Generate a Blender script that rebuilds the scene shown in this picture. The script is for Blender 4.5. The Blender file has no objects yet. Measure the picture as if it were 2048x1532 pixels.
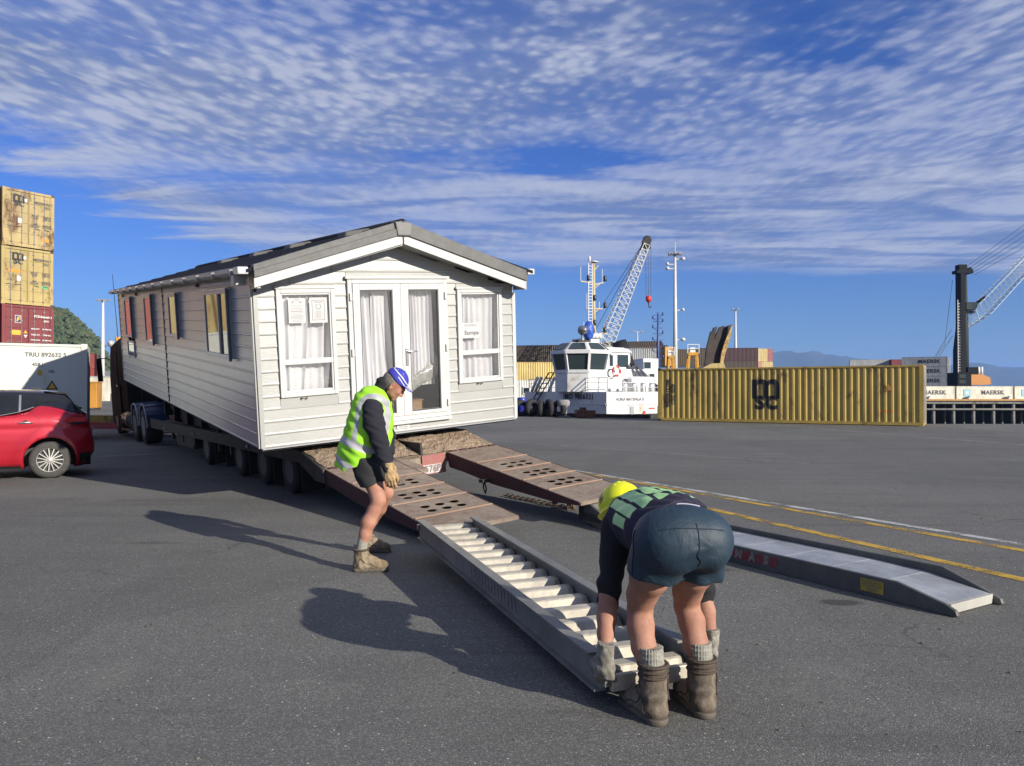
import bpy, bmesh, math, random
import numpy as np
from mathutils import Vector, Matrix
R = math.radians
scene = bpy.context.scene
COL = scene.collection
# ------------------------------------------------------------ camera
FPX, HOR, CAMZ = 1540.0, 781.0, 1.5
cam_d = bpy.data.cameras.new('camera')
cam_d.sensor_width = 36.0
cam_d.lens = 36.0 * FPX / 2048.0
cam_d.clip_start, cam_d.clip_end = 0.05, 30000
cam = bpy.data.objects.new('camera', cam_d)
COL.objects.link(cam)
PITCH = math.atan((HOR - 766) / FPX)
cam.location = (0, 0, CAMZ)
cam.rotation_euler = (math.pi / 2 + PITCH, 0, 0)
scene.camera = cam
# ------------------------------------------------------------ sun, exposure
SUN_EL = 20.5
SUNV = Vector((0.767 * math.cos(R(SUN_EL)), -0.642 * math.cos(R(SUN_EL)), math.sin(R(SUN_EL))))
sun_d = bpy.data.lights.new('sun', 'SUN')
sun_d.energy = 5.0
sun_d.angle = R(0.53)
sun_d.color = (1.0, 0.93, 0.82)
sun = bpy.data.objects.new('sun', sun_d)
COL.objects.link(sun)
sun.rotation_euler = (-SUNV).to_track_quat('-Z', 'Y').to_euler()
scene.view_settings.view_transform = 'Standard'
scene.view_settings.look = 'None'
scene.view_settings.gamma = 1
scene.view_settings.use_curve_mapping = False
scene.view_settings.exposure = 0.71

# ------------------------------------------------------------ node helper
class NT:
    def __init__(s, tree):
        s.t = tree; s.n = tree.nodes; s.l = tree.links
    def node(s, typ, **kw):
        n = s.n.new(typ)
        for k, v in kw.items():
            if k.startswith('i_'):
                key = k[2:]
                key = int(key) if key.isdigit() else key.replace('_', ' ')
                s.put(n.inputs[key], v)
            else:
                setattr(n, k, v)
        return n
    def put(s, inp, v):
        if isinstance(v, bpy.types.NodeSocket): s.l.new(v, inp)
        elif isinstance(v, bpy.types.Node): s.l.new(v.outputs[0], inp)
        else: inp.default_value = v
    def math(s, op, a, b=0.0, c=None, clamp=False):
        n = s.n.new('ShaderNodeMath'); n.operation = op; n.use_clamp = clamp
        s.put(n.inputs[0], a); s.put(n.inputs[1], b)
        if c is not None: s.put(n.inputs[2], c)
        return n.outputs[0]
    def mix(s, f, a, b, mode='MIX'):
        n = s.n.new('ShaderNodeMix'); n.data_type = 'RGBA'; n.blend_type = mode
        s.put(n.inputs[0], f); s.put(n.inputs[6], c4(a)); s.put(n.inputs[7], c4(b))
        return n.outputs[2]
    def ramp(s, f, stops):
        n = s.n.new('ShaderNodeValToRGB'); s.put(n.inputs[0], f)
        e = n.color_ramp.elements
        while len(e) < len(stops): e.new(0.5)
        for i, (p, c) in enumerate(stops):
            e[i].position = p; e[i].color = c4(c) if not isinstance(c, (int, float)) else (c, c, c, 1)
        return n.outputs[0]
    def noise(s, vec, scale, detail=3, rough=.5, dist=0.0, dim='3D'):
        n = s.n.new('ShaderNodeTexNoise'); n.noise_dimensions = dim
        if vec is not None: s.put(n.inputs['Vector'], vec)
        n.inputs['Scale'].default_value = scale; n.inputs['Detail'].default_value = detail
        n.inputs['Roughness'].default_value = rough; n.inputs['Distortion'].default_value = dist
        return n.outputs[0]
    def smooth(s, x, lo, hi):
        n = s.n.new('ShaderNodeMapRange'); n.interpolation_type = 'SMOOTHSTEP'
        s.put(n.inputs[0], x); s.put(n.inputs[1], lo); s.put(n.inputs[2], hi)
        return n.outputs[0]
def c4(c):
    if isinstance(c, (tuple, list)): return tuple(c[:3]) + (1,) if len(c) >= 3 else c
    return c

# ------------------------------------------------------------ world
world = bpy.data.worlds.new('World'); scene.world = world; world.use_nodes = True
w = NT(world.node_tree); w.n.clear()
sky = w.n.new('ShaderNodeTexSky'); sky.sky_type = 'NISHITA'; sky.sun_disc = False
sky.sun_elevation = R(SUN_EL); sky.sun_rotation = math.atan2(0.767, -0.642)
sky.air_density = 1.0; sky.dust_density = 0.35; sky.ozone_density = 2.5
geo = w.n.new('ShaderNodeTexCoord')
sep = w.node('ShaderNodeSeparateXYZ', i_0=geo.outputs['Generated'])
dx, dy, dz = sep.outputs
zz = w.math('MAXIMUM', dz, 0.012)
px_ = w.math('DIVIDE', dx, zz); py_ = w.math('DIVIDE', dy, zz)      # where the view ray meets a flat cloud deck
pv = w.node('ShaderNodeCombineXYZ', i_0=px_, i_1=py_).outputs[0]
def sky_vec(sx, sy, ang=0.0, off=(0, 0)):
    m = w.n.new('ShaderNodeMapping'); w.put(m.inputs[0], pv)
    m.inputs['Location'].default_value = (off[0], off[1], 0); m.inputs['Rotation'].default_value = (0, 0, ang)
    m.inputs['Scale'].default_value = (sx, sy, 1)
    return m.outputs[0]
big = w.noise(sky_vec(1, 1, 0.3, (3.1, 1.7)), 0.8, 4, .55, .6)
streak = w.noise(sky_vec(.62, 1.75, 0.42, (1.3, 4.1)), 1.5, 7, .60, .7)
warp = w.n.new('ShaderNodeVectorMath'); warp.operation = 'MULTIPLY_ADD'
w.put(warp.inputs[0], w.node('ShaderNodeTexNoise', i_Scale=3.5, i_Detail=3.0, i_Vector=pv).outputs[1])
warp.inputs[1].default_value = (.06, .06, 0)
dist_ = w.math('SQRT', w.math('ADD', w.math('MULTIPLY', px_, px_), w.math('MULTIPLY', py_, py_)))
# puffs have thickness: seen low over the horizon they stay roundish instead of flattening out
tall = w.node('ShaderNodeCombineXYZ', i_0=px_, i_1=w.math('MULTIPLY', w.math('LOGARITHM', dist_, 2.718), 1.9)).outputs[0]
w.put(warp.inputs[2], tall)
rip = w.n.new('ShaderNodeMapping'); w.put(rip.inputs[0], warp.outputs[0]); rip.inputs['Rotation'].default_value = (0, 0, -.5); rip.inputs['Scale'].default_value = (.95, 1.1, 1)
vc = w.node('ShaderNodeTexVoronoi', feature='SMOOTH_F1', i_Scale=21.0, i_Smoothness=1.0, i_Randomness=1.0); w.put(vc.inputs['Vector'], rip.outputs[0])
blob = w.math('SUBTRACT', 1.0, vc.outputs['Distance'])
puff = w.math('ADD', w.math('MULTIPLY', w.noise(rip.outputs[0], 11.0, 6, .62, 0), .55), w.math('MULTIPLY', blob, .45))
fine = w.noise(rip.outputs[0], 38.0, 3, .55, 0)
cover = w.noise(sky_vec(1.0, 1.3, .9, (5.3, .7)), 2.3, 4, .6, .3)     # where the puffs thin out and blue shows through
edge_n = w.math('MULTIPLY', w.math('SUBTRACT', streak, .5), 1.7)
ed1 = w.smooth(w.math('ADD', px_, edge_n), -2.30, -1.70)
far_y = w.math('SUBTRACT', w.math('ADD', 6.25, w.math('MULTIPLY', px_, .16)), w.math('ADD', py_, w.math('MULTIPLY', w.math('SUBTRACT', big, .5), 1.5)))
ed2 = w.smooth(far_y, -.25, .8)
edge = w.math('MULTIPLY', ed1, ed2)
hi = w.smooth(py_, 4.2, 2.2)
tex_hi = w.smooth(w.math('ADD', w.math('ADD', w.math('MULTIPLY', puff, .80), w.math('MULTIPLY', fine, .12)), w.math('MULTIPLY', w.math('SUBTRACT', cover, .5), .50)), .32, .70)
tex_lo = w.smooth(w.math('ADD', w.math('MULTIPLY', streak, .80), w.math('MULTIPLY', puff, .20)), .33, .66)
tex = w.math('ADD', w.math('MULTIPLY', tex_hi, hi), w.math('MULTIPLY', tex_lo, w.math('SUBTRACT', 1.0, hi)))
veil = w.smooth(big, .30, .62)
def hole(cx, cy, rx, ry, amt):
    a = w.math('DIVIDE', w.math('SUBTRACT', px_, cx), rx); b = w.math('DIVIDE', w.math('SUBTRACT', py_, cy), ry)
    d = w.math('SQRT', w.math('ADD', w.math('MULTIPLY', a, a), w.math('MULTIPLY', b, b)))
    d = w.math('ADD', d, w.math('MULTIPLY', w.math('SUBTRACT', streak, .5), 1.8))
    return w.math('MULTIPLY', w.smooth(d, 1.4, .2), amt)
holes = w.math('ADD', w.math('ADD', hole(.15, 3.30, .62, .34, .65), hole(-1.55, 3.55, .40, .30, .45)), w.math('ADD', hole(-.50, 1.90, .95, .40, .46), hole(.95, 2.00, .40, .50, .42)))
leftveil = w.math('MULTIPLY', w.smooth(w.math('ADD', px_, w.math('MULTIPLY', py_, .45)), .75, -.35), .28)
base_ = w.math('SUBTRACT', w.math('ADD', w.math('MULTIPLY_ADD', veil, .34, .30), leftveil), holes)
dens = w.math('ADD', base_, w.math('MULTIPLY', tex, w.math('MULTIPLY_ADD', hi, .10, .36)))
dens = w.math('MULTIPLY', dens, edge, clamp=True)
# low cumulus / haze bank close to the horizon
elev = w.math('DIVIDE', dz, w.math('SQRT', w.math('ADD', w.math('MULTIPLY', dx, dx), w.math('MULTIPLY', dy, dy))))
az = w.math('ARCTAN2', dx, dy)
hv = w.node('ShaderNodeCombineXYZ', i_0=w.math('MULTIPLY', az, 6.0), i_1=w.math('MULTIPLY', elev, 34.0)).outputs[0]
low = w.noise(hv, 1.6, 5, .55, .3)
lowb = w.math('MULTIPLY', w.smooth(w.math('ADD', low, w.math('MULTIPLY', elev, -4.2)), .40, .50), w.smooth(elev, .075, .03))
lowb = w.math('MULTIPLY', lowb, .5)
shade = w.math('ADD', w.math('MULTIPLY', w.noise(sky_vec(.75, 1.3, .5, (7, 2)), .9, 4, .5, .4), .8), w.math('MULTIPLY', tex, .32))
cloud_col = w.mix(w.smooth(shade, .36, .74), (2.4, 3.1, 5.4), (5.7, 6.2, 8.0))
skyc = w.mix(1.0, sky.outputs[0], w.mix(w.smooth(elev, .0, .30), (.52, .78, 1.36), (.36, .68, 1.52)), 'MULTIPLY')
c1 = w.mix(dens, skyc, cloud_col)
c2 = w.mix(lowb, c1, (1.7, 3.2, 7.0))
bg = w.node('ShaderNodeBackground', i_Color=c2, i_Strength=0.050)
w.l.new(bg.outputs[0], w.node('ShaderNodeOutputWorld').inputs[0])

# ------------------------------------------------------------ helpers
def at(px, py, Y):
    """a point of the place at depth Y, given where it shows in the 2048 x 1532 photograph"""
    a = (px - 1024) / FPX; b = -(py - 766) / FPX
    y = math.cos(PITCH) - b * math.sin(PITCH); z = math.sin(PITCH) + b * math.cos(PITCH)
    t = Y / y
    return Vector((a * t, Y, CAMZ + z * t))
def ground(px, py, z0=0.0):
    a = (px - 1024) / FPX; b = -(py - 766) / FPX
    y = math.cos(PITCH) - b * math.sin(PITCH); z = math.sin(PITCH) + b * math.cos(PITCH)
    t = (z0 - CAMZ) / z
    return Vector((a * t, y * t, z0))

_mats = {}
TONE = .80          # reflectances are set for this exposure
def M(name, col, rough=.55, metal=0.0, var=.12, vscale=3.0, bump=0.0, bscale=60.0, spec=.5, dirt=None, dirt_amt=0.0, dirt_scale=4.0, coat=0.0, stretch=None, emis=None, trans=0.0, fine=0.0, noise_detail=4):
    """procedural material: base colour with cloudy variation, optional dirt or rust patches and fine relief"""
    if name in _mats: return _mats[name]
    col = tuple(x * TONE for x in col); dirt = tuple(x * TONE for x in dirt) if dirt else None
    m = bpy.data.materials.new(name); m.use_nodes = True
    t = NT(m.node_tree); b = t.n['Principled BSDF']
    tc = t.n.new('ShaderNodeTexCoord').outputs['Object']
    vec = tc
    if stretch:
        mp = t.n.new('ShaderNodeMapping'); t.put(mp.inputs[0], tc); mp.inputs['Scale'].default_value = stretch; vec = mp.outputs[0]
    c = c4(col)
    if var > 0:
        nz = t.noise(vec, vscale, noise_detail, .6)
        d = tuple(x * (1 - var) for x in col); u = tuple(min(1, x * (1 + var)) for x in col)
        c = t.mix(t.smooth(nz, .3, .7), d, u)
    if fine > 0:
        nf = t.noise(tc, 220.0, 2, .6)
        c = t.mix(t.math('MULTIPLY', t.smooth(nf, .35, .65), fine), c, tuple(x * .35 for x in col))
    rr = rough
    if dirt is not None:
        nd = t.noise(vec, dirt_scale, 6, .68, .3)
        f = t.smooth(nd, .62 - dirt_amt * .4, .78 - dirt_amt * .3)
        c = t.mix(f, c, dirt)
        rr = t.math('ADD', rough, t.math('MULTIPLY', f, max(0, .85 - rough)))
    t.put(b.inputs['Base Color'], c)
    if not isinstance(rr, float) and not isinstance(rr, int): t.put(b.inputs['Roughness'], rr)
    else:
        if var > 0: t.put(b.inputs['Roughness'], t.math('ADD', rough - .06, t.math('MULTIPLY', t.noise(vec, vscale * 2.3, 3, .6), .12), clamp=True))
        else: b.inputs['Roughness'].default_value = rough
    b.inputs['Metallic'].default_value = metal
    b.inputs['Specular IOR Level'].default_value = spec
    b.inputs['Coat Weight'].default_value = coat; b.inputs['Coat Roughness'].default_value = .05
    b.inputs['Transmission Weight'].default_value = trans
    if bump > 0:
        bn = t.node('ShaderNodeBump', i_Strength=min(1.0, bump), i_Distance=.01)
        t.put(bn.inputs['Height'], t.noise(vec, bscale, 4, .6)); t.put(b.inputs['Normal'], bn.outputs[0])
    if emis:
        t.put(b.inputs['Emission Color'], c4(emis[0])); b.inputs['Emission Strength'].default_value = emis[1]
    _mats[name] = m
    return m
def glass_mat(name, col=(.02, .025, .03), rough=.03, alpha=None):
    """window glass: a clear pane that mirrors the place at glancing angles, dark room behind"""
    if name in _mats: return _mats[name]
    m = bpy.data.materials.new(name); m.use_nodes = True; t = NT(m.node_tree)
    out = [n for n in t.n if n.type == 'OUTPUT_MATERIAL'][0]; b = t.n['Principled BSDF']
    b.inputs['Base Color'].default_value = c4(col); b.inputs['Roughness'].default_value = rough
    b.inputs['IOR'].default_value = 1.5
    if alpha is not None:
        tr = t.node('ShaderNodeBsdfTransparent'); gl = t.node('ShaderNodeBsdfGlossy', i_Roughness=rough)
        fr = t.node('ShaderNodeFresnel', i_IOR=1.6)
        f = t.math('MULTIPLY_ADD', fr.outputs[0], 1.35, alpha, clamp=True)
        mx = t.node('ShaderNodeMixShader'); t.put(mx.inputs[0], f); t.put(mx.inputs[1], tr.outputs[0]); t.put(mx.inputs[2], gl.outputs[0])
        t.l.new(mx.outputs[0], out.inputs[0])
    _mats[name] = m
    return m

class MB:
    """collects shapes and links them as one mesh object"""
    def __init__(s): s.bm = bmesh.new(); s.mi = 0
    def _new(s, verts, faces):
        vs = [s.bm.verts.new(v) for v in verts]
        for f in faces:
            try:
                fc = s.bm.faces.new([vs[i] for i in f]); fc.material_index = s.mi
            except ValueError: pass
        return vs
    def box(s, x0, x1, y0, y1, z0, z1, M4=None):
        v = [Vector(p) for p in ((x0, y0, z0), (x1, y0, z0), (x1, y1, z0), (x0, y1, z0), (x0, y0, z1), (x1, y0, z1), (x1, y1, z1), (x0, y1, z1))]
        if M4 is not None: v = [M4 @ p for p in v]
        s._new(v, ((0, 3, 2, 1), (4, 5, 6, 7), (0, 1, 5, 4), (1, 2, 6, 5), (2, 3, 7, 6), (3, 0, 4, 7))); return s
    def hexa(s, pts):
        s._new([Vector(p) for p in pts], ((0, 3, 2, 1), (4, 5, 6, 7), (0, 1, 5, 4), (1, 2, 6, 5), (2, 3, 7, 6), (3, 0, 4, 7))); return s
    def bar(s, a, b, w, h=None, up=(0, 0, 1)):
        a = Vector(a); b = Vector(b); h = w if h is None else h
        d = (b - a).normalized(); up = Vector(up)
        if abs(d.dot(up)) > .98: up = Vector((0, 1, 0)) if abs(d.y) < .9 else Vector((1, 0, 0))
        x = d.cross(up).normalized(); z = x.cross(d).normalized()
        x *= w / 2; z *= h / 2
        s._new([a - x - z, a + x - z, b + x - z, b - x - z, a - x + z, a + x + z, b + x + z, b - x + z], ((0, 3, 2, 1), (4, 5, 6, 7), (0, 1, 5, 4), (1, 2, 6, 5), (2, 3, 7, 6), (3, 0, 4, 7))); return s
    def tube(s, pts, r, n=8, cap=True):
        pts = [Vector(p) for p in pts]
        rs = r if isinstance(r, (list, tuple)) else [r] * len(pts)
        rings = []; ref = None
        for i, p in enumerate(pts):
            d = (pts[min(i + 1, len(pts) - 1)] - pts[max(i - 1, 0)]).normalized()
            if ref is None:
                ref = Vector((0, 0, 1)) if abs(d.z) < .9 else Vector((1, 0, 0))
            x = d.cross(ref).normalized(); y = x.cross(d).normalized(); ref = y
            rings.append([s.bm.verts.new(p + (x * math.cos(2 * math.pi * k / n) + y * math.sin(2 * math.pi * k / n)) * rs[i]) for k in range(n)])
        for i in range(len(rings) - 1):
            for k in range(n):
                f = s.bm.faces.new([rings[i][k], rings[i][(k + 1) % n], rings[i + 1][(k + 1) % n], rings[i + 1][k]]); f.material_index = s.mi; f.smooth = n > 6
        if cap:
            for rr in (rings[0], rings[-1]):
                f = s.bm.faces.new(rr); f.material_index = s.mi
        return s
    def lathe(s, prof, c=(0, 0, 0), axis='Z', n=24, M4=None, cap=True):
        """prof: list of (radius, height)"""
        rings = []
        for r, h in prof:
            ring = []
            for k in range(n):
                a = 2 * math.pi * k / n
                if axis == 'Z': p = Vector((r * math.cos(a), r * math.sin(a), h))
                elif axis == 'X': p = Vector((h, r * math.cos(a), r * math.sin(a)))
                else: p = Vector((r * math.cos(a), h, r * math.sin(a)))
                p = p + Vector(c)
                if M4 is not None: p = M4 @ p
                ring.append(s.bm.verts.new(p))
            rings.append(ring)
        for i in range(len(rings) - 1):
            for k in range(n):
                f = s.bm.faces.new([rings[i][k], rings[i][(k + 1) % n], rings[i + 1][(k + 1) % n], rings[i + 1][k]]); f.material_index = s.mi; f.smooth = True
        for rr in ((rings[0], rings[-1]) if cap else ()):
            try:
                f = s.bm.faces.new(rr); f.material_index = s.mi
            except ValueError: pass
        return s
    def prism(s, poly, h0, h1, axis='Z', M4=None):
        """poly: 2D points; extruded along axis. X: (y,z) Y: (x,z) Z: (x,y)"""
        n = len(poly)
        def mk(p, h):
            v = Vector((p[0], p[1], h)) if axis == 'Z' else Vector((h, p[0], p[1])) if axis == 'X' else Vector((p[0], h, p[1]))
            return M4 @ v if M4 is not None else v
        v = [mk(p, h0) for p in poly] + [mk(p, h1) for p in poly]
        s._new(v, [tuple(range(n)), tuple(range(2 * n - 1, n - 1, -1))] + [(i, (i + 1) % n, n + (i + 1) % n, n + i) for i in range(n)]); return s
    def quad(s, a, b, c, d): s._new([Vector(a), Vector(b), Vector(c), Vector(d)], ((0, 1, 2, 3),)); return s
    def build(s, name, mat=None, parent=None, bevel=0.0, smooth=False, recalc=True):
        if recalc: bmesh.ops.recalc_face_normals(s.bm, faces=s.bm.faces)
        me = bpy.data.meshes.new(name); s.bm.to_mesh(me); s.bm.free()
        return link(name, me, mat, parent, bevel, smooth)
def link(name, me, mat=None, parent=None, bevel=0.0, smooth=False):
    if mat is not None:
        for x in (mat if isinstance(mat, (list, tuple)) else [mat]): me.materials.append(x)
    if smooth:
        me.shade_smooth()
    o = bpy.data.objects.new(name, me); COL.objects.link(o)
    if parent is not None: o.parent = parent
    if bevel > 0:
        b = o.modifiers.new('bevel', 'BEVEL'); b.width = bevel; b.segments = 2; b.limit_method = 'ANGLE'; b.angle_limit = R(40); b.harden_normals = False
    return o
def inst(me, name, parent, loc=(0, 0, 0), rot=(0, 0, 0), scale=(1, 1, 1)):
    o = bpy.data.objects.new(name, me); COL.objects.link(o); o.parent = parent
    o.location = loc; o.rotation_euler = rot; o.scale = scale
    return o
def thing(name, label, cat, loc=(0, 0, 0), rot=(0, 0, 0), group=None):
    o = bpy.data.objects.new(name, None); COL.objects.link(o); o.empty_display_size = .2
    o.location = loc; o.rotation_euler = rot if isinstance(rot, (tuple, list)) or hasattr(rot, 'x') else (0, 0, rot)
    o['label'] = label; o['category'] = cat
    if group: o['group'] = group
    return o
def tag(o, label, cat, group=None):
    o['label'] = label; o['category'] = cat
    if group: o['group'] = group
    return o
def struct(o): o['kind'] = 'structure'; return o
def stuff(o): o['kind'] = 'stuff'; return o
def kids(o): return [c for c in o.children]
def copy_tree(o, parent=None):
    c = o.copy(); COL.objects.link(c)
    if parent is not None: c.parent = parent; c.matrix_parent_inverse = o.matrix_parent_inverse.copy()
    for ch in list(o.children): copy_tree(ch, c)
    return c
_txt = {}
def text_mesh(txt, size=1.0, bold=0.0, extrude=0.0, align='CENTER', space=1.0, shear=0.0, line=1.0):
    key = (txt, size, bold, extrude, align, space, shear, line)
    if key in _txt: return _txt[key]
    cu = bpy.data.curves.new('lettering', 'FONT'); cu.body = txt; cu.size = size; cu.offset = bold; cu.extrude = extrude
    cu.align_x = align; cu.align_y = 'CENTER'; cu.space_character = space; cu.shear = shear; cu.space_line = line; cu.resolution_u = 4
    ob = bpy.data.objects.new('lettering', cu); COL.objects.link(ob)
    dg = bpy.context.evaluated_depsgraph_get()
    me = bpy.data.meshes.new_from_object(ob.evaluated_get(dg)); COL.objects.unlink(ob); bpy.data.objects.remove(ob)
    _txt[key] = me
    return me
def lettering(txt, size, mat, parent, loc, rot, bold=0.0, name='lettering', **kw):
    me = text_mesh(txt, size, bold, **kw).copy(); me.materials.clear()
    o = link(name, me, mat, parent); o.location = loc; o.rotation_euler = rot
    return o
# ================================================================ SETTING
def asphalt_mat():
    m = bpy.data.materials.new('asphalt'); m.use_nodes = True; t = NT(m.node_tree); b = t.n['Principled BSDF']
    tc = t.n.new('ShaderNodeTexCoord').outputs['Object']
    big = t.noise(tc, .28, 6, .62, .5); mid = t.noise(tc, 1.7, 6, .7, .3)
    base = t.ramp(big, [(.30, (.108, .107, .098)), (.5, (.142, .140, .129)), (.72, (.172, .169, .155))])
    base = t.mix(t.smooth(mid, .35, .75), base, t.mix(.5, base, (.175, .17, .155)))
    # aggregate: dark pits between pale and dark chips
    st = t.node('ShaderNodeTexVoronoi', i_Scale=135.0, i_Vector=tc)
    chip = t.node('ShaderNodeSeparateColor', i_0=st.outputs['Color'])
    tone = t.ramp(chip.outputs[0], [(.0, .55), (.35, .88), (.75, 1.10), (.93, 1.4), (1.0, 2.1)])
    pit = t.smooth(st.outputs['Distance'], .62, .36)
    col = t.mix(1.0, base, tone, 'MULTIPLY')
    col = t.mix(t.math('MULTIPLY', t.math('SUBTRACT', 1.0, pit), .6), col, (.07, .07, .066))
    # sparse bright stones and mica glints
    s2 = t.node('ShaderNodeTexVoronoi', i_Scale=26.0, i_Vector=tc)
    c2 = t.node('ShaderNodeSeparateColor', i_0=s2.outputs['Color'])
    gl = t.math('MULTIPLY', t.math('GREATER_THAN', c2.outputs[1], .78), t.smooth(s2.outputs['Distance'], .16, .08))
    col = t.mix(t.math('MULTIPLY', gl, .8), col, (.62, .60, .54))
    # oil and water stains
    for (sx, sy, rx, ry, k) in ((2.32, 5.46, .17, .09, .75), (1.72, 6.46, .19, .08, .5), (1.55, 2.92, .16, .06, .6), (.02, 6.2, .25, .1, .0), (-3.5, 7.6, .3, .08, .35), (1.1, 19.5, .9, .25, .3), (4.2, 24.0, 2.2, .35, .22)):
        mp = t.n.new('ShaderNodeMapping'); t.put(mp.inputs[0], tc)
        mp.inputs['Location'].default_value = (-sx / rx, -sy / ry, 0); mp.inputs['Scale'].default_value = (1 / rx, 1 / ry, 0)
        ln = t.n.new('ShaderNodeVectorMath'); ln.operation = 'LENGTH'; t.put(ln.inputs[0], mp.outputs[0])
        dd = t.math('ADD', ln.outputs['Value'], t.math('MULTIPLY', t.math('SUBTRACT', t.noise(tc, 9.0, 3, .6), .5), .9))
        col = t.mix(t.math('MULTIPLY', t.smooth(dd, 1.05, .6), k), col, (.028, .028, .027))
    # repaired patches and tyre tracks
    pt = t.node('ShaderNodeTexVoronoi', feature='F1', distance='CHEBYCHEV', i_Scale=.11, i_Randomness=.8, i_Vector=tc); pc = t.node('ShaderNodeSeparateColor', i_0=pt.outputs['Color'])
    col = t.mix(1.0, col, t.ramp(pc.outputs[0], [(.0, .86), (.5, 1.0), (1.0, 1.10)]), 'MULTIPLY')
    for (rot, lat, amt, seed) in ((31, 2.2, .30, 3.0), (-38, 1.6, .26, 9.0), (64, 1.1, .20, 15.0)):
        mq = t.n.new('ShaderNodeMapping'); t.put(mq.inputs[0], tc); mq.inputs['Rotation'].default_value = (0, 0, R(rot)); mq.inputs['Scale'].default_value = (.045, lat, 0); mq.inputs['Location'].default_value = (seed, seed, 0)
        tr_ = t.noise(mq.outputs[0], 2.0, 2, .5, .15); brk = t.noise(tc, .35, 3, .6)
        col = t.mix(t.math('MULTIPLY', t.math('MULTIPLY', t.smooth(tr_, .60, .66), t.smooth(brk, .45, .60)), amt), col, (.055, .054, .052))
    sc_ = t.noise(tc, .8, 5, .7, .6); col = t.mix(t.math('MULTIPLY', t.smooth(sc_, .56, .74), .30), col, (.21, .20, .175))
    # tyre-polished darker bands running along the quay
    mp = t.n.new('ShaderNodeMapping'); t.put(mp.inputs[0], tc); mp.inputs['Rotation'].default_value = (0, 0, R(31)); mp.inputs['Scale'].default_value = (.05, .9, 0)
    bands = t.noise(mp.outputs[0], 1.0, 3, .6)
    col = t.mix(t.math('MULTIPLY', t.smooth(bands, .50, .72), .34), col, (.07, .07, .068))
    crk = t.node('ShaderNodeTexVoronoi', feature='DISTANCE_TO_EDGE', i_Scale=.55)
    nv = t.n.new('ShaderNodeVectorMath'); nv.operation = 'MULTIPLY_ADD'; t.put(nv.inputs[0], t.node('ShaderNodeTexNoise', i_Scale=1.3, i_Detail=6.0, i_Vector=tc).outputs[1]); nv.inputs[1].default_value = (1.1, 1.1, 0); t.put(nv.inputs[2], tc)
    t.put(crk.inputs['Vector'], nv.outputs[0])
    cf = t.math('MULTIPLY', t.smooth(crk.outputs[0], .010, .003), t.smooth(t.noise(tc, .5, 2, .5), .55, .66))
    col = t.mix(t.math('MULTIPLY', cf, .7), col, (.03, .03, .03))
    t.put(b.inputs['Base Color'], col)
    t.put(b.inputs['Roughness'], t.math('SUBTRACT', .88, t.math('MULTIPLY', gl, .5)))
    b.inputs['Specular IOR Level'].default_value = .35
    h = t.math('ADD', t.math('MULTIPLY', pit, .8), t.math('MULTIPLY', t.noise(tc, 30.0, 4, .6), .6))
    h = t.math('SUBTRACT', h, t.math('MULTIPLY', cf, 1.0))
    bn = t.node('ShaderNodeBump', i_Strength=.5, i_Distance=.004, i_Height=h)
    t.put(b.inputs['Normal'], bn.outputs[0])
    return m
ASPH = asphalt_mat()
CONC = M('quay_concrete', (.22, .21, .19), .85, bump=.3, bscale=20, dirt=(.07, .065, .06), dirt_amt=.5, dirt_scale=.8)
quay = [(-2500, -300), (600, -300), (600, 34.6), (18.9, 34.6), (7.5, 41.3), (.5, 45.4), (-4, 48.5), (-5, 420), (-5, 2500), (-2500, 2500)]
g = MB(); vs = [g.bm.verts.new((x, y, 0)) for x, y in quay]; g.bm.faces.new(vs)
struct(g.build('ground', ASPH))
g = MB()
for i in range(2, 8):
    a = Vector(quay[i] + (0,)); b2 = Vector(quay[i + 1] + (0,))
    d = (b2 - a).normalized(); n = Vector((d.y, -d.x, 0))
    if i == 7: continue
    g.hexa([a - n * .0 + Vector((0, 0, -8)), b2 + Vector((0, 0, -8)), b2 - n * .9 + Vector((0, 0, -8)), a - n * .9 + Vector((0, 0, -8)),
            a + Vector((0, 0, -.004)), b2 + Vector((0, 0, -.004)), b2 - n * .9 + Vector((0, 0, -.004)), a - n * .9 + Vector((0, 0, -.004))])
struct(g.build('quay_wall', CONC))
# water
def water_mat():
    m = bpy.data.materials.new('sea_water'); m.use_nodes = True; t = NT(m.node_tree); b = t.n['Principled BSDF']
    tc = t.n.new('ShaderNodeTexCoord').outputs['Object']
    b.inputs['Base Color'].default_value = (.012, .03, .035, 1); b.inputs['Roughness'].default_value = .08
    bn = t.node('ShaderNodeBump', i_Strength=.35, i_Distance=.15, i_Height=t.noise(tc, .9, 5, .6)); t.put(b.inputs['Normal'], bn.outputs[0])
    return m
g = MB(); g.quad((-9000, -2000, -5.9), (16000, -2000, -5.9), (16000, 16000, -5.9), (-9000, 16000, -5.9))
struct(g.build('sea', water_mat()))
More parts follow.
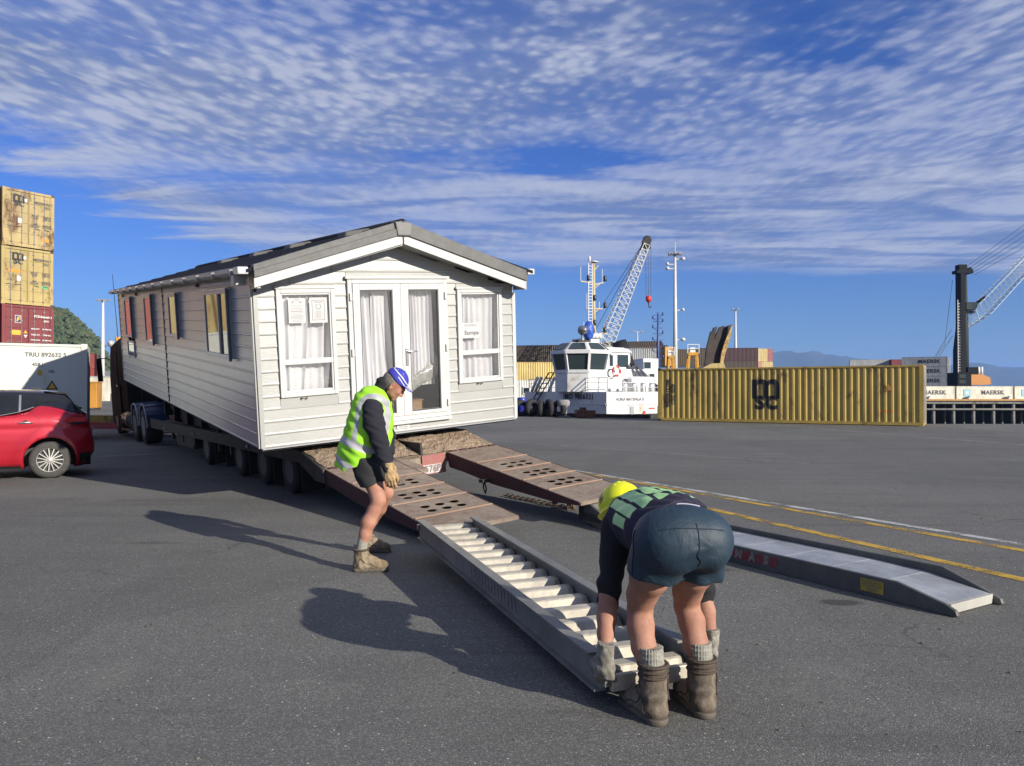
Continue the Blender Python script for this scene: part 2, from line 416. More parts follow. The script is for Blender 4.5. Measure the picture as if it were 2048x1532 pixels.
# far mountains across the bay
random.seed(5)
def ridge_mesh(name, pts, Y, depth, mat, seed=1, rough=1.0, rows=10, step=14):
    rng = random.Random(seed)
    xs = []
    p0, p1 = pts[0], pts[-1]
    x = p0[0]
    while x <= p1[0]: xs.append(x); x += step
    def hy(px):
        for a, b in zip(pts, pts[1:]):
            if a[0] <= px <= b[0]: return a[1] + (b[1] - a[1]) * (px - a[0]) / (b[0] - a[0])
        return pts[-1][1]
    bm = bmesh.new(); grid = []
    nz = [rng.uniform(-1, 1) for _ in xs]
    for j in range(rows + 1):
        f = j / rows; row = []
        for i, px in enumerate(xs):
            y = Y + (f - .5) * depth
            prof = math.sin(math.pi * min(1, f * 1.0)) ** .8
            z = (CAMZ + (HOR - hy(px)) / FPX * Y)
            zz = max(-6.2, z * prof + rough * z * .05 * (nz[i] + rng.uniform(-1, 1)) * prof)
            X = (px - 1024) / FPX * y + rng.uniform(-1, 1) * depth * .01
            row.append(bm.verts.new((X, y, zz if 0 < j < rows else -6.2)))
        grid.append(row)
    for j in range(rows):
        for i in range(len(xs) - 1):
            f = bm.faces.new((grid[j][i], grid[j][i + 1], grid[j + 1][i + 1], grid[j + 1][i])); f.smooth = True
    me = bpy.data.meshes.new(name); bm.to_mesh(me); bm.free()
    return link(name, me, mat)
FOREST = M('far_forest', (.035, .055, .045), .95, var=.35, vscale=.004, bump=0)
struct(ridge_mesh('distant_mountains', [(600, 765), (1000, 757), (1060, 745), (1200, 752), (1400, 735), (1540, 703), (1620, 705), (1700, 715), (1760, 727), (1850, 737), (1900, 730), (1960, 726), (2000, 734), (2100, 738), (2600, 745), (3400, 760)], 9000, 2400, FOREST, 3, .8))
# the wooded hill behind the yard on the left
HILL = M('hill_scrub', (.13, .12, .06), .95, var=.35, vscale=.05, dirt=(.045, .065, .028), dirt_amt=.6, dirt_scale=.06)
hp = [(-900, 520), (-400, 560), (0, 600), (60, 606), (105, 621), (125, 626), (150, 643), (165, 660), (185, 676), (200, 694), (212, 722), (224, 752), (238, 774), (262, 781)]
struct(ridge_mesh('hill', hp, 640, 260, HILL, 8, 1.0, 14, 6))
def leaf_mat(name, cols):
    m = bpy.data.materials.new(name); m.use_nodes = True; t = NT(m.node_tree); b = t.n['Principled BSDF']
    tc = t.n.new('ShaderNodeTexCoord').outputs['Object']
    c = t.ramp(t.noise(tc, .11, 4, .6), [(.3, cols[0]), (.5, cols[1]), (.7, cols[2])])
    t.put(b.inputs['Base Color'], c); b.inputs['Roughness'].default_value = .8
    return m
LEAF = leaf_mat('hill_foliage', ((.022, .038, .016), (.045, .07, .025), (.075, .09, .035)))
rng = random.Random(11); bm = bmesh.new()
ico = bmesh.new(); bmesh.ops.create_icosphere(ico, subdivisions=1, radius=1); iv = [v.co.copy() for v in ico.verts]; ifc = [[v.index for v in f.verts] for f in ico.faces]
def hill_z(px, y):
    f = (y - 640) / 260 + .5
    for a, b in zip(hp, hp[1:]):
        if a[0] <= px <= b[0]:
            hy = a[1] + (b[1] - a[1]) * (px - a[0]) / (b[0] - a[0]); break
    else: hy = 781
    return (CAMZ + (HOR - hy) / FPX * 640) * math.sin(math.pi * max(0, min(1, f))) ** .8
for k in range(3600):
    y = rng.uniform(520, 650); px = rng.uniform(-120, 262) if k % 4 else rng.uniform(-700, -100)
    z = hill_z(px, y)
    if rng.random() < .16 and k % 3: continue
    if math.sin(px * .13 + y * .06) + .6 * math.sin(px * .31 - y * .11) > .85: continue
    base = Vector(((px - 1024) / FPX * y, y, z - .5)); s = rng.uniform(1.3, 3.4)
    for c in range(4):
        o = base + Vector((rng.uniform(-.8, .8) * s, rng.uniform(-.8, .8) * s, rng.uniform(0, .9) * s))
        ss = s * rng.uniform(.45, .8)
        vv = [bm.verts.new(o + Vector((v.x * ss * rng.uniform(.7, 1.2), v.y * ss * rng.uniform(.7, 1.2), v.z * ss * rng.uniform(.6, 1.1)))) for v in iv]
        for f in ifc: bm.faces.new([vv[i] for i in f])
me = bpy.data.meshes.new('hillside_trees'); bm.to_mesh(me); bm.free()
o = link('hillside_trees', me, LEAF); stuff(o); tag(o, 'dark green bush covering the steep hill behind the container yard', 'trees')

# ---------------------------------------------------------------- painted lines
def worn_paint(name, col):
    m = bpy.data.materials.new(name); m.use_nodes = True; t = NT(m.node_tree); b = t.n['Principled BSDF']
    out = [n for n in t.n if n.type == 'OUTPUT_MATERIAL'][0]
    tc = t.n.new('ShaderNodeTexCoord').outputs['Object']
    t.put(b.inputs['Base Color'], t.mix(t.smooth(t.noise(tc, 5, 5, .7), .35, .7), col, tuple(x * .68 for x in col)))
    b.inputs['Roughness'].default_value = .75
    wear = t.math('ADD', t.math('MULTIPLY', t.noise(tc, 60, 4, .7), .55), t.math('MULTIPLY', t.noise(tc, 3.0, 4, .65), .6))
    a = t.smooth(wear, .66, .56)
    # ragged edge: the strip's own width runs 0..1 in the second UV-like attribute
    e = t.node('ShaderNodeAttribute', attribute_name='across').outputs['Fac']
    ee = t.math('ADD', t.math('ABSOLUTE', t.math('SUBTRACT', e, .5)), t.math('MULTIPLY', t.math('SUBTRACT', t.noise(tc, 35, 3, .6), .5), .22))
    a = t.math('MULTIPLY', a, t.smooth(ee, .46, .38))
    tr = t.n.new('ShaderNodeBsdfTransparent'); mx = t.node('ShaderNodeMixShader')
    t.put(mx.inputs[0], a); t.put(mx.inputs[1], tr.outputs[0]); t.put(mx.inputs[2], b.outputs[0]); t.l.new(mx.outputs[0], out.inputs[0])
    return m
YEL = worn_paint('yellow_line_paint', (.50, .31, .035)); WHT = worn_paint('white_line_paint', (.44, .44, .42)); WH2 = worn_paint('faded_white_line_paint', (.29, .29, .27))
def line(name, a, b, wdt, mat, z=.004, ext0=0, ext1=0):
    a = Vector((a[0], a[1], z)); b = Vector((b[0], b[1], z)); d = (b - a).normalized(); a -= d * ext0; b += d * ext1
    n = Vector((-d.y, d.x, 0)) * wdt / 2
    me = bpy.data.meshes.new(name); me.from_pydata([a - n, b - n, b + n, a + n], [], [(0, 1, 2, 3)])
    at_ = me.attributes.new('across', 'FLOAT', 'POINT'); at_.data.foreach_set('value', [0, 0, 1, 1])
    o = link(name, me, mat); struct(o); return o
line('white_road_marking', (1.3, 14.19), (4.97, 7.49), .15, WHT, ext0=2.2, ext1=6)
line('yellow_road_marking', (1.96, 12.70), (4.8, 7.18), .15, YEL, ext0=3.2, ext1=6)
line('yellow_road_marking', (2.62, 9.48), (4.05, 6.11), .16, YEL, ext0=6.0, ext1=5)
line('faded_road_marking', (-.36, 22.89), (5.42, 16.52), .07, WH2, ext0=3, ext1=1)
line('faded_road_marking', (11.44, 33.5), (14.09, 21.21), .16, WH2, ext0=0, ext1=12)
line('faded_road_marking', (13.5, 27.5), (17.5, 24.2), .10, WH2, ext0=0, ext1=6)
line('white_road_marking', (-9.42, 17.45), (-8.35, 18.2), .13, WHT, ext0=1.5, ext1=0)

# loose grit and crumbs of dirt on the near asphalt
rg = random.Random(21); bm = bmesh.new()
for k in range(420):
    Y = rg.uniform(2.6, 12); X = rg.uniform(-.72, .72) * Y; r_ = rg.uniform(.0025, .007) * (1.7 if rg.random() < .08 else 1)
    vv = [bm.verts.new((X + v.x * r_ * rg.uniform(.7, 1.5), Y + v.y * r_ * rg.uniform(.7, 1.5), .0015 + (v.z + .5) * r_ * .6)) for v in iv]
    for f in ifc: bm.faces.new([vv[i] for i in f])
me = bpy.data.meshes.new('grit'); bm.to_mesh(me); bm.free()
o = link('grit', me, M('grit_stone', (.14, .12, .09), .9, var=.8, vscale=2.0)); stuff(o); tag(o, 'loose grit and small crumbs of dirt scattered on the near asphalt', 'grit')
# ================================================================ CONTAINERS
PAINT = {}
def cpaint(name, col, rust=.25, rough=.5):
    return M('painted_steel_' + name, col, rough, var=.16, vscale=.9, dirt=(.13, .065, .035), dirt_amt=rust, dirt_scale=1.6, stretch=(1, 1, .45))
C_YEL = cpaint('mustard', (.46, .33, .10), .18); C_YEL2 = cpaint('pale_mustard', (.46, .35, .13), .24); C_MAR = cpaint('maroon', (.22, .035, .04), .1)
C_RED = cpaint('brick_red', (.36, .075, .05), .15); C_WHT = cpaint('white', (.66, .66, .60), .12); C_GRY = cpaint('pale_grey', (.44, .45, .44), .08)
C_ORA = cpaint('orange', (.50, .24, .04), .1); C_DRK = cpaint('brown', (.07, .05, .035), .02); C_PNK = cpaint('faded_red', (.42, .15, .10), .15); C_BEI = cpaint('beige', (.72, .67, .54), .05)
STEEL = M('bare_steel', (.32, .31, .29), .45, .7, var=.2); BLK = M('black_rubber', (.018, .018, .018), .85, var=.2)
INK = M('black_print', (.02, .02, .022), .6, var=.15); INKG = M('grey_print', (.10, .10, .11), .6); WPRT = M('white_print', (.75, .75, .72), .6, var=.05); CYAN = M('pale_blue_print', (.28, .58, .66), .6, var=.05)
YLBL = M('yellow_label', (.75, .42, .04), .55, var=.1); GLBL = M('green_label', (.10, .48, .20), .55, var=.05); OLBL = M('orange_label', (.75, .28, .03), .5, var=.05)
def corr_profile(x0, x1, pitch=.278, depth=.036):
    n = max(1, int(round((x1 - x0) / pitch))); p = (x1 - x0) / n; out = []
    for i in range(n):
        x = x0 + i * p
        out += [(x, 0), (x + p * .26, 0), (x + p * .50, depth), (x + p * .76, depth)]
    out.append((x1, 0)); return out
def corr_wall(g, x0, x1, z0, z1, y, sgn, pitch=.278, depth=.036):
    """corrugated wall in the x-z plane at y; recesses inwards (towards -sgn)"""
    pr = corr_profile(x0, x1, pitch, depth)
    vs = [(g.bm.verts.new((x, y - sgn * d, z0)), g.bm.verts.new((x, y - sgn * d, z1))) for x, d in pr]
    for a, b in zip(vs, vs[1:]): g.bm.faces.new((a[0], b[0], b[1], a[1]) if sgn < 0 else (a[0], a[1], b[1], b[0]))
def container(label, mat, L=12.19, Hc=2.896, loc=(0, 0, 0), rz=0.0, detail=1, group=None, door_mat=None, pitch=.278, smooth_side=False, name='shipping_container'):
    """local: x along the length, doors at +x, -y is the front long side. detail 0 far, 1 mid, 2 near"""
    W_ = 2.438
    t = thing(name, label, 'container', loc, (0, 0, rz), group)
    pw = .16
    fr = MB()
    for sx in (-1, 1):
        for sy in (-1, 1):
            x = sx * (L / 2 - pw / 2); y = sy * (W_ / 2 - pw / 2)
            fr.box(x - pw / 2, x + pw / 2, y - pw / 2, y + pw / 2, .0, Hc)
    for sy in (-1, 1):
        for z0, z1 in ((.03, .16), (Hc - .09, Hc - .02)):
            y = sy * (W_ / 2 - .03); fr.box(-L / 2 + pw, L / 2 - pw, y - .03, y + .03, z0, z1)
    for sx in (-1, 1):
        for z0, z1 in ((.03, .16), (Hc - .13, Hc - .02)):
            x = sx * (L / 2 - .04); fr.box(x - .04, x + .04, -W_ / 2 + pw, W_ / 2 - pw, z0, z1)
    fr.build('frame', mat, t)
    for sy in (-1, 1):
        g = MB()
        if smooth_side: 
            g.box(-L / 2 + pw, L / 2 - pw, min(sy * (W_ / 2 - .03), sy * (W_ / 2 - .06)), max(sy * (W_ / 2 - .03), sy * (W_ / 2 - .06)), .16, Hc - .09)
        else: corr_wall(g, -L / 2 + pw, L / 2 - pw, .16, Hc - .09, sy * (W_ / 2 - .015), sy, pitch)
        g.build('side_panel', mat, t, recalc=smooth_side)
    g = MB(); g.box(-L / 2 + .02, L / 2 - .02, -W_ / 2 + .03, W_ / 2 - .03, Hc - .05, Hc - .025); g.build('roof', mat, t)
    g = MB(); g.box(-L / 2 + .03, L / 2 - .03, -W_ / 2 + .05, W_ / 2 - .05, .1, .15); g.build('floor', C_DRK, t)
    g = MB(); g.box(-L / 2 + .06, -L / 2 + .09, -W_ / 2 + pw, W_ / 2 - pw, .16, Hc - .13); g.build('end_panel', mat, t)
    dm = door_mat or mat
    for s in (-1, 1):
        g = MB(); y0, y1 = (.012, W_ / 2 - pw - .01) if s > 0 else (-W_ / 2 + pw + .01, -.012)
        if detail >= 2:
            g.box(L / 2 - .075, L / 2 - .045, y0, y1, .16, Hc - .14)
            n = 5; hh = (Hc - .30 - .05 * (n + 1)) / n
            for i in range(n): g.box(L / 2 - .045, L / 2 - .022, y0 + .05, y1 - .05, .21 + i * (hh + .05), .21 + i * (hh + .05) + hh)
            g.box(L / 2 - .045, L / 2 - .012, y0, y0 + .045, .16, Hc - .14); g.box(L / 2 - .045, L / 2 - .012, y1 - .045, y1, .16, Hc - .14)
        else: g.box(L / 2 - .06, L / 2 - .025, y0, y1, .16, Hc - .14)
        d = g.build('door', dm, t)
        if detail >= 1:
            for k in (.24, .70):
                y = y0 + (y1 - y0) * k; g = MB(); g.tube([(L / 2 + .005, y, .08), (L / 2 + .005, y, Hc - .06)], .017, 6)
                if detail >= 2:
                    for z in (.25, .85, 1.5, 2.1, Hc - .3): g.box(L / 2 - .012, L / 2 + .028, y - .045, y + .045, z - .02, z + .02)
                    g.bar((L / 2 + .03, y, 1.05), (L / 2 + .03, y + s * .26, 1.0), .035, .02)
                g.build('lock_rod', STEEL, d)
            if detail >= 2:
                for z in (.35, .95, 1.6, 2.3):
                    g = MB(); yy = y1 if s > 0 else y0; g.box(L / 2 - .03, L / 2 + .012, yy - .05, yy + .05, z - .05, z + .05); g.build('hinge', dm, d)
    if detail >= 1:
        for sx in (-1, 1):
            for sy in (-1, 1):
                for z in (0, Hc - .118):
                    g = MB(); x = sx * (L / 2 - .089 + .003); y = sy * (W_ / 2 - .081 + .003)
                    g.box(x - .089, x + .089, y - .081, y + .081, z - .002, z + .12); g.build('corner_casting', C_DRK if (sx + sy) else mat, t, bevel=.01)
    return t
PI = math.pi
def msc_logo(parent, size, loc, rot, mat=None):
    mat = mat or INK
    lettering('m', size * 1.25, mat, parent, (Vector(loc) + Matrix.Rotation(0, 3, 'X') @ Vector((0, 0, size * .27))), rot, bold=size * .028, name='logo_letter')
    lettering('sc', size * .9, mat, parent, (Vector(loc) + Vector((0, 0, -size * .17))), rot, bold=size * .022, name='logo_letter', space=.95)

# ---- the lone container on the quay apron, its long corrugated side turned to the camera
pR = Vector((17.17, 32.10, 0)); pL = Vector((7.19, 38.00, 0)); dd = (pR - pL).normalized(); nn = Vector((-dd.y, dd.x, 0))
if nn.y < 0: nn = -nn
mid = (pR + pL) / 2 + nn * 1.219
rz = math.atan2(dd.y, dd.x)
big_c = container('mustard yellow corrugated container with large black MSC logo alone on the quay apron', cpaint('mustard_side', (.50, .355, .085), .22), 11.58, 2.591, mid, rz, 1, pitch=.27)
def printed_on_corrugation(txt, size, bold, parent, x, z, mat, vertical=False, space=1.0, L=11.58, pitch=.27, lift=.004, name='logo_letter'):
    """letters that follow the folds of the long side at -y"""
    me = text_mesh(txt, size, bold, space=space).copy(); me.materials.clear()
    bm = bmesh.new(); bm.from_mesh(me); bpy.data.meshes.remove(me)
    pr = corr_profile(-L / 2 + .16, L / 2 - .16, pitch)
    bmesh.ops.transform(bm, matrix=Matrix.Translation((x, 0, z)) @ Matrix.Rotation(PI / 2, 4, 'X') @ (Matrix.Rotation(-PI / 2, 4, 'Z') if vertical else Matrix.Identity(4)), verts=bm.verts)
    xs = [v.co.x for v in bm.verts]; lo, hi = min(xs), max(xs)
    for px, d in pr:
        if lo < px < hi: bmesh.ops.bisect_plane(bm, geom=bm.verts[:] + bm.edges[:] + bm.faces[:], plane_co=(px, 0, 0), plane_no=(1, 0, 0), dist=1e-5)
    for v in bm.verts:
        for (a, da), (b, db) in zip(pr, pr[1:]):
            if a <= v.co.x <= b:
                dep = da + (db - da) * (v.co.x - a) / max(1e-6, b - a); break
        else: dep = 0
        v.co.y = -(2.438 / 2 - .015) + dep - lift
    me = bpy.data.meshes.new(name); bm.to_mesh(me); bm.free()
    return link(name, me, mat, parent)
printed_on_corrugation('m', 1.78, .045, big_c, -.62, 1.70, INK)
printed_on_corrugation('sc', 1.25, .040, big_c, -.62, 1.04, INK, space=1.0)
g = MB()
for i in range(14):                                   # wave stroke through the logo
    pass
for k, (xx, zz0, tx) in enumerate(((-5.30, 1.35, 'MSCU 817406'), (-5.04, 1.30, '4500 22G1'))):
    printed_on_corrugation(tx, .23, .012, big_c, xx, zz0 , INK, vertical=True, name='lettering')
printed_on_corrugation('HIGH CUBE', .12, .006, big_c, 4.35, .62, OLBL, name='lettering')
g = MB(); g.prism([(4.3, 1.5), (4.62, 1.5), (4.46, 1.8)], -(2.438 / 2) - .006, -(2.438 / 2) - .002, 'Y'); g.build('warning_triangle', OLBL, big_c)
g = MB(); g.prism([(4.365, 1.54), (4.555, 1.54), (4.46, 1.72)], -(2.438 / 2) - .010, -(2.438 / 2) - .007, 'Y'); g.build('warning_triangle', C_YEL, big_c)

# ---- left stack of four, door ends to the camera
dS = Vector((.55, .83, 0)).normalized()
nS = Vector((.83, -.55, 0))
cR = Vector((-23.8, 39.9, 0))
ctr = cR - dS * 1.219 - nS * 6.095
rzS = math.atan2(nS.y, nS.x)
labs = [('white refrigerated container at the bottom of the left stack', C_WHT, C_WHT), ('maroon container with small emblem and warning labels third from the top of the left stack', C_MAR, C_MAR),
        ('yellow container second from the top of the left stack with a green label', C_YEL2, C_YEL2), ('rust-worn yellow container on top of the left stack with peeling paint', cpaint('peeling_mustard', (.46, .35, .15), .42), None)]
zs = 0
def door_print(t, items, L=12.19):
    for (y, z, tx, sz, mt) in items:
        lettering(tx, sz, mt, t, (L / 2 + .034, y, z), (PI / 2, 0, PI / 2), bold=sz * .03)
def door_label(t, y0, y1, z0, z1, mat, name='label', L=12.19):
    g = MB(); g.box(L / 2 - .02, L / 2 - .016 + .006, y0, y1, z0, z1); return g.build(name, mat, t)
for i, (lb, mt, dm) in enumerate(labs):
    t = container(lb, mt, 12.19, 2.896, ctr + Vector((0, 0, i * 2.90)) + nS * (0, .05, -.04, .03)[i], rzS, 2, 'containers in the left stack', dm)
    # doors seen from +x: +y is to the right
    if i >= 2:
        msc_logo(t, .62, (12.19 / 2 - .012, -.46, 2.32), (PI / 2, 0, PI / 2))
        door_print(t, [(.45, 2.36, 'MSCU', .17, INKG), (.86, 2.36, '752926 2', .13, INKG), (.86, 2.16, '45G1', .13, INKG), (.30, 1.62, 'M.G.W.\nTARE', .11, INKG), (.30, 1.2, 'NET\nCU.CAP.', .11, INKG), (.86, 1.62, '30480 KG\n3880 KG', .10, INKG), (.86, 1.2, '26600 KG\n76.4 CU.M', .10, INKG)])
        door_label(t, -.50, -.30, 1.2, 1.45, WPRT)
        door_label(t, -.20, -.08, 2.32, 2.46, WPRT)
        if i == 2: door_label(t, .65, .95, .92, 1.06, GLBL); door_label(t, -.9, -.32, 1.62, 1.76, OLBL)
        else: door_label(t, .62, .98, .42, .58, OLBL)
    if i == 1:
        door_label(t, -.62, -.34, 1.98, 2.36, WPRT); g = MB(); g.box(6.095 - .014, 6.095 - .008, -.60, -.36, 2.0, 2.34); g.build('emblem', M('navy_print', (.03, .04, .12), .5), t)
        g = MB(); g.prism([(-.56, 2.05), (-.50, 2.05), (-.46, 2.15), (-.40, 2.16), (-.38, 2.2), (-.47, 2.2), (-.45, 2.25), (-.37, 2.26), (-.36, 2.31), (-.52, 2.28)], 6.095 - .007, 6.095 - .003, 'X'); g.build('emblem', YLBL, t)
        g = MB(); g.prism([(-.22, 1.48), (-.04, 1.48), (-.13, 1.64)], 6.095 - .014, 6.095 - .008, 'X'); g.build('warning_triangle', YLBL, t)
        g = MB(); g.prism([(-.22, 1.40), (-.04, 1.40), (-.13, 1.24)], 6.095 - .014, 6.095 - .008, 'X'); g.build('warning_triangle', WPRT, t)
        door_label(t, -.75, -.36, 1.38, 1.62, YLBL)
        door_print(t, [(.42, 2.36, 'FCIU', .16, WPRT), (.84, 2.34, '946469 3', .14, WPRT), (.84, 2.14, '45G1', .12, WPRT), (.32, 1.72, 'MAX.WT.', .10, WPRT), (.86, 1.72, '30 480 KG', .10, WPRT), (.32, 1.42, 'TARE WT.', .10, WPRT), (.86, 1.42, '3 900 KG', .10, WPRT), (.86, 1.16, '26 580 KG', .10, WPRT), (.32, 1.16, 'PAYLOAD', .10, WPRT)])
# hatched strips on the top rails
g = None
# neighbours of that stack, further left and out along the row: they are what the home's glossy side mirrors
for j in range(1, 5):
    for i in range(4):
        if (j, i) in ((4, 3),): continue
        mt = (C_MAR, C_YEL2, C_YEL, C_YEL2, C_RED, C_YEL, C_MAR, C_YEL2)[(j * 3 + i) % 8] if i else C_MAR
        container('%s container %s in the %s column left of the front stack' % ({C_MAR: 'maroon', C_YEL2: 'pale yellow', C_YEL: 'mustard', C_RED: 'brick red'}[mt], ('at ground level', 'on the second tier', 'on the third tier', 'on the top tier')[i], ('first', 'second', 'third', 'fourth')[j - 1]),
                  mt, 12.19, 2.896, ctr - dS * 2.62 * j + Vector((0, 0, i * 2.90)), rzS, 1 if j < 3 else 0, 'containers in the left row')
# container behind the maroon one, and a red one behind the white reefer
container('maroon container peeping out behind the left stack', C_MAR, 12.19, 2.896, ctr + dS * 2.9 - nS * 6 + Vector((0, 0, 2.9)), rzS, 0)
container('dull red container standing under it behind the left stack', C_RED, 12.19, 2.896, ctr + dS * 2.9 - nS * 6, rzS, 0)
for k in range(3):
    p = at(180, 781, 150); container('dull red container %s of the far stack behind the white reefer' % ('at the bottom', 'in the middle', 'on top')[k], C_RED, 12.19, 2.896, (p.x - 6.1, 151.5, k * 2.9), 0, 0)
# ---- white reefer, long side to the camera
dW = Vector((.89, .456, 0)).normalized(); nW = Vector((-dW.y, dW.x, 0))
cW = Vector((-12.80, 23.2, 0))
REEF = M('reefer_white', (.62, .64, .58), .5, var=.08, vscale=.6, dirt=(.36, .22, .10), dirt_amt=.16, dirt_scale=.9, stretch=(1, 1, .3))
wt = container('white refrigerated container with rust streaks beside the red car', REEF, 12.19, 2.896, cW - dW * 6.095 + nW * 1.219, math.atan2(dW.y, dW.x), 1, smooth_side=True, name='refrigerated_container')
yf = -(2.438 / 2) - .001 + .03
for tx, sz, x, z in (('TRIU 892632 5', .17, 5.02, 2.55), ('45R1', .14, 4.82, 2.26), ('152', .11, 5.16, 2.06)):
    lettering(tx, sz, INKG, wt, (x, yf - .004, z), (PI / 2, 0, 0), bold=.004)
g = MB(); g.box(4.82, 4.93, yf - .006, yf - .002, 1.95, 2.10); g.build('label', YLBL, wt)
g = MB(); g.prism([(5.02, 1.53), (5.34, 1.53), (5.18, 1.80)], yf - .006, yf - .002, 'Y'); g.build('warning_triangle', INK, wt)
g = MB(); g.prism([(5.08, 1.56), (5.28, 1.56), (5.18, 1.74)], yf - .011, yf - .007, 'Y'); g.build('warning_triangle', YLBL, wt)
RUST = M('rust_streak', (.42, .20, .06), .9, var=.4, vscale=6, stretch=(1, 1, .2))
# low yellow and red kerb blocks beyond, orange bin, shed, fence
g = MB()
a = ground(176, 857); b = ground(226, 858)
g.box(0, (b - a).length, 0, .5, 0, .25); kb = g.build('base', M('kerb_red', (.40, .05, .05), .7, dirt=(.2, .12, .08), dirt_amt=.3)); g2 = MB(); g2.box(.05, (b - a).length - .05, .04, .46, .25, .52); 
kt = thing('traffic_barrier', 'low traffic barrier with red base and yellow top between the white reefer and the truck', 'barrier', a, math.atan2(b.y - a.y, b.x - a.x)); kb.parent = kt; g2.build('top', M('kerb_yellow', (.42, .27, .04), .7, dirt=(.15, .12, .06), dirt_amt=.4), kt)
p = at(181, 781, 60); bt = thing('storage_bin', 'orange steel storage bin beyond the white reefer', 'bin', (p.x, 60, 0), R(10))
g = MB(); g.box(-.65, .65, -.6, .6, .15, 2.1); g.build('body', C_ORA, bt, .03)
g = MB(); g.box(-.7, .7, -.65, .65, 2.1, 2.18); g.build('lid', C_ORA, bt)
for s in (-.5, .5):
    g = MB(); g.box(s - .08, s + .08, -.55, .55, 0, .15); g.build('foot', C_DRK, bt)
p = at(196, 781, 110); wl = thing('block_wall', 'low cream wall piece beside the orange bin', 'wall', (p.x, 110, 0)); g = MB(); g.box(-1.6, 1.6, -.3, .3, 0, 3.4); g.build('wall', C_BEI, wl); g = MB(); g.box(-1.7, 1.7, -.35, .35, 3.4, 3.55); g.build('coping', C_GRY, wl)
sh = thing('warehouse', 'long pale warehouse with grey roof below the wooded hill', 'building', (at(210, 781, 380).x, 380, 0))
WCR = M('warehouse_cream', (.62, .60, .54), .8, var=.06)
g = MB(); g.box(-14, 34, 0, 18, 0, 6.4); g.build('wall', WCR, sh)
g = MB(); g.prism([(-1, 6.4), (19, 6.4), (19, 7.0), (9, 11.4), (-1, 7.0)], -15, 35, 'X'); g.build('roof', M('warehouse_roof', (.22, .22, .22), .7, var=.1), sh)
for k in range(8):
    g = MB(); g.box(-12 + k * 6, -9.6 + k * 6, -.15, 0.05, .2, 4.2); g.build('roller_door', C_GRY, sh)
g = MB()
for k in range(40): g.bar((-16 + k * 1.3, -8, 0), (-16 + k * 1.3, -8, 2.4), .1)
g.bar((-16, -8, 2.3), (36, -8, 2.3), .08); g.bar((-16, -8, 1.2), (36, -8, 1.2), .06)
fo = g.build('mesh_fence', C_GRY); fo.location = sh.location; tag(fo, 'pale post and rail fence in front of the far warehouse', 'fence')

def light_pole(label, px, ytop, Y, lamps=4, r=.16, label_cat='light pole', base=0.0, mast=False, group=None):
    p = at(px, ytop, Y); h = p.z - base
    t = thing('light_pole', label, label_cat, (p.x, Y, base), group=group)
    GAL = M('galvanised_white', (.62, .62, .60), .5, var=.06)
    g = MB(); g.tube([(0, 0, 0), (0, 0, h * .5), (0, 0, h)], [r * 1.5, r * 1.15, r * .7], 10); g.build('pole', GAL, t)
    g = MB(); g.lathe([(r * 2.6, 0), (r * 2.6, .2), (r * 1.6, .5)], n=10); g.build('base', GAL, t)
    k = r * (7 if r < .2 else 3.6)
    for i in range(lamps):
        a = 2 * PI * i / lamps + .4; c, s = math.cos(a) * k, math.sin(a) * k
        g = MB(); g.bar((0, 0, h - .1), (c * .8, s * .8, h + .05), r * .5)
        g.box(c * .9 - k * .28, c * .9 + k * .28, s * .9 - k * .28, s * .9 + k * .28, h - .1, h + k * .18); g.build('lamp', M('lamp_grey', (.30, .31, .33), .4, var=.1), t)
    return t, h
light_pole('slim white light pole standing in front of the wooded hill at the left', 206, 601, 150, 4, .3)
light_pole('tall slim light pole behind the dark maroon containers', 1471, 619, 175, 4, .26)
light_pole('shortest light pole seen between the tug and the blue mast', 1275, 663, 170, 2, .17)
t, h = light_pole('tall thick floodlight mast behind the harbour crane hook', 1350, 508, 100, 6, .22)
GAL = M('galvanised_white', (.62, .62, .60), .5)
for (z, s, dxx) in ((h * .965, .28, 1), (h * .93, .2, -1), (h * .90, .25, -1), (h * .62, .2, 1), (h * .42, .3, 1)):
    g = MB(); g.bar((0, 0, z), (dxx * 1.0, 0, z), .12); g.lathe([(.05, -.3 * s * 2), (s, -.1), (s, .15), (.05, .3)], (dxx * 1.0, -.1, z), 'Z', 8); g.build('bracket', GAL, t)
g = MB(); g.tube([(0, 0, h), (0, 0, h + 1.6)], .05, 6); g.build('lightning_rod', GAL, t)
# ---------------------------------------------------------------- opposite wharf with white containers
WZ = -.45
wh = thing('wharf', 'concrete wharf on piles across the water carrying the row of white containers', 'wharf', (100, 167, WZ))
WC = M('wharf_concrete', (.23, .22, .20), .85, var=.2, vscale=.3, dirt=(.08, .07, .06), dirt_amt=.4, dirt_scale=.3)
g = MB(); g.box(-80, 75, -1.5, 60, -.9, 0); g.build('deck', WC, wh)
g = MB(); g.box(-80, 75, -1.9, -1.5, -.25, .12); g.build('kerb', C_ORA, wh)
pile = MB(); pile.lathe([(.42, -7), (.42, -.9)], n=8); pm = pile.build('pile', WC, wh); pm.location = (-78, -.9, 0)
for k in range(1, 36): inst(pm.data, 'pile', wh, (-78 + k * 4.3, -.9, 0))
for k in range(0, 36): inst(pm.data, 'pile', wh, (-76 + k * 4.3, 6.0, 0), (0, 0, 0), (.7, .7, 1))
g = MB(); g.tube([(-80, -1.5, -2.1), (75, -1.5, -2.1)], .22, 8); g.build('fender_rail', WC, wh)
g = MB(); g.box(-80, 75, 8, 9, -7, -.9); g.build('back_wall', M('wharf_dark', (.03, .03, .03), .9), wh)
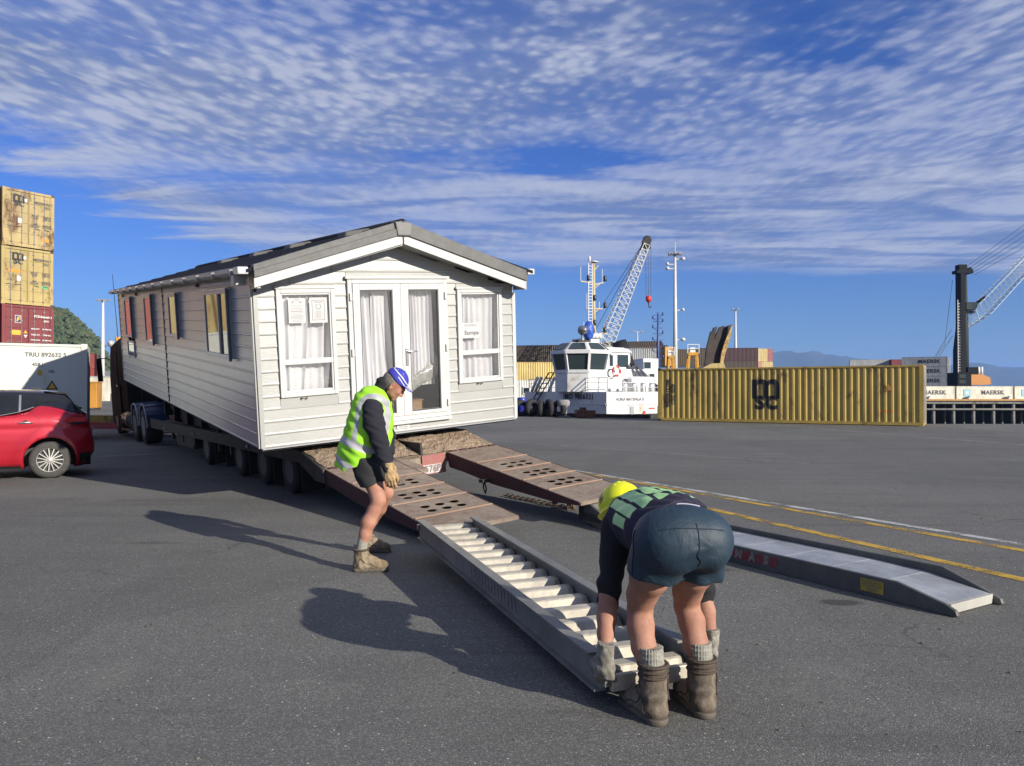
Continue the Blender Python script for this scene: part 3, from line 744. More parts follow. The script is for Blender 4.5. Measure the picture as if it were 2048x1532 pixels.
for k in range(0, 36, 2):
    g = MB(); g.box(-.35, .35, -.3, .3, 0, .5); g.lathe([(.25, .0), (.2, .4), (.42, .55), (.42, .75)], n=8); b_ = g.build('bollard', WPRT, wh); b_.location = (-70 + k * 4.3, -.8, 0)
def maersk(t, L=12.19, sz=1.0, y=-1.22):
    yy = y - .02
    lettering('MAERSK', 1.25 * sz, INKG, t, (1.7, yy - .01, 1.5), (PI / 2, 0, 0), bold=.035, space=1.12)
    g = MB(); g.box(-4.6, -3.1, yy - .012, yy, .72, 2.2); g.build('logo_square', CYAN, t)
    g = MB(); c = (-3.85, 1.46)
    pts = []
    for i in range(14):
        rr = .62 if i % 2 == 0 else .26; a = PI / 2 + i * PI / 7; pts.append((c[0] + rr * math.cos(a), c[1] + rr * math.sin(a)))
    g.prism(pts, yy - .025, yy - .013, 'Y'); g.build('logo_star', WPRT, t)
xs0 = at(1801, 781, 166).x
for k in range(-2, 3):
    X = xs0 + k * 12.6 + 5.5 + (0)
    lb = ('white MAERSK wharf container mostly hidden behind the lone yellow container', 'leftmost white MAERSK container of the wharf row behind the lone yellow container', 'white MAERSK wharf container partly hidden by the end of the lone yellow container', 'white MAERSK container fully in view on the wharf below the dark mobile crane', 'white container at the right edge of the wharf row showing only its blue star')[k + 2]
    X = (at(1857 - 0, 781, 166).x) + (k) * 12.6
    t = container(lb, C_BEI, 12.19, 2.896, (X, 168, WZ), 0, 0, 'white containers in the wharf row', smooth_side=True)
    maersk(t)
# stack of three behind with lit door ends
for i in range(4):
    pr = at(1905, 772 - i * 19, 232); L2 = 12.19
    for j in range(2):
        t = container(('grey white MAERSK container %s of the stack left of the mobile crane' if j == 0 else 'white container %s of the rear stack beside the mobile crane') % ('at the bottom', 'on the second tier', 'on the third tier', 'on top')[i], C_GRY, L2, 2.896, (at(1880, 781, 232).x - 4.5 + j * 2.0, 232 + j * 2.6, 2.6 + i * 2.9 - 2.6 + 0), R(-33), 0, 'white containers left of the mobile crane', C_WHT, smooth_side=True)
        if j == 0: lettering('MAERSK', 1.5, INK, t, (1.2, -1.24, 1.5), (PI / 2, 0, 0), bold=.05, space=1.1)
def far_stack(px0, px1, ytop, ybot, Y, mats, side_mat, names, z_hint=None, rz=R(-28), depth=12.19):
    pass
def far_container(label, mat, px, ybot, Y, rz=0.0, L=12.19, H=2.896, end=None, group='far containers across the basin', z=None, detail=0, smooth=False):
    p = at(px, ybot, Y)
    return container(label, mat, L, H, (p.x, Y, p.z if z is None else z), rz, detail, group, end, smooth_side=smooth)
# left group between home and tug (Y about 100)
far_container('dark brown container with pale emblem on the upper tier right of the home', C_DRK, 1048, 734, 105, R(-62) * 0 + R(-12), end=C_ORA)
far_container('pale yellow corrugated container in the middle tier right of the home', cpaint('straw', (.62, .46, .16), .04), 1073, 768, 92, R(0), H=2.591, detail=1)
t = container('white site container with a small square window right of the home', C_WHT, 12.19, 2.7, (at(1075, 781, 88).x, 88, .0), 0, 1)
g = MB(); g.box(-1.7, -.9, -1.30, -1.235, 1.1, 1.9); g.build('window_frame', WPRT, t); g = MB(); g.box(-1.6, -1.0, -1.32, -1.302, 1.2, 1.8); g.build('window_pane', glass_mat('dark_glass'), t)
g = MB(); g.box(1.6, 3.6, -1.28, -1.235, .1, 2.2); g.build('door_panel', WPRT, t)
for i, (px, w_, mt, nm) in enumerate(((1120, 8, C_GRY, 'grey'), (1255, 12.19, C_GRY, 'pale grey'), (1247, 12.19, C_DRK, 'dark'))):
    far_container('%s container %s' % (nm, ('just left of the tug wheelhouse', 'right behind the tug wheelhouse', 'under the sky behind the tug funnel')[i]), mt, px, (734, 735, 720)[i], (110, 118, 124)[i], R(-15), L=w_ if w_ > 9 else 6.06)
far_container('orange container beside the blue mast', C_ORA, 1316, 733, 118, R(-60), L=6.06)
far_container('brown container behind the blue mast', C_DRK, 1296, 728, 122, R(-10), L=6.06)
far_container('dark olive container between the two orange trestles', C_DRK, 1350, 735, 124, 0, L=12.19)
# right group with coloured door ends
ends = [(1487, C_MAR, 'maroon'), (1498.5, C_PNK, 'faded red'), (1510, C_YEL2, 'yellow'), (1521, C_YEL, 'mustard'), (1532, C_MAR, 'dark red')]
rzE = R(-70)
for i, (px, mt, nm) in enumerate(ends):
    Y = 170 + i * .6
    p = at(px + 5, 723, Y); c, s = math.cos(rzE), math.sin(rzE)
    container('%s container end, %s of the upper row of five behind the lone yellow container' % (nm, ('first', 'second', 'third', 'fourth', 'last')[i]), mt if i else C_DRK, 12.19, 2.896, (p.x - c * 6.1, Y - s * 6.1 , p.z), rzE, 1, 'coloured container ends on the far stack', mt)
    p2 = at(px + 5, 751, Y)
    container('%s container end, %s of the lower row of five behind the lone yellow container' % (('yellow', 'straw', 'faded red', 'pale yellow', 'ochre')[i], ('first', 'second', 'third', 'fourth', 'last')[i]), (C_DRK, C_YEL2, C_PNK, C_YEL2, C_YEL2)[i], 12.19, 2.896, (p2.x - c * 6.1, Y - s * 6.1, p.z - 2.9), rzE, 1, 'coloured container ends on the far stack', (C_YEL2, C_YEL, C_PNK, C_YEL2, C_YEL2)[i])
far_container('long dark maroon container side facing the quay behind the torn steel ramp', M('painted_steel_dark_maroon', (.06, .02, .025), .5), 1456, 723, 167, R(-6), L=12.19)
far_container('lower brown container below the dark maroon one', C_DRK, 1456, 749, 167, R(-6), L=12.19)
far_container('dark container at the left end of the far maroon row', C_DRK, 1418, 725, 169, R(-6), L=12.19)
far_container('grey container with white end above the lone yellow container', C_GRY, 1740, 737, 250, R(-18), L=12.19, end=C_WHT)
far_container('maroon container above the right end of the lone yellow container', C_MAR, 1822, 737, 245, R(-10), L=12.19)
# ================================================================ MOBILE HOME
HW, HL = 3.96, 12.236
home = thing('mobile_home', 'long pale grey mobile home with dark roof tilted on the low-loader trailer', 'mobile home', (-3.211, 9.849, .765))
yaw, pit, rol = .594, .084, -.082
HM = Matrix.Rotation(yaw, 3, 'Z') @ Matrix.Rotation(pit, 3, 'X') @ Matrix.Rotation(rol, 3, 'Y')
home.rotation_euler = HM.to_euler()
def siding_mat():
    m = bpy.data.materials.new('pale_grey_siding'); m.use_nodes = True; t = NT(m.node_tree); b = t.n['Principled BSDF']
    tc = t.n.new('ShaderNodeTexCoord').outputs['Object']
    mp = t.n.new('ShaderNodeMapping'); t.put(mp.inputs[0], tc); mp.inputs['Scale'].default_value = (1.6, 1.6, 22)
    gr = t.noise(mp.outputs[0], 5.0, 5, .65, .4)
    t.put(b.inputs['Base Color'], t.mix(t.smooth(t.noise(tc, 1.3, 3, .5), .3, .7), (.300, .300, .282), (.335, .335, .313)))
    t.put(b.inputs['Roughness'], t.math('MULTIPLY_ADD', t.smooth(gr, .35, .7), .12, .30))
    b.inputs['Specular IOR Level'].default_value = .8; b.inputs['Coat Weight'].default_value = .25; b.inputs['Coat Roughness'].default_value = .18
    bn = t.node('ShaderNodeBump', i_Strength=.35, i_Distance=.004, i_Height=gr); t.put(b.inputs['Normal'], bn.outputs[0])
    return m
SID = siding_mat()
UPVC = M('white_upvc', (.62, .62, .605), .28, var=.03)
GUPVC = M('grey_upvc', (.40, .40, .42), .3, var=.04)
DSEAL = M('dark_seal', (.05, .05, .055), .5)
GROOF = M('grey_verge', (.125, .125, .12), .55, var=.15, vscale=8, bump=.2, bscale=90)
TILE = M('charcoal_tile', (.018, .02, .028), .8, var=.25, vscale=5, spec=.15)
CURT = M('sheer_curtain', (.88, .88, .92), .9, var=.05)
GLS = glass_mat('window_glass', alpha=.10); GLD = glass_mat('tinted_side_glass', alpha=.10)
PH = .1602   # board height
def board_front(u0, u1, k, top=None):
    """one lapped board on the front wall: thin at the top, a lit lip at its lower edge"""
    h0 = -.009 + k * PH; h1 = h0 + PH - .004
    if top: h1 = min(h1, top)
    g = MB(); d0, d1 = -.019, -.006; lip = .020
    pr = [(0, h0 + .004), (d0 + .004, h0), (d0, h0 + .006), (d0, h0 + lip), (d0 + .005, h0 + lip + .012), (d1, h1), (0, h1)]
    g.prism(pr, u0, u1, 'X'); return g.build('board', SID, home)
segs_low = [(.055, 3.905)]
winL = (.283, 1.060, .62, 2.015); winR = (2.925, 3.698, .603, 1.99); door = (1.24, 2.755, .155, 2.14)
def wall_top(u): return 2.50 - abs(u - 1.98) * .285
for k in range(0, 16):
    h0 = -.009 + k * PH; h1 = h0 + PH
    cuts = []
    for (a, b, c, d) in (winL, door, winR):
        if h1 > c + .01 and h0 < d - .01: cuts.append((a - .004, b + .004, c, d))
    xs = [(.055, 3.905)]
    for (a, b, c, d) in cuts:
        nx = []
        for (x0, x1) in xs:
            if a >= x1 or b <= x0: nx.append((x0, x1)); continue
            if a > x0: nx.append((x0, a))
            if b < x1: nx.append((b, x1))
        xs = nx
    if h1 > 1.93:      # gable boards, shortened by the slope
        half = (2.50 - h0) / .285
        if half < .2: continue
        xs = [(max(x0, 1.98 - half), min(x1, 1.98 + half)) for x0, x1 in xs if min(x1, 1.98 + half) - max(x0, 1.98 - half) > .05]
    for (x0, x1) in xs: board_front(x0, x1, k)
    # narrow filler boards directly over or under openings when a board is only partly cut
for (a, b, c, d), h in ((winL, 2), ):
    pass
# sheathing behind the boards, with openings left for the windows and doors
g = MB()
def sheath(u0, u1, h0, h1): g.box(u0, u1, .001, .05, h0, h1)
sheath(.05, winL[0], 0, 2.03); sheath(winL[1], door[0], 0, 2.15); sheath(door[1], winR[0], 0, 2.15); sheath(winR[1], 3.91, 0, 2.0)
sheath(winL[0], winL[1], 0, winL[2]); sheath(winR[0], winR[1], 0, winR[2]); sheath(door[0], door[1], 0, door[2])
g.prism([(.05, 2.03), (1.98, 2.58), (3.91, 2.0), (3.91, 1.99), (winR[1], 1.99), (winR[0], 1.99), (winR[0], 2.14), (door[1], 2.14), (door[0], 2.14), (winL[1], 2.14), (winL[1], 2.015), (.05, 2.0)], .001, .05, 'Y')
g.build('wall_sheathing', SID, home)
# fillers at partial boards
def filler(u0, u1, h0, h1):
    g = MB(); g.box(u0, u1, -.014, 0, h0, h1); g.build('board', SID, home)
filler(winL[0], winL[1], winL[3], -.009 + 13 * PH - .004); filler(winR[0], winR[1], winR[3], -.009 + 13 * PH - .004)
filler(winL[0], winL[1], -.009 + 3 * PH, winL[2]); filler(winR[0], winR[1], -.009 + 3 * PH, winR[2])
filler(door[0], door[1], door[3], -.009 + 14 * PH - .004)
# corner posts
for u in (0, HW - .058):
    g = MB(); g.box(u, u + .058, -.024, .05, -.012, 1.98 if u == 0 else 1.93); g.build('corner_trim', UPVC if u else SID, home, bevel=.004)
g = MB(); g.box(.02, HW - .02, -.022, .02, -.03, -.012); g.build('bottom_rail', GUPVC, home)
# side wall (u = 0), two panels of lapped boards split by the joint at v = 6.05
def board_side(v0, v1, k, x=0.0, s=-1, name='board'):
    h0 = -.009 + k * PH; h1 = min(h0 + PH - .004, 2.19)
    d0, d1, lip = .019, .005, .020
    pr = [(x, h0 + .003), (x + s * (d0 - .004), h0), (x + s * d0, h0 + .006), (x + s * d0, h0 + lip), (x + s * (d0 - .005), h0 + lip + .012), (x + s * d1, h1), (x, h1)]
    g = MB(); g.prism(pr, v0, v1, 'Y'); return g.build(name, SID, home)
sw = [(1.00, 2.50, 1.09, 2.037), (4.50, 5.41, 1.29, 2.05), (7.06, 8.15, 1.09, 2.07), (9.84, 11.07, 1.14, 2.06), (9.91, 10.95, .675, 1.06)]
for k in range(14):
    h0 = -.009 + k * PH; h1 = h0 + PH
    xs = [(.062, 6.035), (6.07, HL)]
    for (a, b, c, d) in sw:
        if h1 > c + .03 and h0 < d - .03:
            nx = []
            for (x0, x1) in xs:
                if a >= x1 or b <= x0: nx.append((x0, x1)); continue
                if a > x0: nx.append((x0, a))
                if b < x1: nx.append((b, x1))
            xs = nx
    for x0, x1 in xs: board_side(x0, x1, k)
for k in range(14): board_side(.06, HL, k, HW, 1)
g = MB()
g.box(.001, .04, .05, HL, 0, .675); g.box(.001, .04, .05, HL, 2.07, 2.25)
prev = .05
for (a, b, c, d) in sorted(sw[:3]) + [(9.84, 11.07, .67, 2.07)]:
    g.box(.001, .04, prev, a, .675, 2.07); g.box(.001, .04, a, b, .675, c); g.box(.001, .04, a, b, d, 2.07); prev = b
g.box(.001, .04, prev, HL, .675, 2.07)
g.build('wall_sheathing', SID, home)
g = MB(); g.box(HW - .04, HW - .001, .05, HL, 0, 2.25); g.build('wall_sheathing', SID, home)
g = MB(); g.prism([(0, 0), (HW, 0), (HW, 2.2), (1.98, 2.75), (0, 2.2)], HL, HL + .03, 'Y'); g.build('end_wall', SID, home)
g = MB(); g.box(-.022, .0, 6.038, 6.067, -.012, 2.19); g.build('joint_strip', M('joint_bronze', (.10, .07, .05), .5), home)
g = MB()
for k in range(26): g.box(-.030, -.02, 6.035, 6.070, .03 + k * .083, .05 + k * .083)
g.build('joint_screws', DSEAL, home)
g = MB(); g.box(-.024, .0, .0, .06, -.012, 2.19); g.build('corner_trim', SID, home, bevel=.004)
g = MB(); g.box(-.024, .0, HL - .05, HL, -.012, 2.19); g.build('corner_trim', SID, home, bevel=.004)
g = MB(); g.box(.02, HW - .02, .02, HL - .02, -.055, .05); g.build('floor', M('underfloor', (.03, .03, .03), .9), home)
g = MB()
for u in (.9, 3.0): g.box(u - .04, u + .04, .6, HL - .2, -.30, -.14)
g.build('chassis', M('chassis_steel', (.18, .18, .18), .5, .5), home)
for u in (.75, 3.2):  # wedge plates and members added as underframe to block sun under the home
    g = MB(); g.prism([(1.6, -.055), (11.2, -.055), (11.2, -.30), (10.4, -.62), (8.6, -.80), (1.6, -.21)], u - .03, u + .03, 'X')
    g.build('chassis_sun_block', M('chassis_dark', (.025, .022, .020), .8, var=.3), home)
for v in (2.2, 3.6, 5.0, 6.4, 7.8, 9.2, 10.4):
    g = MB(); d_ = min(.14 + .075 * v, .80); g.box(.6, 3.35, v - .05, v + .05, -d_, -.06); g.build('cross_member', M('chassis_dark', (.025, .022, .020), .8), home)
# windows -------------------------------------------------
def frame_rect(g, a, b, c, d, w_, y0, y1, axis='F'):
    """four bars of width w_ around the rectangle"""
    for (x0, x1, z0, z1) in ((a, a + w_, c, d), (b - w_, b, c, d), (a + w_, b - w_, c, c + w_), (a + w_, b - w_, d - w_, d)):
        if axis == 'F': g.box(x0, x1, y0, y1, z0, z1)
        else: g.box(y0, y1, x0, x1, z0, z1)
def curtain(u0, u1, h0, h1, v, parent, folds=14, amp=.018, spread=None, seed=0, name='curtain', pinch=0.0):
    """pleated hanging cloth"""
    rg = random.Random(seed); n = folds * 6; rows = 12; bm = bmesh.new(); grid = []
    ph = [rg.uniform(-.5, .5) for _ in range(8)]
    for j in range(rows + 1):
        f = j / rows; row = []
        for i in range(n + 1):
            s = i / n; x = u0 + (u1 - u0) * s
            if pinch: x += pinch * (1 - f) ** 1.5 * (s)
            a = amp * (1.0 + .5 * math.sin(7 * s + ph[1]))
            y = v + a * math.sin(2 * PI * (s * folds + .35 * math.sin(5.1 * s + ph[0]) + .12 * math.sin(3 * f + ph[2]))) + .012 * math.sin(9 * s + 3 * f)
            row.append(bm.verts.new((x, y, h0 + (h1 - h0) * f)))
        grid.append(row)
    for j in range(rows):
        for i in range(n):
            f = bm.faces.new((grid[j][i], grid[j][i + 1], grid[j + 1][i + 1], grid[j + 1][i])); f.smooth = True
    me = bpy.data.meshes.new(name); bm.to_mesh(me); bm.free(); return link(name, me, CURT, parent)
def paper(parent, u0, u1, h0, h1, y=-.0, lines=None):
    g = MB(); g.box(u0, u1, y - .0012, y, h0, h1); return g.build('notice', M('paper', (.60, .60, .59), .7, var=.03), parent)
def front_window(wn, mull, seed):
    a, b, c, d = wn
    fr = MB(); frame_rect(fr, a, b, c, d, .055, -.05, .03)
    f = fr.build('window', UPVC, home, bevel=.006)
    g = MB(); frame_rect(g, a + .056, b - .056, mull + .0, d - .056, .022, -.036, .0); g.build('sash', UPVC, f, bevel=.004)
    g = MB(); frame_rect(g, a + .056, b - .056, c + .056, mull - .001, .022, -.036, .0); g.build('sash', UPVC, f, bevel=.004)
    g = MB(); g.box(a + .056, b - .056, -.046, .0, mull - .034, mull + .034); g.build('transom', UPVC, f, bevel=.004)
    g = MB(); g.box(a - .02, b + .02, -.062, -.0, d + .001, d + .03); g.build('drip_bar', UPVC, f)
    g = MB(); g.box(a + .078, b - .078, -.016, -.012, mull + .036, d - .078); g.build('pane', GLS, f)
    g = MB(); g.box(a + .078, b - .078, -.016, -.012, c + .078, mull - .036); g.build('pane', GLS, f)
    return f
fL = front_window(winL, 1.075, 1); fR = front_window(winR, 1.055, 2)
curtain(winL[0] + .04, 1.05, .64, 1.96, .10, home, 7, .028, seed=3, pinch=-.1); curtain(winL[0] + .04, .72, .64, 1.97, .055, home, 4, .02, seed=9, pinch=-.12)
curtain(winR[0] + .03, 3.66, .64, 1.95, .09, home, 8, .022, seed=5)
INKP = M('notice_print', (.16, .16, .17), .7, var=0)
def mini(parent, u, y, h, tx, sz, bold=.0, **k): return lettering(tx, sz, INKP, parent, (u, y, h), (PI / 2, 0, 0), bold, **k)
ly = -.0205
g = MB(); g.box(.44, .662, ly - .002, ly, 1.575, 1.895); n1 = g.build('notice', M('paper', (.60, .60, .59), .7, var=.03), fL)
g = MB()
for i in range(16):
    if i in (2, 3): continue
    wv = (.17 if i % 5 else .12) if i != 0 else .08; g.box(.551 - wv / 2, .551 + wv / 2, ly - .0035, ly - .0025, 1.872 - i * .0185, 1.875 - i * .0185 + (.003 if i in (0, 8, 12) else 0))
for u in (.50, .60): g.prism([(u - .012, 1.832), (u + .012, 1.832), (u, 1.856)], ly - .0035, ly - .0025, 'Y')
g.build('lettering', INKP, n1)
g = MB(); g.box(.718, .957, ly - .002, ly, 1.57, 1.90); n2 = g.build('notice', M('paper', (.60, .60, .59), .7), fL)
g = MB(); frame_rect(g, .752, .922, 1.605, 1.868, .006, ly - .0035, ly - .0025)
for i in range(9): g.box(.80 if i % 2 else .775, .875 if i % 2 else .90, ly - .0035, ly - .0025, 1.725 - i * .012, 1.728 - i * .012)
g.box(.78, .895, ly - .0035, ly - .0025, 1.836, 1.845)
for k in range(14):
    a = -PI * .35 + k / 13 * PI * 1.7 - PI * .5 + PI * .5; a = PI * .65 + k / 13 * PI * 1.7
    g.box(.837 + .034 * math.cos(a) - .005, .837 + .034 * math.cos(a) + .005, ly - .0035, ly - .0025, 1.783 + .034 * math.sin(a) - .005, 1.783 + .034 * math.sin(a) + .005)
g.build('lettering', INKP, n2)
g = MB(); g.box(3.006, 3.292, ly - .002, ly, 1.268, 1.492); n3 = g.build('notice', M('paper', (.60, .60, .59), .7), fR)
mini(n3, 3.155, ly - .003, 1.455, 'EU234610', .052, .0); mini(n3, 3.165, ly - .003, 1.345, 'Europa', .085, .003)
g = MB()
for i in range(5):
    for j in range(3):
        if (i * 3 + j) % 4 != 1: a = 1.9 + i * .5; g.box(3.055 + .028 * math.cos(a) * (1 + j * .25), 3.059 + .028 * math.cos(a) * (1 + j * .25), ly - .0035, ly - .0025, 1.39 + .03 * math.sin(a) * (1 + j * .25), 1.394 + .03 * math.sin(a) * (1 + j * .25))
g.build('logo_dots', INKP, n3)
for (u, h) in ((.585, .596), (3.28, .585)):
    g = MB()
    for s in (-.03, .03): g.tube([(u + s, -.02, h), (u + s + .008, -.05, h - .01), (u + s, -.055, h + .012)], .007, 6)
    g.bar((u - .04, -.022, h), (u + .04, -.022, h), .014); g.build('window_catch', STEEL, home)
# french doors
dr = MB(); a, b, c, d = door
frame_rect(dr, a, b, c, d, .062, -.055, .03); df = dr.build('door_frame', UPVC, home, bevel=.006)
g = MB(); g.box(a - .03, b + .03, -.075, 0, d + .001, d + .035); g.build('drip_bar', UPVC, df)
g = MB(); g.box(a - .01, b + .01, -.085, .0, c - .05, c - .002); g.build('sill', UPVC, df, bevel=.006)
for (x0, x1, gl0, gl1, sd) in ((a + .066, 2.014, 1.407, 1.886, 0), (2.022, b - .066, 2.130, 2.600, 1)):
    g = MB(); z0, z1 = c + .066, d - .066
    for (p0, p1, q0, q1) in ((x0, gl0, z0, z1), (gl1, x1, z0, z1), (gl0, gl1, z0, .272), (gl0, gl1, 1.990, z1)): g.box(p0, p1, -.068, -.01, q0, q1)
    dl = g.build('door', UPVC, home, bevel=.005)
    g = MB(); frame_rect(g, gl0 - .004, gl1 + .004, .268, 1.994, .018, -.058, -.02); g.build('glazing_seal', DSEAL, dl)
    g = MB(); g.box(gl0 + .01, gl1 - .01, -.042, -.038, .28, 1.98); g.build('pane', GLS, dl)
    for z in (.35, 1.15, 1.90):
        g = MB(); xx = x0 - .03 if not sd else x1 + .03; g.box(xx - .018, xx + .018, -.082, -.058, z - .05, z + .05); g.build('hinge', UPVC, dl, bevel=.004)
    if sd:
        g = MB(); g.box(2.055, 2.095, -.082, -.068, .93, 1.17); g.tube([(2.075, -.08, 1.13), (2.075, -.115, 1.13), (2.20, -.115, 1.125), (2.215, -.108, 1.125)], .010, 8); g.box(2.068, 2.082, -.084, -.08, 1.0, 1.03)
        g.build('handle', M('handle_chrome', (.7, .7, .72), .25, .9, var=0), dl, bevel=.003)
g = MB(); g.box(2.006, 2.030, -.074, -.066, c + .07, d - .07); g.build('astragal', UPVC, df)
g = MB(); g.box(1.90, 2.10, -.026, -.018, .035, .095); pl = g.build('badge', M('badge_white', (.66, .66, .64), .4), home, bevel=.006)
lettering('Europa', .045, INKP, pl, (2.0, -.0275, .065), (PI / 2, 0, 0))
curtain(1.37, 1.76, .27, 2.0, .12, home, 6, .03, seed=11, pinch=.12); curtain(1.62, 1.86, .27, 2.0, .08, home, 3, .02, seed=12, pinch=.12)
curtain(2.14, 2.56, .62, 2.0, .11, home, 8, .024, seed=14, pinch=.02)
# wrapped furniture and box behind the right door leaf
bm = bmesh.new(); n = 26; grid = []
rg = random.Random(4)
for j in range(n + 1):
    row = []
    for i in range(n + 1):
        u = 2.02 + .62 * i / n; tt = j / n
        h = .40 + (u - 2.02) * .62 + tt * .30 + .03 * math.sin(9 * tt + 4 * u) + rg.uniform(-.008, .008)
        v = .10 + .10 * math.sin(PI * tt) * -.6 + .05 * tt + .012 * math.sin(14 * u + 6 * tt) + rg.uniform(-.006, .006)
        row.append(bm.verts.new((u, v, h)))
    grid.append(row)
for j in range(n):
    for i in range(n): f = bm.faces.new((grid[j][i], grid[j][i + 1], grid[j + 1][i + 1], grid[j + 1][i])); f.smooth = True
me = bpy.data.meshes.new('wrapped_cushion'); bm.to_mesh(me); bm.free()
wc = link('wrapped_cushion', me, M('plastic_wrap', (.55, .55, .52), .22, spec=.8, var=.25, vscale=9, bump=.6, bscale=14)); wc.location = home.location; wc.rotation_euler = home.rotation_euler
tag(wc, 'crumpled plastic-wrapped cushion leaning behind the right glass door of the mobile home', 'cushion')
cb = thing('cardboard_box', 'brown cardboard box on the floor behind the right glass door', 'box', home.location, home.rotation_euler)
CARD = M('cardboard', (.42, .25, .12), .85, var=.1)
g = MB(); g.box(2.12, 2.36, .08, .40, .06, .40); g.build('body', CARD, cb)
g = MB(); g.box(2.10, 2.38, .06, .24, .401, .41); g.build('flap', CARD, cb)
# interior
INT = M('interior_wall', (.30, .28, .25), .8, var=.1)
g = MB(); g.box(.05, HW - .05, .05, HL - .05, .051, .06); g.build('floor', M('interior_carpet', (.12, .11, .10), .9), home)
g = MB(); g.box(.05, HW - .05, .05, HL - .05, 2.10, 2.12); g.build('ceiling', INT, home)
g = MB(); g.box(.05, HW - .05, 4.2, 4.24, .06, 2.1); g.build('partition', INT, home)
# side windows
for i, (a, b, c, d) in enumerate(sw):
    g = MB(); frame_rect(g, a, b, c, d, .05 if i < 4 else .035, -.045, .02, 'S'); f = g.build('window', GUPVC, home, bevel=.004)
    if i < 4:
        g = MB(); g.box(-.060, 0, a - .02, b + .02, d + .001, d + .03); g.build('drip_bar', UPVC, f)
        g = MB(); g.box(-.085, -.045, a - .012, a + .03, c - .03, d + .02); g.build('frame_edge', M('blue_grey_trim', (.10, .13, .20), .35), f)
    if i == 0:
        m_ = 1.66
        g = MB(); g.box(-.042, 0, m_ - .03, m_ + .03, c + .05, d - .05); g.build('mullion', GUPVC, f)
        g = MB(); frame_rect(g, a + .045, m_ - .031, c + .0, d - .0, .05, -.058, -.03, 'S'); g.build('sash', GUPVC, f, bevel=.004)
        panes = [(a + .09, m_ - .07), (m_ + .03, b - .05)]
    else: panes = [(a + .05, b - .05)]
    for (p, q) in panes:
        g = MB(); g.box(-.030, -.026, p, q, c + .05, d - .05); g.build('pane', GLD, f)
    g = MB(); g.box(.03, .034, a + .02, b - .02, c + .02, d - .02)
    g.build('sun_stop_blind', M('dark_sun_stop', (.05, .05, .05), .8), f)  # dark sheet added behind the panes to stop sun passing through
for v in (3.0, 9.2, 11.3):
    g = MB(); g.box(-.045, -.02, v - .05, v + .05, 2.10 if v > 5 else 2.12, 2.17); g.build('vent_cap', C_DRK, home)
# roof: tiled slopes with an overhang of 0.3 m in front
OV = .33; eu = .14; RZ0, RZ1 = 2.27, 2.875
def slope_z(u): return RZ1 - abs(u - 1.98) / (1.98 + eu) * (RZ1 - RZ0)
g = MB()
for s in (-1, 1):
    ue = 1.98 + s * (1.98 + eu)
    g.hexa([(1.98, -OV + .02, RZ1 - .06), (ue, -OV + .02, RZ0 - .06), (ue, HL + .15, RZ0 - .06), (1.98, HL + .15, RZ1 - .06), (1.98, -OV + .02, RZ1 - .02), (ue, -OV + .02, RZ0 - .02), (ue, HL + .15, RZ0 - .02), (1.98, HL + .15, RZ1 - .02)])
g.build('roof', TILE, home)
tiles = 7; tl = 2.12 / tiles
tm = bmesh.new(); nseg = 8; rows = []
for j, yy in enumerate((0, .03, tl * .5, tl + .02)):
    row = []
    for i in range(nseg + 1):
        x = .300 * i / nseg; ww = .020 * (math.sin(2 * PI * (i / nseg) - PI / 2) * .5 + .5)
        row.append(tm.verts.new((x, yy, ww + (.022 if j < 2 else .012 if j == 2 else .002) - (.022 if j == 0 else 0))))
    rows.append(row)
for a_, b_ in zip(rows, rows[1:]):
    for i in range(nseg): f = tm.faces.new((a_[i], a_[i + 1], b_[i + 1], b_[i])); f.smooth = True
tme = bpy.data.meshes.new('roof_tile'); tm.to_mesh(tme); tm.free(); tme.materials.append(TILE)
ang = math.atan2(RZ1 - RZ0, 1.98 + eu); sl = math.hypot(RZ1 - RZ0, 1.98 + eu)
cnt = 0; nv_ = int((HL - .1) / .300)
tl2 = sl / tiles
for s in (-1,):
    for r_ in range(tiles):
        for k in range(nv_):
            o = bpy.data.objects.new('roof_tile', tme); COL.objects.link(o); o.parent = home
            # tile local x -> along v, local y -> up the slope
            ex = Vector((0, -1, 0)) if s < 0 else Vector((0, 1, 0))
            ey = Vector((-s * math.cos(ang), 0, math.sin(ang))); ez = ex.cross(ey).normalized()
            dd_ = r_ * tl2; p = Vector((1.98 + s * (1.98 + eu), 0, RZ0)) + ey * dd_ + Vector((0, HL - .0 - k * .300, -.014)) + ez * .0
            M3 = Matrix((ex, ey, ez)).transposed(); o.matrix_local = Matrix.Translation(p) @ M3.to_4x4(); cnt += 1
g = MB(); g.tube([(1.98, -OV + .06, RZ1 + .01), (1.98, HL + .15, RZ1 + .01)], .055, 10); g.build('ridge_cap', TILE, home)
# roof vents along the ridge
for v in (.62, 3.05, 5.2, 7.7):
    g = MB(); g.hexa([(1.42, v - .20, slope_z(1.4) - .02), (1.86, v - .20, slope_z(1.88) - .02), (1.86, v + .20, slope_z(1.88) - .02), (1.42, v + .20, slope_z(1.4) - .02),
                      (1.47, v - .13, slope_z(1.4) + .11), (1.82, v - .13, slope_z(1.88) + .03), (1.82, v + .13, slope_z(1.88) + .03), (1.47, v + .13, slope_z(1.4) + .11)])
    g.build('roof_vent', M('roof_vent_metal', (.115, .11, .10), .6, .1), home, bevel=.02)
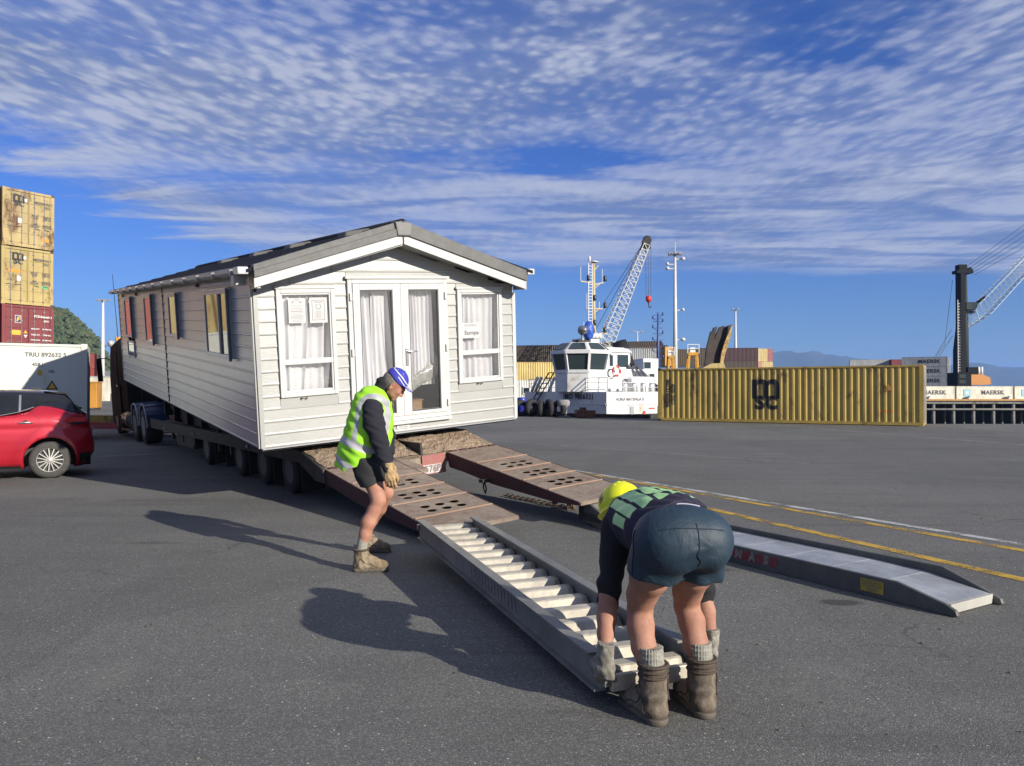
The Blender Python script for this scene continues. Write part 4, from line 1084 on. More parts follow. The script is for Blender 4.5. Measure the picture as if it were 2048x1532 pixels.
# verge (grey) and white bargeboards at v = -OV .. ; values read on the plane v = -0.3
def verge(u0, z0, u1, z1, t0, t1, y0, y1, mat, name, bev=.004):
    g = MB(); g.hexa([(u0, y0, z0 - t0), (u1, y0, z1 - t1), (u1, y1, z1 - t1), (u0, y1, z0 - t0), (u0, y0, z0), (u1, y0, z1), (u1, y1, z1), (u0, y1, z0)]); return g.build(name, mat, home, bevel=bev)
for s in (-1, 1):
    ue = 1.98 - 2.04 if s < 0 else 1.98 + 1.98
    um = 1.94 if s < 0 else 1.96
    zt, ze = 2.905, (2.305 if s < 0 else 2.255)
    verge(um, zt, ue, ze, .085, .075, -OV - .012, -OV + .10, GROOF, 'verge_trim'); verge(um, zt - .085, ue, ze - .075, .10, .085, -OV - .032, -OV + .02, GROOF, 'verge_trim')
    verge(um, zt - .186, ue + (0 if s < 0 else -.02), ze - .155, .125, .125, -OV - .006, -OV + .03, UPVC, 'bargeboard')
g = MB(); g.hexa([(1.85, -OV - .05, 2.70), (2.05, -OV - .05, 2.70), (2.05, -OV + .12, 2.70), (1.85, -OV + .12, 2.70), (1.82, -OV - .05, 2.885), (2.08, -OV - .05, 2.875), (2.08, -OV + .12, 2.90), (1.82, -OV + .12, 2.90)]); g.build('ridge_end_cap', M('verge_cap', (.17, .17, .165), .5), home, bevel=.015)
# soffit under the front overhang
for s in (-1, 1):
    ue = 1.98 + s * 2.0
    g = MB(); g.hexa([(1.98, -OV + .03, 2.585), (ue, -OV + .03, 2.03), (ue, .06, 2.03), (1.98, .06, 2.585), (1.98, -OV + .03, 2.61), (ue, -OV + .03, 2.055), (ue, .06, 2.055), (1.98, .06, 2.61)]); g.build('soffit', SID, home)
g = MB(); g.box(-.02, .02, -OV + .02, -.001, 2.02, 2.26); g.build('soffit_end', SID, home)
g = MB(); g.box(HW - .02, HW + .02, -OV + .02, -.001, 1.97, 2.2); g.build('soffit_end', SID, home)
# gutters
GUT = M('gutter_plastic', (.42, .41, .40), .4, var=.08)
for s in (-1, 1):
    uc = -.17 if s < 0 else HW + .12; zc = 2.25
    pr = [(uc + .055 * math.cos(a), zc + .055 * math.sin(a)) for a in [PI + PI * k / 8 for k in range(9)]]
    pr2 = [(uc + .049 * math.cos(a), zc + .049 * math.sin(a)) for a in [2 * PI - PI * k / 8 for k in range(9)]]
    g = MB(); g.prism(pr + pr2, -.12, HL + .1, 'Y'); gu = g.build('gutter', GUT, home)
    v = .1
    while v < HL:
        g = MB(); g.box(uc - .066, uc + .062, v - .02, v + .02, zc - .066, zc + .012); g.build('gutter_bracket', GUT, gu); v += .95
    g = MB(); g.box(uc - .07, uc + .06, -.30, -.10, zc - .06, zc + .03); g.build('gutter_end', UPVC, gu, bevel=.012)
    g = MB(); g.box(uc - .05, uc + .10, -.02, .12, zc - .18, zc - .06); g.build('downpipe_outlet', GUT, gu)
    g = MB(); g.box(min(uc, uc - s * .03), max(uc, uc - s * .03), .0, HL, 2.19, 2.29); g.build('fascia', GUT, home)
# ================================================================ TRAILER, in its own frame: u right, v towards the truck, w up from the deck
TM = Matrix.Rotation(.594, 3, 'Z') @ Matrix.Rotation(-.082, 3, 'Y')
trailer = thing('lowloader_trailer', 'rusty red low-loader trailer with wide lowered steel ramps under the mobile home', 'trailer', (-3.211, 9.849, .63), TM.to_euler())
def rusty(name, c1, c2, dusty=(.30, .22, .15), amt=.45):
    m = bpy.data.materials.new(name); m.use_nodes = True; t = NT(m.node_tree); b = t.n['Principled BSDF']
    c1, c2, dusty = [tuple(x * TONE for x in q_) for q_ in (c1, c2, dusty)]
    tc = t.n.new('ShaderNodeTexCoord').outputs['Object']
    n1 = t.noise(tc, 2.2, 6, .68, .4); n2 = t.noise(tc, 11, 6, .7); n3 = t.noise(tc, 55, 4, .7)
    c = t.mix(t.smooth(n1, .35, .65), c1, c2)
    c = t.mix(t.math('MULTIPLY', t.smooth(n2, .42, .62), amt), c, dusty)
    c = t.mix(t.math('MULTIPLY', t.smooth(n3, .52, .70), .55), c, tuple(x * .45 for x in c1))
    t.put(b.inputs['Base Color'], c); b.inputs['Roughness'].default_value = .78; b.inputs['Metallic'].default_value = .12
    bn = t.node('ShaderNodeBump', i_Strength=.5, i_Distance=.006, i_Height=t.math('ADD', t.math('MULTIPLY', n2, .6), n3)); t.put(b.inputs['Normal'], bn.outputs[0])
    return m
RAMP_T = rusty('worn_ramp_plate', (.20, .135, .10), (.29, .225, .17), (.36, .30, .235), .6); RAMP_S = rusty('dull_red_steel', (.060, .018, .020), (.085, .026, .026), (.07, .04, .035), .3)
DIRT = rusty('caked_dirt_deck', (.20, .135, .09), (.34, .25, .17), (.42, .33, .23), .6); WELD = rusty('weld_bead', (.32, .19, .13), (.36, .25, .18)); REDP = rusty('faded_red_panel', (.42, .12, .12), (.38, .15, .13), (.36, .22, .18), .3)
DARKS = M('dark_chassis', (.030, .028, .026), .7, var=.3); TYRE = M('tyre_rubber', (.022, .022, .022), .85, var=.2, vscale=10); RIMT = M('dull_rim', (.10, .10, .10), .6, .4, var=.2)
def ramp_w(v): return -.19 + .124 * (v + .5)
# lumpy deck: dirt caked between timbers, as a relief sheet
def lumpy(name, u0, u1, v0, v1, fw, mat, amp=.012, nu=46, nv=46, seed=2, hole=None):
    rg = random.Random(seed); bm = bmesh.new(); G_ = []
    from mathutils import noise
    for j in range(nv + 1):
        row = []
        for i in range(nu + 1):
            u = u0 + (u1 - u0) * i / nu; v = v0 + (v1 - v0) * j / nv
            n_ = noise.fractal(Vector((u * 5, v * 7, seed)), 1, 2, 4) * amp + abs(noise.noise(Vector((u * 22, v * 26, seed)))) * amp * .9
            ed = min(1, min(i, nu - i, j * 2) / 2.0)
            row.append(bm.verts.new((u + (0 if 0 < i < nu else noise.noise(Vector((u, v * 14, 3))) * .02), v, fw(v) + n_ * (.4 + .6 * ed))))
        G_.append(row)
    for j in range(nv):
        for i in range(nu): bm.faces.new((G_[j][i], G_[j][i + 1], G_[j + 1][i + 1], G_[j + 1][i]))
    me = bpy.data.meshes.new(name); bm.to_mesh(me); bm.free(); return link(name, me, mat, trailer, smooth=False)
bw = lambda v: .2375 * (v - .3) if v < .3 else 0.0
dl_ = lumpy('dirt_layer', .66, 2.0, -.48, 2.4, lambda v: bw(v) + .012, DIRT, .028, 60, 110, 2); stuff(dl_)
dr_ = lumpy('dirt_layer', 2.05, 3.20, -.50, 2.4, lambda v: bw(v) + .012, DIRT, .028, 60, 110, 5); stuff(dr_)
g = MB()
for (u0, u1) in ((.65, 2.02), (2.03, 3.22)):
    g.prism([(12.0, -.16), (12.0, 0), (.3, 0), (-.5, -.19), (-.5, -.32), (.2, -.18)], u0, u1, 'X')
g.build('deck', RAMP_T, trailer)
# side rails and main beams
for u in (.62, 3.19):
    g = MB(); g.prism([(12.2, -.16), (12.2, .08), (4, .03), (.35, .0), (-.5, -.19), (-.55, -.36), (-.2, -.36), (.4, -.17)], u, u + .03, 'X'); g.build('side_rail', DARKS, trailer)
for u in (1.3, 2.5):
    g = MB(); g.prism([(12.0, -.16), (9, -.42), (.4, -.42), (-.35, -.30), (-.35, -.2)], u - .05, u + .05, 'X'); g.build('main_beam', RAMP_S, trailer)
# gooseneck
g = MB(); g.prism([(10.6, -.1), (10.6, .25), (11.6, 1.02), (14.6, 1.02), (14.6, .78), (12.0, .74), (11.7, .1), (11.7, -.1)], 1.0, 2.85, 'X'); g.build('gooseneck', M('deep_red_paint', (.12, .02, .02), .45, dirt=(.08, .05, .04), dirt_amt=.3), trailer)
# wheels
def wheel_me(r, w_, n=28, rim=.55, name='wheel'):
    g = MB(); g.lathe([(r * rim, -w_ / 2), (r * .93, -w_ / 2), (r, -w_ * .36), (r, w_ * .36), (r * .93, w_ / 2), (r * rim, w_ / 2), (r * rim, -w_ / 2)], n=n, axis='X', cap=False); return g
def put_wheel(parent, u, v, w, r, wd, out=-1, name='wheel', tire=None, rimm=None):
    ht = thing_part(name, parent, (u, v, w))
    g = wheel_me(r, wd); o = g.build('tyre', tire or TYRE, ht); 
    g = MB(); s = out; g.lathe([(r * .55, s * wd * .5), (r * .52, s * wd * .42), (r * .42, s * wd * .1), (r * .2, s * wd * .2), (r * .16, s * wd * .48), (.001, s * wd * .48)], n=20, axis='X')
    for k in range(8):
        a = 2 * PI * k / 8; g.lathe([(.018, s * wd * .12), (.018, s * wd * .28), (.001, s * wd * .28)], (0, r * .31 * math.cos(a), r * .31 * math.sin(a)), 'X', 6)
    g.build('rim', rimm or RIMT, ht); return ht
def thing_part(name, parent, loc):
    o = bpy.data.objects.new(name, None); COL.objects.link(o); o.parent = parent; o.location = loc; o.empty_display_size = .1; return o
for v in (1.05, 2.35, 3.75, 6.2):
    for u in (.80, 3.02):
        put_wheel(trailer, u, v, -.355, .325, .24, -1 if u < 2 else 1)
    g = MB(); g.tube([(.8, v, -.355), (3.0, v, -.355)], .06, 8); g.build('axle', DARKS, trailer)
for v in (.45, 1.72, 3.05, 4.6, 5.4):
    g = MB(); g.box(.66, .98, v - .012, v + .012, -.58, -.05); g.build('mudflap', BLK, trailer)
for v in (4.4, 5.3, 7.4, 8.6, 9.8):
    g = MB(); g.box(.70, .76, v - .05, v + .05, -.35, -.0); g.box(.68, 1.3, v - .03, v + .03, -.12, -.06); g.build('outrigger', DARKS, trailer)
g = MB(); g.box(.72, 1.1, 7.6, 9.4, -.46, -.12); g.build('tool_box', DARKS, trailer, .02)
for v in (2.9, 7.0, 10.2):
    g = MB(); g.lathe([(.02, -.02), (.03, 0), (.001, .01)], (.605, v, -.09), 'X', 8); g.build('marker_lamp', M('lamp_lens', (.8, .75, .6), .2), trailer)
# rear panel with the number plate between the ramps
g = MB(); g.box(2.02, 2.38, -.53, -.50, -.46, -.195); g.build('rear_panel', REDP, trailer)
g = MB(); g.box(1.66, 2.06, -.52, -.44, -.46, -.30); g.build('rear_panel', REDP, trailer)
g = MB(); g.box(1.94, 2.30, -.545, -.532, -.445, -.325); np_ = g.build('number_plate', M('plate_white', (.60, .52, .48), .6, dirt=(.35, .2, .17), dirt_amt=.3), trailer)
lettering('G576P', .125, INKP, np_, (2.12, -.549, -.385), (PI / 2, 0, 0), bold=.002)
g = MB(); g.box(2.02, 2.05, -.5, .2, -.35, -.02); g.build('shadow_gap_strip', DARKS, trailer)  # dark strip standing for the shadow gap beside the left ramp
# lowered ramps: tapered box beams with a perforated tread plate
CELL, RAD = .066, .054
def ramp(u0, u1, seams, holes, tipv=-3.40):
    rp = thing_part('loading_ramp', trailer, (0, 0, 0))
    # tread as separate plates between the cross welds
    vs_ = [-.50] + seams + [tipv]
    for k in range(len(vs_) - 1):
        va, vb = vs_[k], vs_[k + 1]
        hs = [h for h in holes if vb < h[1] < va]
        bm = bmesh.new(); wv = .007
        # cells grid around holes
        us = sorted(set([u0 + .012, u1 - .012] + [x for h in hs for x in (h[0] - CELL, h[0] + CELL)])); ws = sorted(set([va - wv, vb + wv] + [x for h in hs for x in (h[1] - CELL, h[1] + CELL)]))
        cache = {}
        def V(u, v, z): 
            key = (round(u, 4), round(v, 4), z)
            if key not in cache: cache[key] = bm.verts.new((u, v, ramp_w(v) + z))
            return cache[key]
        for i in range(len(us) - 1):
            for j in range(len(ws) - 1):
                cu, cv = (us[i] + us[i + 1]) / 2, (ws[j] + ws[j + 1]) / 2
                hh = [h for h in hs if abs(h[0] - cu) < .02 and abs(h[1] - cv) < .02]
                q = [(us[i], ws[j]), (us[i + 1], ws[j]), (us[i + 1], ws[j + 1]), (us[i], ws[j + 1])]
                if not hh: bm.faces.new([V(a, b, 0) for a, b in q])
                else:
                    h = hh[0]; n = 16; ring = [(h[0] + RAD * math.cos(2 * PI * m / n + PI / 4 + PI), h[1] + RAD * math.sin(2 * PI * m / n + PI / 4 + PI)) for m in range(n)]
                    for e in range(4):
                        c0, c1 = q[e], q[(e + 1) % 4]; seg = [ring[(e * 4 + m) % n] for m in range(5)]
                        for m in range(4):
                            if m < 2: bm.faces.new([V(*c0, 0), V(*seg[m + 1], 0), V(*seg[m], 0)]) 
                            else: bm.faces.new([V(*c1, 0), V(*seg[m + 1], 0), V(*seg[m], 0)])
                        bm.faces.new([V(*c0, 0), V(*c1, 0), V(*seg[2], 0)])
                    for m in range(n): bm.faces.new([V(*ring[m], 0), V(*ring[(m + 1) % n], 0), V(*ring[(m + 1) % n], -.006), V(*ring[m], -.006)])
        bmesh.ops.recalc_face_normals(bm, faces=bm.faces)
        me = bpy.data.meshes.new('tread_plate'); bm.to_mesh(me); bm.free(); 
        link('tread_plate', me, RAMP_T, rp)
    for s in seams:
        g = MB(); pts = [(u0 + .02 + (u1 - u0 - .04) * i / 14, s + random.uniform(-.004, .004), ramp_w(s) + .004) for i in range(15)]; g.tube(pts, .011, 6); g.build('weld_seam', WELD, rp)
    # side plates tapering to the tip
    for u in (u0, u1 - .014):
        g = MB(); g.prism([(-.50, ramp_w(-.5) + .002), (tipv, ramp_w(tipv) + .002), (tipv - .02, ramp_w(tipv) - .035), (-2.95, -.60), (-1.7, -.53), (-.55, -.38)], u, u + .014, 'X'); g.build('side_plate', RAMP_S, rp)
    g = MB(); g.prism([(tipv, ramp_w(tipv) + .002), (tipv - .025, ramp_w(tipv) - .012), (tipv - .02, ramp_w(tipv) - .038), (tipv + .02, ramp_w(tipv) - .038)], u0 + .014, u1 - .014, 'X'); g.build('tip_bar', RAMP_T, rp)
    for v in (-.7, -1.4, -2.2, -2.9):
        g = MB(); g.box(u0 + .014, u1 - .014, v - .01, v + .01, ramp_w(v) - .14, ramp_w(v) - .025); g.build('cross_rib', DARKS, rp)
    g = MB(); g.quad((u0 + .014, -.5, -.4), (u1 - .014, -.5, -.4), (u1 - .014, -2.95, -.61), (u0 + .014, -2.95, -.61)); g.build('underside', DARKS, rp)
    for i in range(5):
        uu = u0 + .1 + (u1 - u0 - .2) * i / 4; g = MB(); g.tube([(uu - .06, -.50, ramp_w(-.5) - .015), (uu + .06, -.50, ramp_w(-.5) - .015)], .03, 8); g.build('hinge', RAMP_S, rp)
    return rp
def hl(u, rows): return [(uu, v) for v in rows for uu in u]
ramp(.65, 1.62, [-1.33, -1.88, -2.39, -2.93], hl((.955, 1.135, 1.315), (-1.53, -1.67)) + hl((.955, 1.135, 1.315), (-2.07, -2.21)) + hl((.955, 1.135, 1.315), (-2.605, -2.76)))
ramp(2.42, 3.27, [-1.27, -1.81, -2.32, -2.83], hl((2.70, 2.85, 3.0), (-1.52, -1.66)) + hl((2.70, 2.85, 3.0), (-2.03, -2.17)) + hl((2.70, 2.85, 3.0), (-2.54, -2.68)))
# left beaver section between the deck and the ramp carries the wider inner shelf
g = MB(); g.prism([(-.5, -.19), (.2, -.03), (.2, -.06), (-.5, -.22)], 1.62, 2.0, 'X'); g.build('inner_shelf', RAMP_T, trailer)
g = MB(); g.prism([(-.5, -.195), (-1.15, -.276), (-1.15, -.31), (-.5, -.30)], 1.622, 1.78, 'X'); g.build('inner_shelf', RAMP_T, trailer)
# hook under the right ramp
g = MB(); g.box(2.30, 2.42, -1.62, -1.52, -.50, -.46); g.tube([(2.34, -1.6, -.5), (2.34, -1.63, -.58), (2.34, -1.60, -.64), (2.34, -1.56, -.58), (2.34, -1.57, -.5)], .010, 6); g.build('chain_hook', DARKS, trailer)
# chain lying on the ground below the right ramp
ch = thing('chain', 'rusty chain lying on the asphalt below the right steel ramp', 'chain', (0, 0, 0))
ca, cb2 = ground(1012, 994), ground(1138, 1020)
RCH = M('chain_rust', (.20, .14, .10), .7, .5, var=.4, vscale=20)
lk = MB()
ring = [(.030 * math.cos(a) + (.018 if math.cos(a) > 0 else -.018), .019 * math.sin(a), 0) for a in [2 * PI * k / 12 for k in range(12)]]; lk.tube(ring + [ring[0]], .0075, 6, False); lm = lk.build('link', RCH, ch); me_l = lm.data
n = 24; d_ = (cb2 - ca)
for k in range(n):
    p = ca + d_ * (k / (n - 1)) + Vector((0, .02 * math.sin(k * .7), .022 + (.01 if k % 2 else 0)))
    if k == 0: lm.location = p; lm.rotation_euler = (0, 0, math.atan2(d_.y, d_.x)); continue
    inst(me_l, 'link', ch, p, (PI / 2 * (k % 2) + .3, 0, math.atan2(d_.y, d_.x) + random.uniform(-.1, .1)))
for k in range(9):
    a = k * 1.3; inst(me_l, 'link', ch, cb2 + Vector((.03 + .035 * math.cos(a), .04 * math.sin(a), .02 + .010 * k)), (random.uniform(0, 3), random.uniform(0, 3), a))

# ================================================================ TRUCK (prime mover) in front of the trailer
truck = thing('truck', 'dark dusty truck cab with blue mudguards coupled in front of the trailer', 'truck', (-3.211, 9.849, .63), TM.to_euler())
CABP = M('dark_cab_paint', (.020, .017, .018), .8, var=.4, vscale=2, spec=.12); BLUE = M('blue_mudguard', (.04, .06, .14), .4, var=.2); CHR = M('chrome', (.6, .6, .6), .15, 1.0, var=0)
AMB = M('amber_lamp', (.75, .38, .05), .25, var=0)
for v in (13.25, 14.75):
    for u in (.80, 3.0): put_wheel(truck, u, v, -.17, .50, .42, -1 if u < 2 else 1, rimm=M('truck_rim', (.28, .28, .28), .4, .6))
    g = MB(); g.tube([(.8, v, -.17), (3.0, v, -.17)], .09, 8); g.build('axle', DARKS, truck)
for u0 in (.60, 2.62):
    for v in (13.25, 14.75):
        g = MB(); arc = [(v + .62 * math.cos(a), -.17 + .62 * math.sin(a)) for a in [PI * k / 12 for k in range(13)]]; arc2 = [(v + .59 * math.cos(a), -.17 + .59 * math.sin(a)) for a in [PI - PI * k / 12 for k in range(13)]]
        g.prism(arc + arc2, u0, u0 + .62, 'X'); mg = g.build('mudguard', BLUE, truck)
        g = MB(); g.tube([(u0 - .005, p[0], p[1]) for p in arc], .018, 6); g.build('mudguard_edge', M('grey_edge', (.4, .4, .4), .4), mg)
        for k in range(1, 6):
            a = PI * k / 6; g = MB(); g.tube([(u0, v + .625 * math.cos(a), -.17 + .625 * math.sin(a)), (u0 + .62, v + .625 * math.cos(a), -.17 + .625 * math.sin(a))], .014, 6); g.build('rib', BLUE, mg)
put_wheel(truck, .85, 19.4, -.17, .50, .32, -1); put_wheel(truck, 3.0, 19.4, -.17, .50, .32, 1)
g = MB(); g.box(1.3, 1.42, 12.4, 20.2, -.05, .2); g.box(2.4, 2.52, 12.4, 20.2, -.05, .2); g.build('chassis', DARKS, truck)
g = MB(); g.box(1.2, 2.6, 13.4, 14.9, .2, .42); g.build('fifth_wheel', DARKS, truck)
g = MB(); g.prism([(16.5, .15), (16.5, 2.32), (17.1, 2.5), (19.7, 2.36), (20.45, 1.3), (20.6, .2), (20.6, -.35), (20.0, -.35), (19.9, .05), (18.9, .1), (18.8, -.35), (17.6, -.35), (17.5, .15)], .70, 3.1, 'X'); g.build('cab', CABP, truck, bevel=.05)
g = MB(); g.box(.685, .705, 18.4, 19.6, 1.15, 1.95); g.build('side_window', glass_mat('dark_glass'), truck)
g = MB(); g.box(.68, .70, 18.3, 19.75, -.05, 2.1); dd2 = g.build('door', CABP, truck); g = MB(); g.box(.665, .68, 18.45, 18.6, .95, 1.0); g.build('handle', CHR, dd2)
g = MB(); g.box(.9, 2.9, 19.5, 19.9, 2.30, 2.46); g.build('sun_visor', CABP, truck)
for k in range(5): g = MB(); g.box(.78 + k * .42, .92 + k * .42, 18.7, 18.95, 2.46, 2.60); g.build('roof_lamp', AMB, truck, bevel=.02)
g = MB(); g.box(.72, .98, 16.7, 16.95, .1, 2.35); g.build('air_cleaner', M('stack_metal', (.07, .06, .055), .45, .6, var=.4), truck, bevel=.05)
for u in (1.0, 2.85): g = MB(); g.tube([(u, 16.25, .2), (u, 16.25, 2.75)], .085, 12); g.tube([(u, 16.25, 2.7), (u, 16.25, 3.0), (u, 16.15, 3.15)], .06, 10); g.build('exhaust_stack', M('stack_metal', (.16, .14, .12), .45, .6), truck)
g = MB(); g.bar((.66, 19.7, 1.9), (.36, 19.85, 1.95), .03); g.box(.26, .42, 19.82, 19.9, 1.15, 1.95); g.build('mirror', CABP, truck, bevel=.02)
g = MB(); g.lathe([(.02, -.08), (.10, -.05), (.12, .03), (.02, .06)], (.55, 18.1, 2.36), 'Y', 12); g.build('spot_lamp', M('lamp_white', (.8, .8, .8), .15, .5), truck)
for (u, v, h) in ((.75, 18.0, 4.6), (.95, 17.2, 3.9)): g = MB(); g.tube([(u, v, 2.3), (u, v, h)], [.014, .008], 6); g.build('aerial', BLK, truck)
g = MB(); g.lathe([(.30, -.75), (.32, -.7), (.32, .7), (.30, .75)], (.95, 16.35 + .75, -.1), 'Y', 20); ft = g.build('fuel_tank', M('tank_alloy', (.30, .28, .25), .35, .8, var=.3), truck)
for vv in (16.7, 17.5): g = MB(); g.lathe([(.325, vv - .03), (.335, vv), (.325, vv + .03)], (.95, 0, -.1), 'Y', 20); g.build('tank_strap', DARKS, ft)
g = MB(); g.box(.66, 1.0, 15.5, 16.2, -.42, -.1); g.box(.66, .9, 15.45, 15.9, .0, .4); g.build('battery_box', DARKS, truck, bevel=.02)
for z in (-.42, .02): g = MB(); g.box(.62, .9, 16.4, 17.9, z - .02, z + .02); g.build('step', M('step_alloy', (.3, .3, .3), .4, .7), truck)
g = MB(); g.box(.66, .74, 17.9, 18.5, -.55, 1.0); g.build('side_fairing', CABP, truck)

# ================================================================ ALUMINIUM LOADING RAMPS
def alu_mat(name, c=(.30, .30, .285)):
    m = bpy.data.materials.new(name); m.use_nodes = True; t = NT(m.node_tree); b = t.n['Principled BSDF']
    c = tuple(x * TONE for x in c)
    tc = t.n.new('ShaderNodeTexCoord').outputs['Object']
    n1 = t.noise(tc, 3, 6, .68, .5); n2 = t.noise(tc, 26, 5, .7)
    cc = t.mix(t.smooth(n1, .3, .7), tuple(x * .78 for x in c), tuple(min(1, x * 1.2) for x in c)); cc = t.mix(t.math('MULTIPLY', t.smooth(n2, .5, .7), .35), cc, tuple(x * .55 for x in c))
    t.put(b.inputs['Base Color'], cc); b.inputs['Metallic'].default_value = .35; t.put(b.inputs['Roughness'], t.math('MULTIPLY_ADD', n1, .25, .42))
    bn = t.node('ShaderNodeBump', i_Strength=.25, i_Distance=.003, i_Height=n2); t.put(b.inputs['Normal'], bn.outputs[0]); return m
ALU = alu_mat('weathered_aluminium', (.24, .235, .215)); ALU2 = alu_mat('scuffed_aluminium_tread', (.58, .53, .43)); ALU3 = alu_mat('smooth_aluminium', (.40, .42, .44))
REDL = M('faded_red_letters', (.26, .035, .05), .6, var=.3, vscale=30); WHL = M('faded_white_letters', (.24, .22, .20), .6, var=.3, vscale=30)
# --- ramp being lifted: local x across, y from the near end to the far end, z up
nl, nr = Vector((.42, 3.59, .09)), Vector((.925, 3.79, .09)); fl = Vector((-.845, 6.93, .19))
ex = (nr - nl).normalized(); ey = (fl - nl).normalized(); ez = ex.cross(ey).normalized(); ex = ey.cross(ez)
L1 = (fl - nl).length; W1 = .545
r1 = thing('loading_ramp', 'aluminium ramp with angled rungs being lifted by the man in the yellow hard hat', 'ramp', nl, Matrix((ex, ey, ez)).transposed().to_euler(), 'aluminium loading ramps')
H1 = .135
def rail(parent, x0, x1, L_, h, taper=.0):
    g = MB()
    g.prism([(.0, .03), (.05, 0), (L_ - .02, 0), (L_, .03), (L_, h), (.12, h), (.0, h * .55)], x0 + .012, x1 - .012, 'X')
    o = g.build('side_rail', ALU, parent, bevel=.003)
    g = MB(); g.box(x0 - .012, x1 + .012, .13, L_ + .004, h + .001, h + .014); g.build('top_flange', ALU, o)
    g = MB(); g.box(x0 - .012, x1 + .006, .06, L_ - .03, -.012, -.001); g.build('bottom_flange', ALU, o); return o
ra = rail(r1, 0, .045, L1, H1); rail(r1, W1 - .045, W1, L1, H1)
nr_ = 17
for k in range(nr_):
    y = .045 + k * (L1 - .14) / (nr_ - 1); g = MB()
    z0 = .012; PI_ = (L1 - .14) / (nr_ - 1); prof = [(y - .002, z0), (y + .006, z0 + .030), (y + .040, z0 + .070), (y + .050, z0 + .076), (y + .108, z0 + .078), (y + .118, z0 + .070), (y + .140, z0 + .012), (y + PI_ - .004, z0 + .004), (y + PI_ - .004, z0 - .002), (y, z0 - .006)]
    bm = g.bm; n = 12
    rings = []
    for i in range(n + 1):
        f = i / n; x = .048 + (W1 - .096) * f; ed = .0
        rings.append([bm.verts.new((x, p[0] + random.uniform(-.0012, .0012) + (.012 if i in (0, n) else 0), p[1] + random.uniform(-.001, .001) - (.006 if i in (0, n) and p[1] > .08 else 0))) for p in prof])
    for i in range(n):
        for j in range(len(prof)): bm.faces.new((rings[i][j], rings[i][(j + 1) % len(prof)], rings[i + 1][(j + 1) % len(prof)], rings[i + 1][j]))
    bm.faces.new(rings[0]); bm.faces.new(rings[-1])
    ru = g.build('rung', ALU2, r1)
g = MB(); g.box(.05, W1 - .05, .0, .03, .0, .078); g.build('end_bar', ALU2, r1, bevel=.004)
g = MB(); g.box(.0, .10, L1 - .02, L1 + .05, .06, .10); g.box(W1 - .10, W1, L1 - .02, L1 + .05, .06, .10); g.build('hook_lip', ALU, r1)
# lettering band on the outer face of the left rail
for k in range(15):
    g = MB(); y = 1.15 + k * .062; g.prism([(y, .035), (y + .026, .035), (y + .050, .115), (y + .024, .115)], .0085, .0105, 'X'); g.build('marking', M('rail_marking', (.26, .20, .18), .7, var=.4, vscale=40), ra)
# --- ramp lying on the ground at the right, smooth deck between its rails
ALU4 = alu_mat('shade_side_aluminium', (.13, .128, .118))  # aluminium darkened to put the shade of the ramp's sides into the colour
n2 = Vector((2.93, 5.08, .0)); e2y = Vector((-.52, .854, 0)).normalized(); e2x = Vector((e2y.y, -e2y.x, 0))
r2 = thing('loading_ramp', 'aluminium ramp with smooth deck lying on the asphalt at the right with yellow sticker', 'ramp', n2, Matrix((e2x, e2y, Vector((0, 0, 1)))).transposed().to_euler(), 'aluminium loading ramps')
L2_, W2 = 4.12, .60
def rail2(x0, x1, lift):
    g = MB(); hh = .165 + lift
    pts = [(.0, .012), (.02, 0), (L2_ - .3, 0), (L2_, .05), (L2_, hh), (.42, hh), (.08, .075), (.012, .045)]
    g.prism(pts, x0, x1, 'X'); return g.build('side_rail', ALU4, r2, bevel=.006)
s1 = rail2(0, .032, -.012); s2 = rail2(W2 - .036, W2, .028)
g = MB(); g.bm.free()
nd = 9
for k in range(nd):
    y0 = .09 + k * (L2_ - .12) / nd; y1 = y0 + (L2_ - .12) / nd - .006
    f = lambda y: .070 + (min(1, max(0, (y - .08) / .54))) * (.148 - .070)
    cuts = [y0] + ([.42] if y0 < .42 < y1 else []) + [y1]
    g = MB()
    for a_, b_ in zip(cuts, cuts[1:]): g.hexa([(.034, a_, f(a_) - .01), (W2 - .038, a_, f(a_) - .01), (W2 - .038, b_, f(b_) - .01), (.034, b_, f(b_) - .01), (.034, a_, f(a_)), (W2 - .038, a_, f(a_)), (W2 - .038, b_, f(b_)), (.034, b_, f(b_))])
    g.build('deck_plate', ALU3, r2)
g = MB(); g.box(.034, W2 - .038, .06, .085, .008, .071); g.build('end_plate', M('lit_edge_alloy', (.46, .45, .40), .6, .1, var=.1), r2)  # lighter alloy: sunlight on the near edge put into the colour
g = MB(); g.box(-.004, -.001, .52, .70, .035, .125); st = g.build('sticker', M('warning_yellow', (.50, .36, .04), .5, dirt=(.15, .12, .05), dirt_amt=.3), r2)
for i, s in enumerate(('WARNING', 'MAXIMUM', 'LOAD')): lettering(s, .034, INKP, st, (-.0065, .61, .106 - i * .026), (PI / 2, 0, -PI / 2))
for i, chh in enumerate('TOMMASSO'):
    lettering(chh, .095, REDL if i % 2 else WHL, s1, (-.0045, 2.02 - i * .075, .085), (PI / 2, 0, -PI / 2), bold=.006, shear=.15)
for k in range(9): g = MB(); g.box(-.0040, -.0008, 1.50 + k * .072, 1.53 + k * .072, .045, .122); g.build('marking', REDL, r2)
g = MB(); g.box(.0, W2, L2_ - .04, L2_ + .08, .05, .30); g.prism([(L2_ + .08, .05), (L2_ - .35, .05), (L2_ - .35, .16), (L2_, .30), (L2_ + .08, .30)], .0, .04, 'X'); g.build('hook_end', ALU4, r2, bevel=.01)
